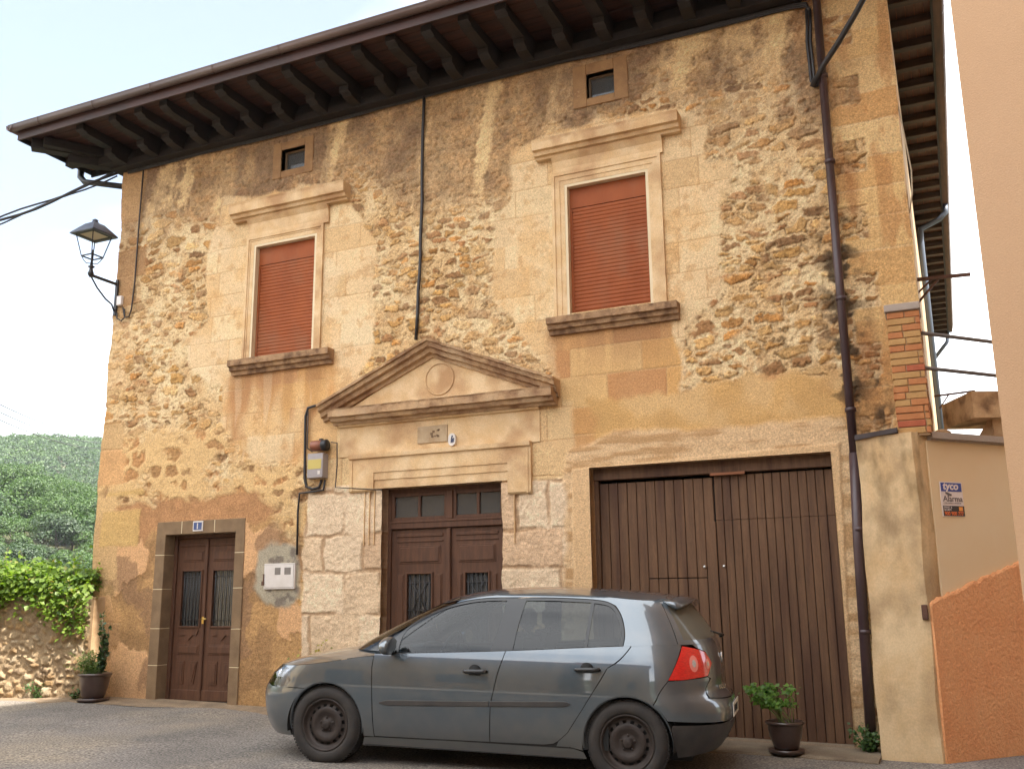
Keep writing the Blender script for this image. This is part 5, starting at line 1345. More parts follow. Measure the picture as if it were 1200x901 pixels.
# rear bumper: painted upper, black lower
arb = [(t_of_x(x, z), z) for x, z in arc(*RW, RA, 0, 180, 30) if x > 3.55]
up = [(t_of_x(3.653, 0.60), 0.600), (t_of_x(TL[1][0], TL[1][1]), TL[1][1] - 0.008), (t_of_x(TL[2][0], TL[2][1]), TL[2][1] - 0.005), (t_of_x(4.038, 0.806), 0.806), (t_of_x(4.05, 0.79), 0.79), (t_of_x(4.02, 0.72), 0.72), (t_of_x(4.04, 0.655), 0.648), (TR1, 0.618), (TR1, 0.46), (t_of_x(3.80, 0.463), 0.463)] + [p for p in arb[::-1] if 0.47 < p[1] < 0.592]
up = up[:9] + [p for p in arb if 0.47 < p[1] < 0.592]
patch('rear_bumper', up, [], Bs, 'car_paint', CAR, both=True, grid=0.03, inset=-0.004)
lo = [(t_of_x(3.795, 0.460), 0.460), (TR1, 0.457), (TR1, 0.255), (t_of_x(4.0, 0.24), 0.235), (t_of_x(3.82, 0.22), 0.215)] + [p for p in arb[::-1] if p[1] < 0.45][::-1]
patch('bumper_lower', lo, [], Bs, 'car_black_plastic', CAR, both=True, grid=0.03)
# bumper step
q = MB()
bs = [Bs(t, 0.62) for t in np.linspace(t_of_x(3.95, .62), TR1, 20)]
vs = [(x - 0.002, -y, 0.622) for x, y in bs] + [(x, y, 0.622) for x, y in bs[::-1][1:]]; n = len(vs); vs += [(x - 0.12, y * 0.97, 0.622) for x, y, z in vs]
q.add(vs, [(i, i + 1, n + i + 1, n + i) for i in range(n - 1)]); q.build('bumper_step', 'car_paint', CAR, local=True)
# side mouldings
for s_ in (-1, 1):
    for (xa, xb, za, zb) in ((1.375, 2.332, 0.520, 0.555), (2.342, 3.005, 0.556, 0.585)):
        q = MB(); vs = []; n = 24
        for i in range(n + 1):
            x = xa + (xb - xa) * i / n; z = za + (zb - za) * i / n; k = 0.022 * min(1, (i + 0.6) / 2.2 if xa < 2 else 1) * min(1, (n - i + 0.6) / 2.0 if xa > 2 else 1); w = b_w(z)
            for (dz, dy) in ((-k, 0.0), (-k * .8, 0.010), (k * .8, 0.010), (k, 0.0)): vs.append((x, s_ * (w + dy - 0.001), z + dz))
        q.add(vs, [(4 * i + j, 4 * i + 4 + j, 4 * i + 5 + j, 4 * i + 1 + j) for i in range(n) for j in range(3)] + [(0, 1, 2, 3), (4 * n + 3, 4 * n + 2, 4 * n + 1, 4 * n)], False)
        q.build('door_moulding', 'car_black_plastic', CAR, local=True)
# door handles
for s_ in (-1, 1):
    for (x, z) in ((2.205, 0.800), (3.135, 0.848)):
        w = b_w(z); q = MB(); P = [(x - 0.095, s_ * (w + 0.004), z - 0.002), (x - 0.07, s_ * (w + 0.030), z), (x, s_ * (w + 0.038), z + 0.002), (x + 0.075, s_ * (w + 0.034), z + 0.004), (x + 0.10, s_ * (w + 0.018), z + 0.006), (x + 0.105, s_ * (w + 0.002), z + 0.006)]
        q.tube(P, [0.012, 0.017, 0.019, 0.018, 0.015, 0.010], 10); h_ = q.build('door_handle', 'car_trim_black', CAR, local=True)
        q = MB(); q.lathe([(0.002, 0.0), (0.050, 0.0015), (0.056, 0.0)], (x, s_ * (w + 0.0035), z), 24, 'y'); q.build('handle_bowl', 'car_dark_inside', h_, local=True)
    if s_ < 0:
        q = MB(); q.lathe([(0.001, -0.004), (0.012, -0.002), (0.012, 0.002)], (2.29, -b_w(0.80) - 0.036, 0.803), 12, 'y'); q.build('key_lock', 'silver_badge', CAR, local=True)
# door mirrors
for s_ in (-1, 1):
    q = MB(); bm = bmesh.new(); bmesh.ops.create_icosphere(bm, subdivisions=3, radius=1.0)
    for v in bm.verts:
        c = v.co; x = c.x * 0.075 + 0.0; y = c.y * 0.125; z = c.z * 0.072
        if c.x > 0.35: x = 0.35 * 0.075 + (c.x - 0.35) * 0.012
        v.co = Vector((1.475 + x + 0.12 * abs(c.y) * 0.0, s_ * (0.965 + y), 0.985 + z - 0.015 * c.y * s_ * s_))
    bm.verts.ensure_lookup_table(); q.add([v.co[:] for v in bm.verts], [[v.index for v in f.verts] for f in bm.faces], True); bm.free()
    mo = q.build('door_mirror', 'car_paint', CAR, local=True)
    q = MB(); q.add([(1.5045, s_ * (0.965 + 0.105 * math.cos(a_)), 0.985 + 0.058 * math.sin(a_)) for a_ in np.linspace(0, 2 * math.pi, 24)[:-1]], [tuple(range(23))])
    q.build('mirror_glass', mat('mirror_silver', (0.8, 0.8, 0.8), 0.03, metal=1.0) if s_ < 0 else 'mirror_silver', mo, local=True)
    q = MB(); q.tube([(1.44, s_ * 0.80, 0.93), (1.455, s_ * 0.87, 0.935), (1.47, s_ * 0.93, 0.955)], [0.03, 0.028, 0.03], 10); q.build('mirror_foot', 'car_trim_black', mo, local=True)
# wheels
def wheel(cx_, s_):
    y0 = s_ * 0.862; d_ = -s_
    W = MB(); P = []
    for (r, h) in ((0.212, 0.02), (0.218, 0.004), (0.232, -0.004), (0.268, -0.006), (0.292, 0.004), (0.306, 0.020), (0.3155, 0.032), (0.3165, 0.17), (0.308, 0.19), (0.285, 0.20), (0.22, 0.195)): P.append((r, y0 + d_ * h))
    W.lathe([(r, h) for r, h in P], (cx_, 0, 0.316), 64, 'y', cap=False)
    ty = W.build('tyre', 'tyre_rubber', CAR, local=True)
    T = MB()
    for k in range(72):
        a = 2 * math.pi * k / 72
        for (ya, yb, sh) in ((0.022, 0.060, 0.0), (0.145, 0.180, 0.04)):
            c = Vector((cx_ + 0.3165 * math.cos(a + sh), y0 + d_ * (ya + yb) / 2, 0.316 + 0.3165 * math.sin(a + sh)))
            T.obox(c, (math.cos(a + sh), 0, math.sin(a + sh)), (0, 1, 0), (-math.sin(a + sh), 0, math.cos(a + sh)), 0.004, (yb - ya) / 2, 0.0085)
    T.build('tread', 'tyre_rubber', ty, local=True)
    R = MB(); y1 = y0
    n = 96; nh = 16; rings = [(0.213, 0.010), (0.206, 0.004), (0.198, 0.010), (0.190, 0.034), (0.176, 0.046), (0.165, 0.048), (0.158, 0.046), (0.151, 0.043), (0.144, 0.036), (0.136, 0.030), (0.124, 0.026), (0.095, 0.030), (0.075, 0.044), (0.060, 0.046), (0.042, 0.040), (0.036, 0.020), (0.030, 0.016), (0.002, 0.016)]
    vs = [(cx_ + r * math.cos(2 * math.pi * k / n), y1 + d_ * h, 0.316 + r * math.sin(2 * math.pi * k / n)) for r, h in rings for k in range(n)]
    fs = []
    for i in range(len(rings) - 1):
        for k in range(n):
            if i in (5, 6, 7) and (k % 6) in ((1, 2, 3) if i != 6 else (0.5, 1, 2, 3)): continue
            fs.append((i * n + k, i * n + (k + 1) % n, (i + 1) * n + (k + 1) % n, (i + 1) * n + k))
    R.add(vs, fs, True)
    for k in range(5):
        a = 2 * math.pi * k / 5 + 0.3; R.lathe([(0.010, 0.0), (0.010, -0.010 * d_), (0.004, -0.013 * d_)], (cx_ + 0.056 * math.cos(a), y1 + d_ * 0.046, 0.316 + 0.056 * math.sin(a)), 6, 'y')
    rm = R.build('rim', 'steel_wheel', CAR, local=True, fix=False)
    B_ = MB(); B_.lathe([(0.001, y1 + d_ * 0.075), (0.195, y1 + d_ * 0.075)], (cx_, 0, 0.316), 32, 'y', cap=False); B_.lathe([(0.212, y1 + d_ * 0.02), (0.20, y1 + d_ * 0.08), (0.20, y1 + d_ * 0.18)], (cx_, 0, 0.316), 32, 'y', cap=False)
    B_.build('brake_disc', 'car_dark_inside', rm, local=True)
    # arch liner
    A_ = MB(); n = 24; vs = []
    for yy in (0.858, 0.60):
        for i in range(n + 1):
            a = math.pi * 1.12 * i / n - 0.06 * math.pi; vs.append((cx_ + 0.356 * math.cos(a), s_ * yy, 0.316 + 0.356 * math.sin(a)))
    A_.add(vs, [(i, i + 1, n + 2 + i, n + 1 + i) for i in range(n)], True)
    A_.add([(cx_ - 0.36, s_ * 0.60, 0.18), (cx_ + 0.36, s_ * 0.60, 0.18), (cx_ + 0.36, s_ * 0.60, 0.68), (cx_ - 0.36, s_ * 0.60, 0.68)], [(0, 1, 2, 3)])
    # arch lip
    A_.build('arch_liner', 'car_dark_inside', CAR, local=True)
    L_ = MB(); vs = []
    for (r, dy) in ((RA + 0.001, 0.0), (RA - 0.012, -0.002), (RA - 0.014, -0.03)):
        for i in range(33):
            a = math.pi * 1.10 * i / 32 - 0.05 * math.pi; x = cx_ + r * math.cos(a); z = 0.316 + r * math.sin(a)
            vs.append((x, s_ * (Bs(t_of_x(max(x, 0.05), z), max(z, 0.2))[1] + dy - 0.001), z))
    L_.add(vs, [(33 * j + i, 33 * j + i + 1, 33 * j + 34 + i, 33 * j + 33 + i) for j in range(2) for i in range(32)], True)
    L_.build('arch_lip', 'car_paint', CAR, local=True)
for s_ in (-1, 1):
    wheel(0.87, s_); wheel(3.448, s_)
# underbody and cabin
q = MB(); q.box(0.30, 3.90, -0.55, 0.55, 0.17, 0.24); q.box(1.22, 3.09, -0.80, 0.80, 0.17, 0.30)
q.box(0.12, 0.50, -0.40, 0.40, 0.22, 0.66); q.box(3.80, 4.02, -0.50, 0.50, 0.26, 0.60); q.box(1.0, 1.25, -0.76, 0.76, 0.24, 0.86)
q.box(1.30, 3.3, -0.835, -0.80, 0.25, 0.86); q.box(1.30, 3.3, 0.80, 0.835, 0.25, 0.86); q.box(3.3, 3.8, -0.70, -0.60, 0.66, 0.95); q.box(3.3, 3.8, 0.60, 0.70, 0.66, 0.95)
q.build('underbody', 'car_dark_inside', CAR, local=True)
q = MB(); q.box(1.12, 1.62, -0.72, 0.72, 0.74, 0.93, 0.05); q.box(1.50, 1.66, -0.60, -0.15, 0.88, 0.99, 0.03); q.build('dashboard', 'car_black_plastic', CAR, local=True)
q = MB(); vs = []
for k in range(25):
    a = 2 * math.pi * k / 24; vs.append((1.78 + 0.07 * math.sin(a), -0.36 + 0.19 * math.cos(a), 0.90 + 0.18 * math.sin(a)))
q.tube(vs, 0.014, 8, cap=False); q.bar((1.78, -0.36, 0.90), (1.62, -0.36, 0.86), 0.08, 0.06); q.build('steering_wheel', 'car_black_plastic', CAR, local=True)
def seat(x, y, w, m):
    q = MB(); q.box(x - 0.02, x + 0.50, y - w / 2, y + w / 2, 0.40, 0.56, 0.05)
    q.obox((x + 0.60, y, 0.80), (0.35, 0, 1.0), (0, 1, 0), (1, 0, -0.35), 0.30, w / 2, 0.06)
    S = q.build('seat', 'seat_cloth', CAR, local=True)
    for yy in ([y] if w < 0.7 else [y - 0.42, y + 0.42]):
        h_ = MB(); h_.box(x + 0.66, x + 0.76, yy - 0.13, yy + 0.13, 1.12, 1.30, 0.04); h_.bar((x + 0.70, yy - 0.05, 1.0), (x + 0.71, yy - 0.05, 1.14), 0.012, 0.012); h_.bar((x + 0.70, yy + 0.05, 1.0), (x + 0.71, yy + 0.05, 1.14), 0.012, 0.012)
        h_.build('headrest', m, S, local=True)
seat(1.80, -0.36, 0.50, 'seat_cloth'); seat(1.80, 0.36, 0.50, 'seat_cloth'); seat(2.72, 0.0, 1.25, 'head_cloth')
# wiper, badge, lettering, number plate
q = MB(); q.tube([(4.10, 0.0, 1.10), (4.125, -0.05, 1.11), (4.05, -0.30, 1.15)], [0.016, 0.012, 0.006], 8); q.build('rear_wiper', 'car_trim_black', CAR, local=True)
xb = b_xr(0.93) + 0.006; q = MB(); vs = [(xb, 0.048 * math.cos(a), 0.93 + 0.048 * math.sin(a)) for a in np.linspace(0, 2 * math.pi, 25)]
q.tube(vs, 0.006, 6, cap=False)
for P in ([(-.022, .036), (0, .002), (.022, .036)], [(-.036, .018), (-.017, -.036), (0, -.004), (.017, -.036), (.036, .018)]):
    q.tube([(xb + 0.002, a, 0.93 + b) for a, b in P], 0.0045, 6)
q.build('badge', 'silver_badge', CAR, local=True)
q = MB(); bx_, by_ = Bs(t_of_x(4.095, 0.72), 0.72); text_into(q, 'GOLF', 0.045, (bx_ + 0.012, -by_ + 0.01, 0.70), (0.35, 1, 0), (0, 0, 1), bold=0.001, sx=1.1); q.build('lettering', 'silver_badge', CAR, local=True)
q = MB(); xp = b_xr(0.54) + 0.006; q.obox((xp, 0, 0.535), (0, 1, 0), (0, 0, 1), (1, 0, 0), 0.26, 0.055, 0.003); pl = q.build('number_plate', 'plate_white', CAR, local=True)
q = MB(); text_into(q, '0352 DXV', 0.078, (xp + 0.005, -0.205, 0.508), (0, 1, 0), (0, 0, 1), bold=0.002, sx=1.0); q.build('characters', 'plate_ink', pl, local=True)
# ------------------------------------------------------------------ right side: pillar, brick pier, cream wall, salmon house
mat('stained_plaster', alb(214, 186, 144), 0.9, alb(192, 158, 112), 1.6, 7, 0.40, 0.62, bump=0.35, bscale=25, speck=0.07, speckscale=60, col3=alb(168, 138, 104), scale3=1.7, stretch=(1.3, 1.3, 0.7))
mat('cream_plaster', alb(246, 224, 184, 0.80), 0.85, alb(242, 214, 168, 0.80), 1.2, 4, bump=0.12, bscale=30)
mat('salmon_plaster', alb(230, 190, 148, 0.66), 0.85, alb(225, 184, 142, 0.66), 1.0, 4, bump=0.5, bscale=160, speck=0.04, speckscale=200, bdist=0.004)
mat('orange_render', alb(244, 180, 124, 0.90), 0.9, alb(240, 168, 112, 0.90), 3, 5, bump=1.0, bscale=28, speck=0.10, speckscale=60, bdist=0.03)
mat('coping_concrete', alb(206, 192, 178), 0.85, alb(190, 174, 158), 3, 5, bump=0.3, bscale=40, speck=0.06)
mat('galvanised_rail', alb(150, 146, 142), 0.4, alb(128, 122, 118), 5, 4, metal=0.5)
mat('rusty_iron', alb(120, 84, 66), 0.8, alb(96, 66, 52), 12, 5, bump=0.3)
mat('old_mortar', alb(206, 172, 130), 0.92, alb(180, 146, 104), 8, 5, bump=0.4)
# stained end pillar (ground to the cream wall coping)
PB = (-0.5, 9.42, gz(-0.5)); 
def wallpt(t): return (-0.27 + 0.67 * t, 9.42 + 0.74 * t)
pil = MB(); zt_ = 2.86; N = 40
foot = [(-0.785, 9.40), (-0.29, 9.385), (-0.24, 9.43), (-0.155, 9.60), (-0.12, 9.86), (-0.785, 9.86)]
topf = [(-0.755, 9.43), (-0.27, 9.42), (-0.225, 9.46), (-0.135, 9.60), (-0.11, 9.86), (-0.755, 9.86)]
vs = []; rr = random.Random(3); n = len(foot)
for i in range(N + 1):
    u = i / N
    for k in range(n):
        w = 0.008 * math.sin(u * 17 + k) + rr.uniform(-0.002, 0.002)
        x = foot[k][0] * (1 - u) + topf[k][0] * u + w; y = foot[k][1] * (1 - u) + topf[k][1] * u + w * 0.5
        z = -0.15 + u * (zt_ + 0.15) + (0.05 * (x + 0.45) if i == N else 0)
        vs.append((x, y, z))
pil.add(vs, [(i * n + k, i * n + (k + 1) % n, (i + 1) * n + (k + 1) % n, (i + 1) * n + k) for i in range(N) for k in range(n)] + [tuple(N * n + k for k in range(n))])
sp_ = mat('pillar_plaster', alb(236, 208, 162, 0.78), 0.9, alb(220, 186, 136, 0.78), 1.5, 7, 0.42, 0.60, bump=0.35, bscale=25, speck=0.08, speckscale=60, col3=alb(188, 158, 118), scale3=1.9, stretch=(1.2, 1.2, 0.9))
nt = sp_.node_tree; b_ = nt.nodes['Principled BSDF']; src = b_.inputs['Base Color'].links[0].from_socket
tc = nt.nodes.new('ShaderNodeTexCoord'); sx_ = nt.nodes.new('ShaderNodeSeparateXYZ'); nt.links.new(tc.outputs['Object'], sx_.inputs[0])
mr1 = nt.nodes.new('ShaderNodeMapRange'); mr1.inputs['From Min'].default_value = 1.5; mr1.inputs['From Max'].default_value = 2.85; nt.links.new(sx_.outputs['Z'], mr1.inputs['Value'])
nz = nt.nodes.new('ShaderNodeTexNoise'); nz.inputs['Scale'].default_value = 3.0; nz.inputs['Detail'].default_value = 6
mpp = nt.nodes.new('ShaderNodeMapping'); mpp.inputs['Scale'].default_value = (1.8, 1.8, 0.8); nt.links.new(tc.outputs['Object'], mpp.inputs['Vector']); nt.links.new(mpp.outputs[0], nz.inputs['Vector'])
mm = nt.nodes.new('ShaderNodeMath'); mm.operation = 'MULTIPLY'; nt.links.new(mr1.outputs[0], mm.inputs[0])
rmp = nt.nodes.new('ShaderNodeValToRGB'); rmp.color_ramp.elements[0].position = 0.46; rmp.color_ramp.elements[1].position = 0.66
nt.links.new(nz.outputs['Fac'], rmp.inputs['Fac']); nt.links.new(rmp.outputs['Color'], mm.inputs[1])
mxx = nt.nodes.new('ShaderNodeMix'); mxx.data_type = 'RGBA'; mxx.inputs[7].default_value = (*alb(138, 116, 76), 1); nt.links.new(mm.outputs[0], mxx.inputs[0]); nt.links.new(src, mxx.inputs[6]); nt.links.new(mxx.outputs[2], b_.inputs['Base Color'])
PIL = top('plaster_pillar', pil, sp_, PB, 'stained beige plaster pillar beside the black downpipe', 'pillar')
c = MB(); c.exx([(9.40, 2.86), (9.40, 2.905), (9.80, 2.905), (9.80, 2.86)], -0.765, -0.39, 0.06, 0.004, zoff=lambda x: 0.12 * (x + 0.5)); c.build('slate_ledge', mat('dark_slate', alb(74, 62, 60), 0.6), PIL)
# brick pier
pier = empty('brick_pier', (-0.24, 9.63, 2.84), 'narrow brick pier with a concrete cap on top of the stained pillar', 'brick pier')
rr = random.Random(12); z = 2.86; i = 0
bcol = [mat('brick_orange', alb(222, 150, 92), 0.85, alb(206, 132, 80), 9, 5, bump=0.4, speck=0.12), mat('brick_red', alb(208, 116, 78), 0.85, alb(190, 100, 66), 9, 5, bump=0.4, speck=0.12), mat('brick_buff', alb(222, 176, 112), 0.85, alb(206, 158, 96), 9, 5, bump=0.4, speck=0.12)]
mo = MB(); mo.box(-0.375, -0.115, 9.475, 9.80, 2.84, 4.03)
mo.build('mortar', 'old_mortar', pier)
bs_ = [MB(), MB(), MB()]
while z < 4.0:
    h = 0.056; x = -0.388; j = rr.uniform(-0.006, 0.006)
    cut = rr.choice([0.12, 0.15, 0.24, 0.24, 0.10]) if i % 2 else rr.choice([0.24, 0.13, 0.24])
    for (a, b) in (((x + j, x + j + cut), (x + j + cut + 0.008, -0.103 + j))):
        if b - a > 0.02: bs_[rr.choice([0, 0, 1, 2, 2])].box(a, b, 9.462 + rr.uniform(-.004, .004), 9.81, z, z + h, 0.004)
    z += h + 0.009; i += 1
for q, m_ in zip(bs_, ('brick_orange', 'brick_red', 'brick_buff')): q.build('brick_courses', m_, pier)
q = MB(); q.box(-0.405, -0.090, 9.44, 9.82, 4.03, 4.10, 0.006); q.build('cap', 'coping_concrete', pier)
# cream wall running off to the right
def wallbox(mb, t0, t1, z0, z1, d0, d1, b=0.0):
    """box along the cream wall: t along it, d behind (+) or in front (-) of its face"""
    p0 = Vector((*wallpt(t0), 0)); p1 = Vector((*wallpt(t1), 0)); dr = (p1 - p0).normalized(); nb_ = Vector((-dr.y, dr.x, 0)) 
    v = [p + nb_ * d + Vector((0, 0, zz)) for p in (p0, p1) for d in (d0, d1) for zz in (z0, z1)]
    mb.add(v, [(0, 1, 3, 2), (4, 6, 7, 5), (0, 4, 5, 1), (2, 3, 7, 6), (0, 2, 6, 4), (1, 5, 7, 3)])
cw = MB(); wallbox(cw, 0.17, 4.6, 0.9, 2.80, 0.0, 0.25)
CW = top('cream_wall', cw, 'cream_plaster', (*wallpt(0.8), 0.9), 'smooth cream plastered wall with a concrete coping carrying the alarm sign', 'wall')
q = MB(); wallbox(q, 0.19, 4.6, 2.80, 2.815, -0.03, 0.28); wallbox(q, 0.19, 4.6, 2.815, 2.875, -0.055, 0.30); q.build('coping', 'coping_concrete', CW)
# rough orange render plinth with a ragged sloping top
orr_ = MB(); n = 140; vs = []; rr = random.Random(21)
for i in range(n + 1):
    t = -0.005 + 4.6 * i / n; zt0_ = np.interp(t, [0, 0.10, 1.13, 1.6], [1.345, 1.385, 1.70, 1.83]) + rr.uniform(-0.012, 0.012)
    p = Vector((*wallpt(t), 0)); dr = Vector((0.67, 0.74, 0)).normalized(); nf = Vector((dr.y, -dr.x, 0))
    for (d, z_) in ((0.02, -0.2), (0.035, 0.5), (0.032, zt0_ - 0.02), (0.022, zt0_), (-0.15, zt0_)): vs.append(p + nf * (d + rr.uniform(-0.003, 0.003)) + Vector((0, 0, z_)))
orr_.add(vs, [(5 * i + k, 5 * i + 5 + k, 5 * i + 6 + k, 5 * i + 1 + k) for i in range(n) for k in range(4)] + [(0, 1, 2, 3, 4), tuple(5 * n + k for k in (4, 3, 2, 1, 0))])
top('plinth', orr_, 'orange_render', (*wallpt(0.7), 0), 'rough orange rendered plinth with a ragged sloping top edge below the cream wall', 'plinth')
# small worn brown stub at the render edge
q = MB(); q.box(-0.335, -0.285, 9.375, 9.42, 1.20, 1.33, 0.006); top('brick_stub', q, 'rusty_iron', (-0.31, 9.40, 1.2), 'small reddish brown stub at the left edge of the orange render', 'stub')
# rails
q = MB()
for z in (3.49, 3.83):
    a = Vector((*wallpt(0.20), z)); b = Vector((*wallpt(4.4), z)); q.tube([a, b], 0.019, 10)
R_ = top('metal_railing', q, 'galvanised_rail', (*wallpt(0.9), 3.49), 'two grey metal rails running from the brick pier above the cream wall', 'railing')
# weathered concrete beam end behind the coping
q = MB(); c0 = Vector((0.38, 10.62, 3.21)); q.obox(c0, (0.92, 0.39, 0), (-0.39, 0.92, 0), (0, 0, 1), 0.26, 0.35, 0.13)
BE = top('concrete_beam', q, mat('weathered_concrete', alb(222, 190, 146, 0.82), 0.9, alb(184, 148, 106, 0.82), 6, 6, bump=0.6, bscale=40, speck=0.15, col3=alb(132, 100, 72), scale3=5), (0.36, 10.62, 3.15), 'weathered brown concrete beam end resting behind the coping', 'beam')
q = MB(); q.prism([(0.30, 2.92), (0.40, 3.08), (0.62, 3.08), (0.62, 2.70), (0.30, 2.80)], 10.45, 10.8); q.box(0.44, 0.62, 10.4, 10.9, 2.4, 3.08); q.build('support', 'weathered_concrete', BE)
q = MB(); q.lathe([(0.09, 0.0), (0.10, 0.06), (0.08, 0.12), (0.04, 0.14)], (-0.02, 10.3, 2.86), 14); top('clay_stub', q, 'weathered_concrete', (-0.02, 10.3, 2.86), 'rounded worn masonry stub at the foot of the side downpipe', 'masonry stub')
# rusty bracket on the flank
q = MB(); q.bar((-0.14, 10.6, 4.66), (0.41, 10.6, 4.64), 0.03, 0.035); q.bar((-0.12, 10.6, 4.40), (0.10, 10.6, 4.63), 0.022, 0.022); q.bar((-0.12, 10.6, 4.50), (0.04, 10.6, 4.64), 0.018, 0.018)
top('iron_bracket', q, 'rusty_iron', (-0.1, 10.6, 4.4), 'rusty iron arm with a brace sticking out of the right flank', 'bracket')
q = MB(); q.bar((-0.06, 11.0, 3.47), (0.34, 11.0, 3.49), 0.02, 0.02); q.bar((-0.02, 11.0, 3.33), (0.08, 11.0, 3.47), 0.014, 0.014); top('thin_bracket', q, 'rusty_iron', (-0.06, 11.0, 3.33), 'thin rusty bracket low on the right flank next to the concrete beam', 'bracket')

# alarm sign
S0 = Vector((*wallpt(0.272), 0)); dr = Vector((0.67, 0.74, 0)).normalized(); nf = Vector((dr.y, -dr.x, 0)); sw_ = 0.272
def on(u, z, d=0.004): return S0 + dr * u + nf * d + Vector((0, 0, z))
SG = empty('alarm_sign', tuple(on(0, 2.11)), 'white alarm sign with a blue top and black and orange foot on the cream wall', 'sign')
def plate(name, u0, u1, z0, z1, d0, d1, m):
    q = MB(); v = [on(u, z, d) for u in (u0, u1) for d in (d0, d1) for z in (z0, z1)]
    q.add(v, [(0, 1, 3, 2), (4, 6, 7, 5), (0, 4, 5, 1), (2, 3, 7, 6), (0, 2, 6, 4), (1, 5, 7, 3)]); return q.build(name, m, SG)
mat('sign_white', alb(240, 228, 222, 0.8), 0.45); mat('sign_blue', alb(62, 84, 168, 0.75), 0.4); mat('sign_black', alb(60, 48, 44, 0.7), 0.45); mat('sign_orange', alb(240, 120, 60, 0.8), 0.45); mat('sign_amber', alb(244, 160, 60, 0.85), 0.45); mat('sign_grey', alb(110, 100, 98, 0.7), 0.5)
plate('board', 0, sw_, 2.108, 2.425, 0.0, 0.006, 'sign_white')
plate('blue_panel', 0.008, sw_ - 0.010, 2.335, 2.415, 0.006, 0.0075, 'sign_blue')
plate('black_panel', 0.012, sw_, 2.112, 2.205, 0.006, 0.0075, 'sign_black'); plate('amber_square', 0.205, 0.252, 2.160, 2.196, 0.0075, 0.009, 'sign_amber')
def sign_text(name, s, size, u, z, m, sx=1.0, shear=0.0, bold=0.0, d=0.0085):
    q = MB(); text_into(q, s, size, on(u, z, d), dr, (0, 0, 1), font_shear=shear, depth=0.0006, bold=bold, sx=sx); return q.build(name, m, SG)
sign_text('lettering', 'tyco', 0.098, 0.030, 2.354, 'sign_white', 1.10, 0.15, 0.003)
sign_text('lettering', 'Alarma', 0.074, 0.022, 2.245, 'sign_grey', 1.12, 0, 0.001, 0.007)
sign_text('lettering', 'CON AVISO A POLICIA', 0.019, 0.022, 2.222, 'sign_grey', 1.12, 0, 0, 0.007)
sign_text('lettering', 'SMART &', 0.026, 0.020, 2.182, 'sign_white', 0.95); sign_text('lettering', 'SECURITY', 0.024, 0.020, 2.160, 'sign_white', 0.85)
sign_text('lettering', '900 900 777', 0.047, 0.022, 2.119, 'sign_orange', 0.98, 0, 0.0012)
q = MB(); q.obox(on(0.085, 2.315, 0.008), (0.9 * dr + Vector((0, 0, -0.35))), nf, Vector((0, 0, 1)), 0.030, 0.001, 0.011); q.obox(on(0.12, 2.305, 0.008), dr, nf, (0, 0, 1), 0.010, 0.001, 0.009); q.obox(on(0.088, 2.300, 0.008), dr, nf, (0, 0, 1), 0.005, 0.001, 0.012); q.build('camera_symbol', 'sign_grey', SG)

# salmon house on the near right
mh = MB(); 
H = 19.0  # height and unseen rear wing shaped to shade the street and cream wall
for (poly) in ([(0.20, 4.0), (1.8, 3.45), (7.0, 3.45), (9.0, 11.5), (3.6, 11.5), (3.4, 4.9), (0.25, 4.9)],):
    n = len(poly); vs = [(x, y, -0.3) for x, y in poly] + [(x, y, H) for x, y in poly]
    mh.add(vs, [(i, (i + 1) % n, n + (i + 1) % n, n + i) for i in range(n)] + [tuple(range(n, 2 * n))])
top('salmon_house_sunblock', mh, 'salmon_plaster', (0.20, 4.0, 0), 'plain salmon plastered house corner on the near right edge', 'house')

mh = MB(); mh.box(1.8, 9.0, -1.2, 3.44, -0.3, 19.0); top('salmon_house_sunblock', mh, 'salmon_plaster', (5, 2, 0), 'unseen tall salmon block added beside the viewer to shade the street', 'house')  # unseen block added to keep the sun off the street
# houses across the street (they throw light back and stand in the reflections)
def plain_house(name, x0, x1, y0, y1, h, mcol, lbl, wins, axis):
    r = empty(name, ((x0 + x1) / 2, (y0 + y1) / 2, 0), lbl, 'house')
    q = MB(); q.box(x0, x1, y0, y1, -0.3, h); q.build('wall', mcol, r)
    q = MB(); q.box(x0 - 0.4, x1 + 0.4, y0 - 0.4, y1 + 0.4, h, h + 0.25); q.build('roof', 'roof_tile', r)
    for (c, z0, z1, w) in wins:
        q = MB()
        if axis == 'y': q.box(c - w / 2, c + w / 2, y1 - 0.05, y1 + 0.02, z0, z1)
        else: q.box(x1 - 0.05, x1 + 0.02, c - w / 2, c + w / 2, z0, z1)
        q.build('window', 'glass_back', r)
mat('facing_stone', alb(226, 194, 144), 0.9, alb(204, 168, 116), 1.2, 6, bump=0.3); mat('facing_plaster', alb(232, 210, 170), 0.9, alb(220, 194, 150), 0.8, 4)
plain_house('facing_house', -15.5, -4.2, -9.0, -3.2, 5.2, 'facing_stone', 'low stone house across the street behind the viewer', [(-12, 0.9, 2.2, 1.0), (-8.5, 0.0, 2.2, 1.1), (-6, 0.9, 2.2, 1.0)], 'y')
plain_house('facing_house', -3.6, 1.6, -9.5, -3.6, 5.6, 'facing_plaster', 'low cream house across the street behind the viewer', [(-1.5, 0.9, 2.2, 1.0)], 'y')
plain_house('facing_house', -24.0, -15.5, -12.0, 2.5, 7.0, 'facing_plaster', 'sunlit cream house down the street out of view on the left', [(-1.0, 0.9, 2.2, 1.2), (-4.0, 3.6, 4.9, 1.0), (-1.0, 3.6, 4.9, 1.0)], 'x')

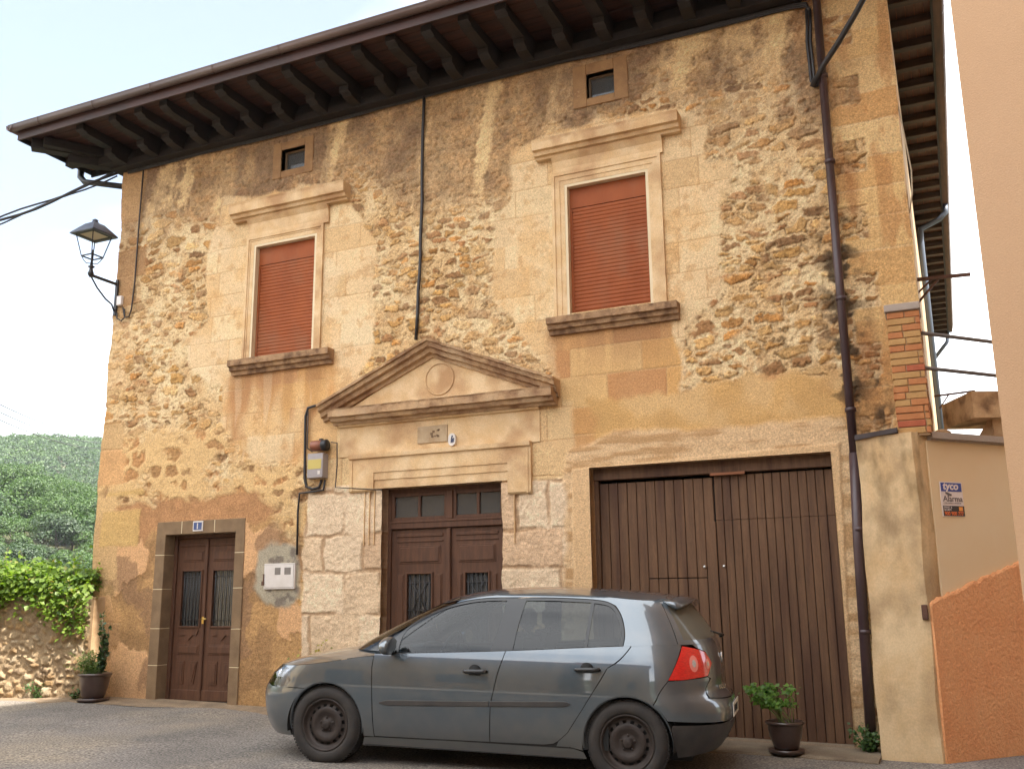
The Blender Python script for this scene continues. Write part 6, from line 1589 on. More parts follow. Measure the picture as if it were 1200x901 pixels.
# ------------------------------------------------------------------ things fixed to the facade
# street lamp
LP = empty('street_lamp', (-10.74, 9.79, 5.55), 'black iron lantern street lamp on a bracket at the left corner of the house', 'street lamp')
q = MB(); q.box(-10.765, -10.715, 9.755, 9.785, 5.46, 6.00, 0.004); q.bar((-10.74, 9.77, 5.93), (-10.74, 9.27, 5.93), 0.028, 0.035)
q.tube([(-10.74, 9.30, 5.91), (-10.74, 9.42, 5.78), (-10.74, 9.58, 5.66), (-10.74, 9.70, 5.61), (-10.74, 9.75, 5.52)], 0.012, 8); q.build('bracket', 'iron_black', LP)
lx, ly = -10.74, 9.29; zb = 6.12
q = MB(); q.lathe([(0.02, 5.90), (0.045, 5.95), (0.03, 5.99), (0.022, 6.03), (0.05, 6.05), (0.022, 6.07), (0.018, 6.12)], (lx, ly, 0), 14); q.build('spigot', 'iron_black', LP)
q = MB(); r0_, r1_ = 0.10, 0.165; zc = 6.52
for (a, b) in ((-1, -1), (1, -1), (1, 1), (-1, 1)):
    q.bar((lx + a * r0_, ly + b * r0_, 6.20), (lx + a * r1_, ly + b * r1_, zc), 0.014, 0.014)
    q.tube([(lx, ly, 6.10), (lx + a * 0.05, ly + b * 0.05, 6.10), (lx + a * 0.075, ly + b * 0.075, 6.14), (lx + a * r0_, ly + b * r0_, 6.20)], 0.006, 6)
for (r, z, t) in ((r0_, 6.20, 0.016), (r1_, zc, 0.02)):
    for (a, b, c_, d_) in ((-1, -1, 1, -1), (1, -1, 1, 1), (1, 1, -1, 1), (-1, 1, -1, -1)): q.bar((lx + a * r, ly + b * r, z), (lx + c_ * r, ly + d_ * r, z), t, t)
q.tube([(lx, ly, 6.12), (lx, ly, 6.30)], 0.016, 8); q.build('cage', 'iron_black', LP)
q = MB(); R0, R1 = 0.225, 0.09; vs = []
for (r, z) in ((R0, 6.515), (R0, 6.530), (0.165, 6.60), (R1, 6.685), (0.04, 6.70)):
    for (a, b) in ((-1, -1), (1, -1), (1, 1), (-1, 1)): vs.append((lx + a * r, ly + b * r, z))
fs = [(4 * i + k, 4 * i + (k + 1) % 4, 4 * i + 4 + (k + 1) % 4, 4 * i + 4 + k) for i in range(4) for k in range(4)] + [(16, 17, 18, 19)]
q.add(vs, fs); q.lathe([(0.05, 6.69), (0.055, 6.71), (0.035, 6.725), (0.045, 6.745), (0.02, 6.765)], (lx, ly, 0), 12)
# underside rim
q.add([(lx + a * r, ly + b * r, 6.514) for r in (R0, 0.14) for (a, b) in ((-1, -1), (1, -1), (1, 1), (-1, 1))], [(k, (k + 1) % 4, 4 + (k + 1) % 4, 4 + k) for k in range(4)])
q.build('lamp_roof', mat('lamp_roof_paint', alb(62, 66, 80), 0.4), LP)
q = MB(); q.box(lx - 0.14, lx + 0.14, ly - 0.14, ly + 0.14, 6.520, 6.525); q.build('reflector', mat('lamp_reflector', alb(220, 205, 175), 0.5), LP)
q = MB(); q.box(-10.70, -10.61, 9.74, 9.79, 5.60, 5.74, 0.006); top('junction_box', q, mat('box_white', alb(236, 230, 224, 0.8), 0.5), (-10.65, 9.79, 5.6), 'small white junction box right of the street lamp bracket', 'junction box')

# meter hatch
mat('box_white', alb(226, 220, 212, 0.8), 0.45, alb(214, 206, 196, 0.8), 6, 4)
Y = 9.76; a, b = AX(311, 662, Y), AX(345, 660, Y); c_, d_ = AZ(311, 689, Y), AZ(311, 661.5, Y)
MH = empty('meter_hatch', (a, 9.78, c_), 'white square meter hatch with two small grey windows set in grey cement', 'meter hatch')
q = MB(); frame_rect(q, a - 0.012, b + 0.012, Y - 0.004, 9.80, c_ - 0.012, d_ + 0.012, 0.014, 0.002); q.build('frame', 'box_white', MH)
q = MB(); q.box(a + 0.005, b - 0.005, Y - 0.008, 9.79, c_ + 0.005, d_ - 0.005, 0.003); DR = q.build('hatch_door', 'box_white', MH)
w = b - a; h = d_ - c_
for (u0, u1) in ((0.35, 0.55), (0.68, 0.90)):
    q = MB(); q.box(a + w * u0, a + w * u1, Y - 0.0095, Y - 0.007, c_ + h * 0.56, c_ + h * 0.86, 0.001); q.build('meter_window', mat('grey_window', alb(140, 134, 128), 0.35), DR)
q = MB(); q.box(a - 0.018, a - 0.006, Y - 0.016, Y + .01, c_ + h * 0.30, c_ + h * 0.60); q.box(a - 0.035, a + 0.0, Y - 0.025, Y - 0.008, c_ + h * 0.12, c_ + h * 0.30, 0.004); q.build('padlock', 'rusty_iron', MH)

# grey fuse box with its yellow label and the round reel above it
Y = 9.70; a, b = AX(361.5, 532, Y), AX(379.5, 531, Y); c_, d_ = AZ(362, 560.5, Y), AZ(362, 532, Y)
FBX = empty('fuse_box', (a, 9.79, c_), 'grey electric box with a faded yellow label below the copper coloured reel', 'electric box')
q = MB(); q.box(a, b, 9.68, 9.80, c_, d_, 0.006); q.build('case', mat('grey_case', alb(188, 180, 178), 0.5, alb(176, 168, 166), 5, 3), FBX)
q = MB(); q.box(a + 0.01, b - 0.02, 9.677, 9.682, c_ + (d_ - c_) * 0.36, c_ + (d_ - c_) * 0.75, 0.001); q.build('yellow_label', mat('faded_yellow', alb(222, 200, 110), 0.6), FBX)
q = MB(); q.box(b - 0.07, b - 0.035, 9.676, 9.682, c_ + 0.04, c_ + 0.085); q.build('small_sticker', 'box_white', FBX)
a2, z2 = AX(376, 522, 9.72), AZ(376, 522, 9.72)
RL = empty('cable_reel_box', (a2, 9.79, z2 - 0.06), 'small copper coloured round box with a dark cap above the grey electric box', 'junction box')
q = MB(); q.lathe([(0.064, -0.10), (0.066, -0.095), (0.066, 0.055)], (a2 - 0.02, 9.715, z2), 20, 'x'); q.build('drum', mat('copper_brown', alb(176, 108, 78), 0.45, alb(132, 76, 56), 6, 4, stretch=(1, 1, 3)), RL)
q = MB(); q.lathe([(0.067, 0.055), (0.070, 0.06), (0.070, 0.115), (0.05, 0.13)], (a2 - 0.02, 9.715, z2), 20, 'x'); q.box(a2 - 0.02, a2 + 0.03, 9.70, 9.74, z2 + 0.055, z2 + 0.085, 0.005); q.build('cap', 'iron_black', RL)

# house number tiles
Y = 9.772; a, b = AX(226.6, 611, Y), AX(238.2, 610, Y); c_, d_ = AZ(227, 622.5, Y), AZ(227, 610.6, Y)
NT = empty('house_number', (a, Y, c_), 'blue enamel house number 1 with a white border above the small door', 'house number')
q = MB(); q.box(a, b, Y - 0.006, Y + 0.02, c_, d_, 0.003); q.build('plate', 'box_white', NT)
q = MB(); q.box(a + 0.016, b - 0.016, Y - 0.008, Y - 0.005, c_ + 0.018, d_ - 0.018); q.build('blue_field', mat('enamel_blue', alb(72, 92, 138, 0.75), 0.3), NT)
q = MB(); text_into(q, '1', 0.105, (a + 0.052, Y - 0.0085, c_ + 0.030), (1, 0, 0), (0, 0, 1), bold=0.002, sx=1.1); q.build('numeral', 'box_white', NT)
Y = 9.755; a, b = AX(525, 520, Y), AX(533.7, 518, Y); c_, d_ = AZ(529, 522.3, Y), AZ(529, 507.6, Y)
NT = empty('enamel_plate', ((a + b) / 2, Y, c_), 'small oval white enamel plate with a worn blue mark beside the carved plaque', 'plate')
q = MB(); q.prism([((a + b) / 2 + (b - a) / 2 * math.cos(t) * (1.0), (c_ + d_) / 2 + (d_ - c_) / 2 * (abs(math.sin(t)) ** 0.8) * (1 if math.sin(t) > 0 else -1)) for t in np.linspace(0, 2 * math.pi, 25)[:-1]], Y, Y + 0.045); q.build('plate', 'box_white', NT)
mx_, mz_ = (a + b) / 2, (c_ + d_) / 2
q = MB(); q.prism([(mx_ - 0.015, mz_ - 0.04), (mx_ + 0.028, mz_ - 0.03), (mx_ + 0.032, mz_ + 0.02), (mx_ + 0.005, mz_ + 0.01), (mx_ + 0.02, mz_ + 0.045), (mx_ + 0.0, mz_ + 0.05), (mx_ - 0.012, mz_)], Y - 0.003, Y + 0.001); q.build('blue_mark', mat('mark_blue', alb(60, 66, 96), 0.4), NT)

# cables on the facade
def cable(name, pts, r, m, lbl, cat='cable', group=None, Y=9.76, raw=False, wob=0.0, n=6):
    P = [Vector(p) if raw else Vector(at(p[0], p[1], p[2] if len(p) > 2 else Y)) for p in pts]
    if wob:
        rr = random.Random(len(name) + len(pts)); Q = [P[0]]
        for i in range(len(P) - 1):
            k = max(2, int((P[i + 1] - P[i]).length / 0.22))
            for j in range(1, k + 1):
                c = P[i].lerp(P[i + 1], j / k); Q.append(c + Vector((rr.uniform(-wob, wob), rr.uniform(-wob, wob) * 0.3, rr.uniform(-wob, wob) * 0.6)))
        P = Q
    q = MB(); q.tube(P, r, n); b = P[-1]
    return top(name, q, m, tuple(b), lbl, cat, group)
cable('facade_cable', [(497, 113), (495, 170), (494, 260), (490.5, 340), (487, 398)], 0.020, 'black_cable', 'black cable hanging down the wall from the eaves to the pediment peak', wob=0.006)
for k, (dz, r) in enumerate(((0, 0.016), (2.2, 0.013), (-2, 0.012))):
    cable('eaves_cable', [(150, 201 + dz), (230, 180 + dz), (310, 161 + dz), (400, 138 + dz), (497, 112 + dz), (600, 86 + dz), (655, 72 + dz), (720, 58 + dz), (800, 40 + dz), (880, 20 + dz), (930, 7 + dz), (944, 6 + dz), (949, 14 + dz)], r, 'black_cable', 'dark cables bundled along the wall just under the eaves', group='cables under the eaves', wob=0.008)
for k, dx in enumerate((0, 4.0)):
    cable('drop_cable', [(949 - dx, 12), (950 - dx, 50), (954 - dx, 95), (958 - dx * 0.5, 101), (963, 92)], 0.018, 'black_cable', 'pair of black cables dropping beside the top of the downpipe', group='cables beside the downpipe', wob=0.004)
cable('service_cable', [(-0.90, 9.68, 6.62), (-0.76, 9.60, 6.80), (-0.60, 9.48, 6.93), (-0.40, 9.30, 7.10), (0.0, 8.95, 7.50), (0.6, 8.3, 8.15)], 0.030, 'black_cable', 'thick black cable rising from the downpipe towards the house on the right', raw=True, n=8)
cable('corner_cable', [(168, 200), (163, 260), (158, 330), (154, 362), (151, 371), (146, 372), (144, 360)], 0.012, 'thin_cable', 'thin brown cable down the left corner stones to the street lamp')
cable('lamp_cable', [(146, 362), (146, 372), (142, 376), (137, 373), (137, 366)], 0.010, 'black_cable', 'short black loop of cable below the street lamp bracket')
cable('box_cable', [(371, 475), (361, 478), (358, 488), (357, 560), (359, 570), (366, 573), (374, 571), (377, 562)], 0.017, 'black_cable', 'thick black cable looping down from the pediment into the grey electric box')
cable('box_cable', [(381, 562), (379, 574), (366, 576), (351, 578), (349, 600), (348, 650)], 0.013, 'black_cable', 'black cable running from the grey electric box down towards the meter hatch')
cable('reel_cable', [(361, 480), (360, 525), (366, 529)], 0.008, 'thin_cable', 'thin cable from the pediment to the copper coloured reel')
cable('reel_cable', [(388, 518, 9.72), (395, 519, 9.72), (395, 545, 9.73), (393, 571, 9.74), (430, 573, 9.75), (448, 574, 9.75)], 0.008, 'thin_cable', 'thin cable from the reel round to the door lintel')
cable('white_cable', [(1052, 122, 9.82), (1060, 160, 9.82), (1068, 200, 9.82), (1069, 225, 9.82), (1066, 250, 9.82)], 0.008, mat('cable_cream', alb(206, 190, 160), 0.6), 'thin pale cable hanging at the right corner of the house', raw=False)
# overhead wires
for k, (dz, rr_) in enumerate(((0.0, 0.020), (0.045, 0.014), (-0.04, 0.012))):
    a = Vector((-10.86, 9.72, 7.68)); P = []
    b = Vector((-16.6, 7.9, 6.15 + dz))
    for i in range(25):
        t = i / 24; P.append(a.lerp(b, t) + Vector((0, 0, -0.22 * 4 * t * (1 - t) + dz * 0.6 + 0.03 * math.sin(t * 22 + k * 2)))) 
    cable('overhead_cable', P, rr_, 'black_cable', 'twisted black cable strung from the left eaves corner across the sky', group='twisted cables at the left eaves', raw=True)
for k, (za, zb_) in enumerate(((5.55, 3.95), (5.25, 3.9), (5.32, 3.75))):
    d0 = np.array([-1.345, 1.0, 0.305 - 0.012 * k]); d1 = np.array([-1.09, 1.0, 0.228 - 0.008 * k]); P = []
    a = CAM + d0 * 24; b = CAM + d1 * 52
    for i in range(15):
        t = i / 14; p = a * (1 - t) + b * t; P.append(Vector((p[0], p[1], p[2] - 0.4 * 4 * t * (1 - t))))
    cable('far_wire', P, 0.022, 'black_cable', 'thin dark power wires sloping down behind the house at the left', group='power wires at the left', raw=True, n=4)

# ------------------------------------------------------------------ stone wall on the left with its creeper
Wp = [(-10.55, 9.62), (-10.9, 9.52), (-11.7, 9.26), (-12.8, 8.90), (-14.2, 8.45)]
SWL = empty('garden_wall', (-11.9, 9.25, gz(-11.9)), 'rough rubble stone garden wall left of the house under a green creeper', 'stone wall')
L = [0.0]
for i in range(len(Wp) - 1): L.append(L[-1] + math.hypot(Wp[i + 1][0] - Wp[i][0], Wp[i + 1][1] - Wp[i][1]))
ns = int(L[-1] / 0.016); hh = 1.34; nz_ = int(hh / 0.016)
S_, ZZ = np.meshgrid(np.linspace(0, L[-1], ns), np.linspace(-0.1, hh, nz_))
n1 = fbm(S_ * 2, ZZ * 2, 4, 121); n3 = fbm(S_ * 9, ZZ * 9, 4, 123); n4 = fbm(S_ * 26, ZZ * 26, 3, 125, .6)
wx = S_ + 0.05 * (fbm(S_ * 6, ZZ * 6, 3, 127) - .5) + 0.03 * (n4 - .5); wz = ZZ + 0.05 * (fbm(S_ * 6, ZZ * 6, 3, 129) - .5) + 0.03 * (n4 - 0.5)
a1, a2_, ai = cells(wx, wz, 0.145, 0.095, 131); r_ = RT[(ai * 3) & 4095]
e = (a2_ - a1) + 0.2 * (n3 - .5) + 0.2 * (n4 - .5) - 0.12 - 0.2 * r_[..., 1]; st = sst(-0.03, 0.10, e)
base_ = np.broadcast_to(np.array(alb(206, 178, 138)), S_.shape + (3,)) * (0.85 + 0.3 * n3)[..., None]
sc_ = np.array([alb(*c) for c in [(214, 188, 148), (196, 162, 118), (224, 202, 166), (186, 160, 126), (206, 170, 120)]])[(r_[..., 2] * 4.99).astype(int)]
col_ = 0.68 * base_ * (1 - st[..., None]) + 0.70 * sc_ * (0.6 + 0.8 * n4)[..., None] * st[..., None]
h_ = 0.016 * n4 + st * (0.014 + 0.026 * r_[..., 4] + 0.045 * (n3 - .5)) + 0.03 * n1
dirn = [((Wp[i + 1][0] - Wp[i][0]) / (L[i + 1] - L[i]), (Wp[i + 1][1] - Wp[i][1]) / (L[i + 1] - L[i])) for i in range(len(Wp) - 1)]
bxs = np.interp(S_, L, [p[0] for p in Wp]); bys = np.interp(S_, L, [p[1] for p in Wp])
nx_, ny_ = 0.34, -0.94
P3 = np.stack([bxs + nx_ * h_, bys + ny_ * h_, ZZ + np.interp(S_, [0, L[-1]], [0.16, 0.20]) + 0.02 * np.sin(S_ * 3) * (ZZ > hh - 0.02)], -1).reshape(-1, 3)
jj, ii = np.meshgrid(np.arange(nz_ - 1), np.arange(ns - 1), indexing='ij'); a = (jj * ns + ii).ravel(); Qd = np.stack([a, a + 1, a + ns + 1, a + ns], -1)
me = bpy.data.meshes.new('masonry'); me.vertices.add(len(P3)); me.vertices.foreach_set('co', (P3 - np.array(root_loc(SWL))).astype(np.float32).ravel())
me.loops.add(len(Qd) * 4); me.loops.foreach_set('vertex_index', Qd.astype(np.int32).ravel()); me.polygons.add(len(Qd)); me.polygons.foreach_set('loop_start', np.arange(0, len(Qd) * 4, 4, dtype=np.int32)); me.polygons.foreach_set('use_smooth', np.ones(len(Qd), bool)); me.update(calc_edges=True)
ca = me.color_attributes.new('stone_colour', 'FLOAT_COLOR', 'POINT'); ca.data.foreach_set('color', np.concatenate([col_.reshape(-1, 3), np.ones((len(P3), 1))], 1).astype(np.float32).ravel())
me.materials.append(MATS['rubble_wall']); o = bpy.data.objects.new('masonry', me); COL.objects.link(o); o.parent = SWL
q = MB()
for i in range(len(Wp) - 1):
    (xa, ya), (xb, yb) = Wp[i], Wp[i + 1]
    vs = [(xa, ya + 0.02, -0.2), (xb, yb + 0.02, -0.2), (xb + 0.12, yb + 0.45, -0.2), (xa + 0.12, ya + 0.45, -0.2)]; vs += [(x, y, hh + 0.15) for x, y, z in vs]
    q.add(vs, [(0, 1, 5, 4), (1, 2, 6, 5), (2, 3, 7, 6), (3, 0, 4, 7), (4, 5, 6, 7)])
q.build('core', 'old_mortar', SWL)

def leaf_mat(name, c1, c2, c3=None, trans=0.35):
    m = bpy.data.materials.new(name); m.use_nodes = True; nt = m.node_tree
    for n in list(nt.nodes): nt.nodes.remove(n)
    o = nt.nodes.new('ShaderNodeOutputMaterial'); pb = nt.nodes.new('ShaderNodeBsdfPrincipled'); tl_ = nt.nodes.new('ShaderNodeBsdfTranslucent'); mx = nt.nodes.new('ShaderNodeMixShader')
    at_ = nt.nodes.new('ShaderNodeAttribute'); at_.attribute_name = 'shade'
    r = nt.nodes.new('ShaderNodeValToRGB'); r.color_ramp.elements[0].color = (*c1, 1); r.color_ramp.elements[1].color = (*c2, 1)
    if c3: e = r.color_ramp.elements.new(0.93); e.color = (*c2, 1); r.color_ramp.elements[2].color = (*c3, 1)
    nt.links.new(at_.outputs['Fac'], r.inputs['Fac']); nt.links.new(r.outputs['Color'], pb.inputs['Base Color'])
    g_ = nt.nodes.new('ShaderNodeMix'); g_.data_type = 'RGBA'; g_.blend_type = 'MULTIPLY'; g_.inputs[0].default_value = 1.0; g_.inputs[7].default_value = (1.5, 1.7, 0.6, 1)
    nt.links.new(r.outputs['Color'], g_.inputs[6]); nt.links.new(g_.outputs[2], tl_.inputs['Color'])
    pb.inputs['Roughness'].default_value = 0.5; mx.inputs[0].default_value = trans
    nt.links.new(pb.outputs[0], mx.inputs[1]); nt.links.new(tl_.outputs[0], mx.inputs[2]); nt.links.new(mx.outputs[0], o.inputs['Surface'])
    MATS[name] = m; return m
def leaf_cloud(name, P, Nn, size, m, parent, seed=0, shape='leaf', loc=None, droop=0.0, shade=None):
    """many small folded leaves at points P with rough facing Nn"""
    rs = np.random.RandomState(seed); n = len(P); P = np.array(P, float); Nn = np.array(Nn, float) + rs.normal(0, 0.55, (n, 3)); Nn /= np.linalg.norm(Nn, axis=1)[:, None]
    A_ = rs.normal(0, 1, (n, 3)); A_[:, 2] -= droop; A_ -= (A_ * Nn).sum(1)[:, None] * Nn; A_ /= np.linalg.norm(A_, axis=1)[:, None]; B_ = np.cross(Nn, A_)
    s = size * rs.uniform(0.6, 1.25, n)[:, None]
    tip = P + A_ * s; side1 = P + A_ * s * 0.42 + B_ * s * 0.42 + Nn * s * 0.10; side2 = P + A_ * s * 0.42 - B_ * s * 0.42 + Nn * s * 0.10; mid = P + A_ * s * 0.45 - Nn * s * 0.03
    V = np.stack([P, side1, tip, side2, mid], 1).reshape(-1, 3)
    k = np.arange(n) * 5; T = np.concatenate([np.stack([k, k + 1, k + 4], 1), np.stack([k + 1, k + 2, k + 4], 1), np.stack([k + 2, k + 3, k + 4], 1), np.stack([k + 3, k, k + 4], 1)])
    off = np.array(loc if loc is not None else (root_loc(parent) if parent is not None else (0, 0, 0)))
    me = bpy.data.meshes.new(name); me.vertices.add(len(V)); me.vertices.foreach_set('co', (V - off).astype(np.float32).ravel())
    me.loops.add(len(T) * 3); me.loops.foreach_set('vertex_index', T.astype(np.int32).ravel()); me.polygons.add(len(T)); me.polygons.foreach_set('loop_start', np.arange(0, len(T) * 3, 3, dtype=np.int32)); me.update(calc_edges=True)
    sh = np.repeat(rs.uniform(0, 1, n) if shade is None else np.clip(np.array(shade) + rs.uniform(-.2, .2, n), 0, 1), 5); at_ = me.attributes.new('shade', 'FLOAT', 'POINT'); at_.data.foreach_set('value', sh.astype(np.float32))
    me.materials.append(MATS[m]); o = bpy.data.objects.new(name, me); COL.objects.link(o)
    if parent is not None: o.parent = parent
    return o
leaf_mat('creeper_leaf', (0.060, 0.115, 0.016), (0.19, 0.27, 0.035), (0.24, 0.16, 0.06), 0.45)
rs = np.random.RandomState(9)
CRP = empty('creeper', (-11.9, 9.35, 1.4), 'bright green creeper spilling over the top of the garden wall', 'creeper')
P = []; Nl = []
while len(P) < 15000:
    s_ = rs.uniform(0, L[-1]); bx_ = np.interp(s_, L, [p[0] for p in Wp]); by_ = np.interp(s_, L, [p[1] for p in Wp])
    topz = 1.66 + 0.30 * vnoise(np.array([s_ * 2.2]), np.array([0.5]), 5)[0] + 0.10 * vnoise(np.array([s_ * 7]), np.array([2.5]), 6)[0] + 0.05 * s_
    hang = 1.56 - 0.50 * math.exp(-(s_ / 0.55) ** 2) - 0.30 * vnoise(np.array([s_ * 3.1]), np.array([1.5]), 7)[0] * (rs.rand() ** 0.5)
    d = rs.uniform(-0.16, 0.75); zc = rs.uniform(0, 1)
    prof_ = math.sin(min(max((d + 0.16) / 0.91, 0), 1) * math.pi) ** 0.5
    if d < 0.02: z = hang + (topz - hang) * zc * 0.8
    else: z = 1.45 + (topz - 1.45) * prof_ * (zc ** 0.35)
    P.append((bx_ + 0.34 * -d + rs.normal(0, 0.02), by_ + 0.94 * d + rs.normal(0, 0.02) - 0.06, z + rs.normal(0, 0.03))); Nl.append((0.1, -0.6, 0.9))
leaf_cloud('leaves', P, Nl, 0.075, 'creeper_leaf', CRP, 3, droop=0.5)
# a few sprigs standing up and hanging down
q = MB(); P = []; Nl = []
for k in range(70):
    s_ = rs.uniform(0, L[-1]); bx_ = np.interp(s_, L, [p[0] for p in Wp]); by_ = np.interp(s_, L, [p[1] for p in Wp])
    if k % 3: a = Vector((bx_ - 0.05, by_ + rs.uniform(0, 0.5), 1.6)); b = a + Vector((rs.normal(0, 0.12), rs.normal(0, 0.1), rs.uniform(0.2, 0.62)))
    else: a = Vector((bx_ + 0.03, by_ - 0.12, 1.50)); b = a + Vector((rs.normal(0, 0.08), -0.03, -rs.uniform(0.15, 0.40)))
    q.tube([a, a.lerp(b, 0.5) + Vector((rs.normal(0, .03), 0, 0.02)), b], [0.004, 0.003, 0.002], 4)
    for j in range(16): c = a.lerp(b, rs.uniform(0.1, 1)); P.append((c.x + rs.normal(0, .025), c.y + rs.normal(0, .025), c.z + rs.normal(0, .02))); Nl.append((0, -0.5, 0.8))
q.build('stems', mat('stem_brown', (0.10, 0.075, 0.04), 0.8), CRP); leaf_cloud('sprig_leaves', P, Nl, 0.06, 'creeper_leaf', CRP, 4)
# weeds at the foot of the wall and of the downpipe, and one behind the bonnet
leaf_mat('weed_leaf', (0.025, 0.060, 0.014), (0.075, 0.14, 0.03), None, 0.3)
def weed(x, y, z, r, h, n, lbl, seed, size=0.035, m='weed_leaf'):
    rs = np.random.RandomState(seed); W = empty('weed', (x, y, z), lbl, 'weed'); q = MB(); P = []; Nl = []
    for k in range(9):
        a = Vector((x, y, z)); b = a + Vector((rs.normal(0, r * .7), rs.normal(0, r * .5), h * rs.uniform(0.4, 1))); q.tube([a, a.lerp(b, 0.5) + Vector((0, 0, h * .1)), b], [0.003, 0.0025, 0.0015], 4)
        for j in range(n // 9): c = a.lerp(b, rs.uniform(0.15, 1)); P.append((c.x + rs.normal(0, r * .18), c.y + rs.normal(0, r * .18), c.z + rs.normal(0, .02))); Nl.append((0, -0.5, 0.8))
    q.build('stems', 'stem_brown', W); leaf_cloud('leaves', P, Nl, size, m, W, seed)
weed(-0.90, 9.62, 0.04, 0.13, 0.26, 420, 'dark green weed tuft at the foot of the black downpipe', 41)
weed(-11.15, 9.36, 0.17, 0.12, 0.24, 200, 'small weed at the middle of the foot of the garden wall', 42)
weed(-10.60, 9.48, 0.17, 0.08, 0.18, 110, 'small weed between the garden wall and the guard stone', 43)
leaf_mat('yellow_leaf', (0.14, 0.15, 0.02), (0.32, 0.26, 0.03), None, 0.3)
weed(AX(358, 775, 9.6), 9.65, 0.12, 0.16, 0.98, 260, 'yellow green shoots against the wall showing above the car bonnet', 44, 0.045, 'yellow_leaf')

# ------------------------------------------------------------------ flower pots
mat('glazed_brown', (0.060, 0.036, 0.028), 0.28, (0.040, 0.022, 0.018), 5, 4, coat=0.4)
def pot(x, y, z, R, H, lbl, cat='flower pot'):
    r = empty('flower_pot', (x, y, z), lbl, cat)
    q = MB(); q.lathe([(R * 0.66, 0.0), (R * 0.92, 0.0), (R * 0.96, 0.018), (R * 0.96, 0.032), (R * 0.60, 0.030)], (x, y, z), 36); q.build('saucer', 'glazed_brown', r)
    q = MB(); q.lathe([(R * 0.62, 0.03), (R * 0.68, 0.06), (R * 0.84, H * 0.5), (R * 0.93, H * 0.86), (R * 0.93, H * 0.90), (R * 1.02, H * 0.91), (R * 1.04, H * 0.96), (R * 1.0, H), (R * 0.90, H), (R * 0.86, H * 0.9), (R * 0.2, H * 0.88)], (x, y, z), 40); q.build('pot', 'glazed_brown', r)
    q = MB(); q.lathe([(0.001, H * 0.90), (R * 0.88, H * 0.885)], (x, y, z), 30, cap=False); q.build('soil', mat('potting_soil', (0.03, 0.022, 0.015), 0.95, bump=0.8, bscale=90) if 'potting_soil' not in MATS else 'potting_soil', r)
    return r
# right pot: parsley-like clump on long pale stems
x, y = -1.56, 9.27; z = 0.052
PR = pot(x, y, z, 0.165, 0.27, 'brown glazed pot of bright green leafy plant before the garage gate')
leaf_mat('geranium_leaf', (0.055, 0.13, 0.02), (0.16, 0.30, 0.05), None, 0.35)
rs = np.random.RandomState(31); q = MB(); P = []; Nl = []
for k in range(15):
    a = Vector((x + rs.normal(0, 0.04), y + rs.normal(0, 0.04), z + 0.25)); b = Vector((x - 0.09 + rs.normal(0, 0.125), y + rs.normal(0, 0.08), z + 0.40 + rs.uniform(0, 0.15)))
    q.tube([a, a.lerp(b, 0.5) + Vector((rs.normal(0, .015), 0, 0.02)), b], [0.005, 0.004, 0.003], 5)
    for j in range(42):
        c = b + Vector((rs.normal(0, 0.034), rs.normal(0, 0.034), rs.normal(0, 0.022))); P.append(c[:]); Nl.append((0.1, -0.6, 0.9))
q.build('stems', mat('green_stem', (0.16, 0.20, 0.06), 0.6), PR); leaf_cloud('leaves', P, Nl, 0.042, 'geranium_leaf', PR, 32)
# left pot: fine fern and a taller dark shrub
x, y = -10.24, 9.46; z = gz(-10.24) + 0.035
PL = pot(x, y, z, 0.205, 0.34, 'large brown glazed pot with a fern and a tall dark shrub by the guard stone')
leaf_mat('fern_leaf', (0.05, 0.10, 0.018), (0.14, 0.20, 0.04), None, 0.4); leaf_mat('dark_leaf', (0.018, 0.040, 0.014), (0.06, 0.10, 0.03), None, 0.2)
q = MB(); P = []; Nl = []
for k in range(46):
    a = Vector((x - 0.04, y, z + 0.30)); b = a + Vector((rs.normal(0, 0.12), rs.normal(0, 0.10), rs.uniform(0.10, 0.33)))
    for j in range(44): t = rs.uniform(0.2, 1); c = a.lerp(b, t); P.append((c.x + rs.normal(0, .014), c.y + rs.normal(0, .014), c.z + rs.normal(0, .012) + 0.04 * t * (1 - t))); Nl.append((0, -0.5, 0.8))
    q.tube([a, a.lerp(b, 0.5) + Vector((0, 0, 0.02)), b], [0.003, 0.002, 0.001], 4)
q.build('fern_stems', 'green_stem', PL); leaf_cloud('fern_fronds', P, Nl, 0.022, 'fern_leaf', PL, 33)
q = MB(); P = []; Nl = []
for k in range(7):
    a = Vector((x + 0.10, y - 0.02, z + 0.30)); b = a + Vector((rs.uniform(-0.02, 0.14), rs.normal(0, 0.05), [0.78, 0.70, 0.55, 0.42, 0.60, 0.35, 0.48][k]))
    m_ = a.lerp(b, 0.5) + Vector((0.02, 0, 0)); q.tube([a, m_, b], [0.006, 0.005, 0.003], 5)
    for j in range(46): t = rs.uniform(0.15, 1); c = a.lerp(m_, t * 2) if t < .5 else m_.lerp(b, t * 2 - 1); P.append((c.x + rs.normal(0, .012), c.y + rs.normal(0, .012), c.z)); Nl.append((rs.normal(0, .6), -0.3, 0.6))
q.build('shrub_stems', 'stem_brown', PL); leaf_cloud('shrub_leaves', P, Nl, 0.060, 'dark_leaf', PL, 34, droop=-0.3)
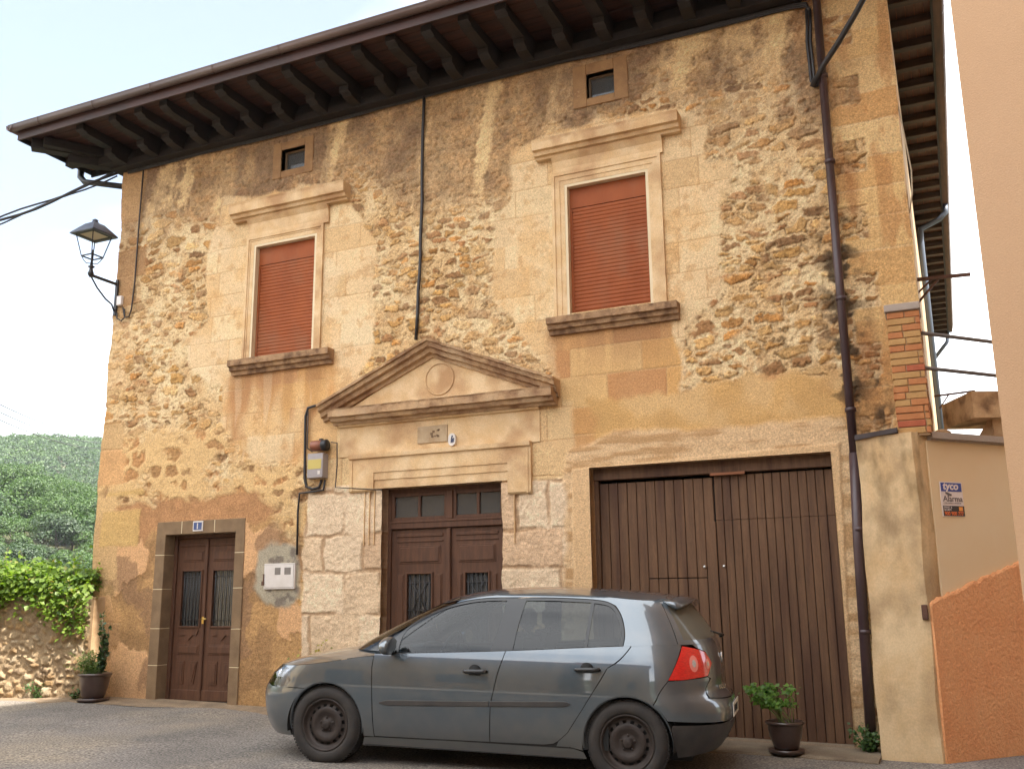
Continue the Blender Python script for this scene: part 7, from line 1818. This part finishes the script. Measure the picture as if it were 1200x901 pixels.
# ------------------------------------------------------------------ wooded hills
leaf_mat('oak_leaf', (0.020, 0.052, 0.010), (0.075, 0.130, 0.026), None, 0.25)
leaf_mat('pine_leaf', (0.018, 0.040, 0.014), (0.045, 0.075, 0.025), None, 0.2)
mat('bark', (0.07, 0.055, 0.04), 0.9)
def crown_points(rs, R, H, n, lobes):
    P = []; Nl = []
    cs_ = [(rs.normal(0, R * .38), rs.normal(0, R * .38), H * rs.uniform(0.42, 0.82), R * rs.uniform(0.38, 0.62)) for _ in range(lobes)]
    for _ in range(n):
        c = cs_[rs.randint(lobes)]; d = rs.normal(0, 1, 3); d /= np.linalg.norm(d); d[2] = abs(d[2]) if rs.rand() < 0.75 else d[2]
        r = c[3] * rs.uniform(0.72, 1.05); P.append((c[0] + d[0] * r, c[1] + d[1] * r, c[2] + d[2] * r * 0.8)); Nl.append(d + np.array([0, 0, 0.4]))
    return P, Nl
def make_tree(seed, m, R, H):
    rs = np.random.RandomState(seed); t = empty('tree', (0, 0, 0)); q = MB(); q.tube([(0, 0, -0.5), (0.1, 0, H * 0.35), (0, 0.1, H * 0.6)], [0.22, 0.16, 0.08], 7)
    for k in range(5): q.tube([(0.05, 0, H * 0.35), (rs.normal(0, R * .4), rs.normal(0, R * .4), H * 0.65)], [0.10, 0.04], 5)
    q.build('trunk', 'bark', t, local=True); P, Nl = crown_points(rs, R, H, 3600, 11); leaf_cloud('crown', P, Nl, 0.26, m, t, seed + 1, loc=(0, 0, 0)); return t
protos = [make_tree(201, 'oak_leaf', 3.4, 6.5), make_tree(205, 'oak_leaf', 2.8, 5.6), make_tree(209, 'pine_leaf', 3.0, 6.2), make_tree(213, 'oak_leaf', 2.2, 4.6)]
LBL = ['rounded mid green tree on the near wooded slope at the left', 'smaller mid green tree on the near wooded slope at the left', 'dark green tree on the near wooded slope at the left', 'low green bushy tree on the near wooded slope at the left']
rs = np.random.RandomState(77); used = set(); cnt = 0; spots = []
while cnt < 150:
    a = math.radians(rs.uniform(43.0, 56.5)); r = rs.uniform(86, 196)
    x, y = -r * math.sin(a), r * math.cos(a)
    if any((x - p[0]) ** 2 + (y - p[1]) ** 2 < 8.5 for p in spots): cnt += 0.02; continue
    spots.append((x, y)); k = rs.randint(4); z = terrain_z(x, y) - 0.3; pr = protos[k]
    if k not in used: root = pr; used.add(k)
    else:
        root = pr.copy(); COL.objects.link(root)
        for ch in pr.children: c = ch.copy(); COL.objects.link(c); c.parent = root
    root.location = (x, y, z); root.rotation_euler = (0, 0, rs.uniform(0, 6.28)); s = rs.uniform(0.7, 1.15); root.scale = (s, s, s * rs.uniform(0.85, 1.1))
    tag(root, LBL[k], 'tree', 'trees on the near wooded slope'); cnt += 1
# the far slopes: closed canopy
P = []; Nl = []; SH = []; rs = np.random.RandomState(88)
for (n, r0_, r1_, R, k, a0, a1) in ((1500, 150, 330, 2.4, 100, 41, 58), (5200, 330, 640, 3.2, 55, 40, 59)):
    for _ in range(n):
        a = math.radians(rs.uniform(a0, a1)); r = rs.uniform(r0_, r1_); x, y = -r * math.sin(a), r * math.cos(a); z = terrain_z(x, y); Rr = R * rs.uniform(0.5, 1.5); shd = rs.uniform(0.1, 0.9)
        for _ in range(k):
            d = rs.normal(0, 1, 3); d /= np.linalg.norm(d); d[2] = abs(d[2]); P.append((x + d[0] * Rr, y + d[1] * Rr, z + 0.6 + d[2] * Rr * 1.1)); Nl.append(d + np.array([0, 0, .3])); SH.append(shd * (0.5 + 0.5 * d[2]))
Pn = np.array(P); SH = np.array(SH)
ra = np.hypot(Pn[:, 0], Pn[:, 1]) < 330
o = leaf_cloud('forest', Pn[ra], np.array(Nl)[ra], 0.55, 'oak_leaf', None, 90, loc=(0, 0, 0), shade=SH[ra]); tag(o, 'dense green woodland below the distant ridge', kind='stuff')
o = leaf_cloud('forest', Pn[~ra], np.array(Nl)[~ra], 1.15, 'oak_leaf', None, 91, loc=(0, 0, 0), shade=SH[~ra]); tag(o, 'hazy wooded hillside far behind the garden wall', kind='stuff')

# ------------------------------------------------------------------ air
hz = MB(); hz.box(-760, 60, -40, 700, -45, 190)
m = bpy.data.materials.new('haze'); m.use_nodes = True; nt = m.node_tree
for n in list(nt.nodes): nt.nodes.remove(n)
o = nt.nodes.new('ShaderNodeOutputMaterial'); v = nt.nodes.new('ShaderNodeVolumePrincipled')
v.inputs['Color'].default_value = (0.90, 0.94, 1.0, 1); v.inputs['Density'].default_value = 0.00020; v.inputs['Anisotropy'].default_value = 0.3
nt.links.new(v.outputs[0], o.inputs['Volume'])
o = hz.build('haze', m); tag(o, 'thin bluish air over the valley', kind='stuff')
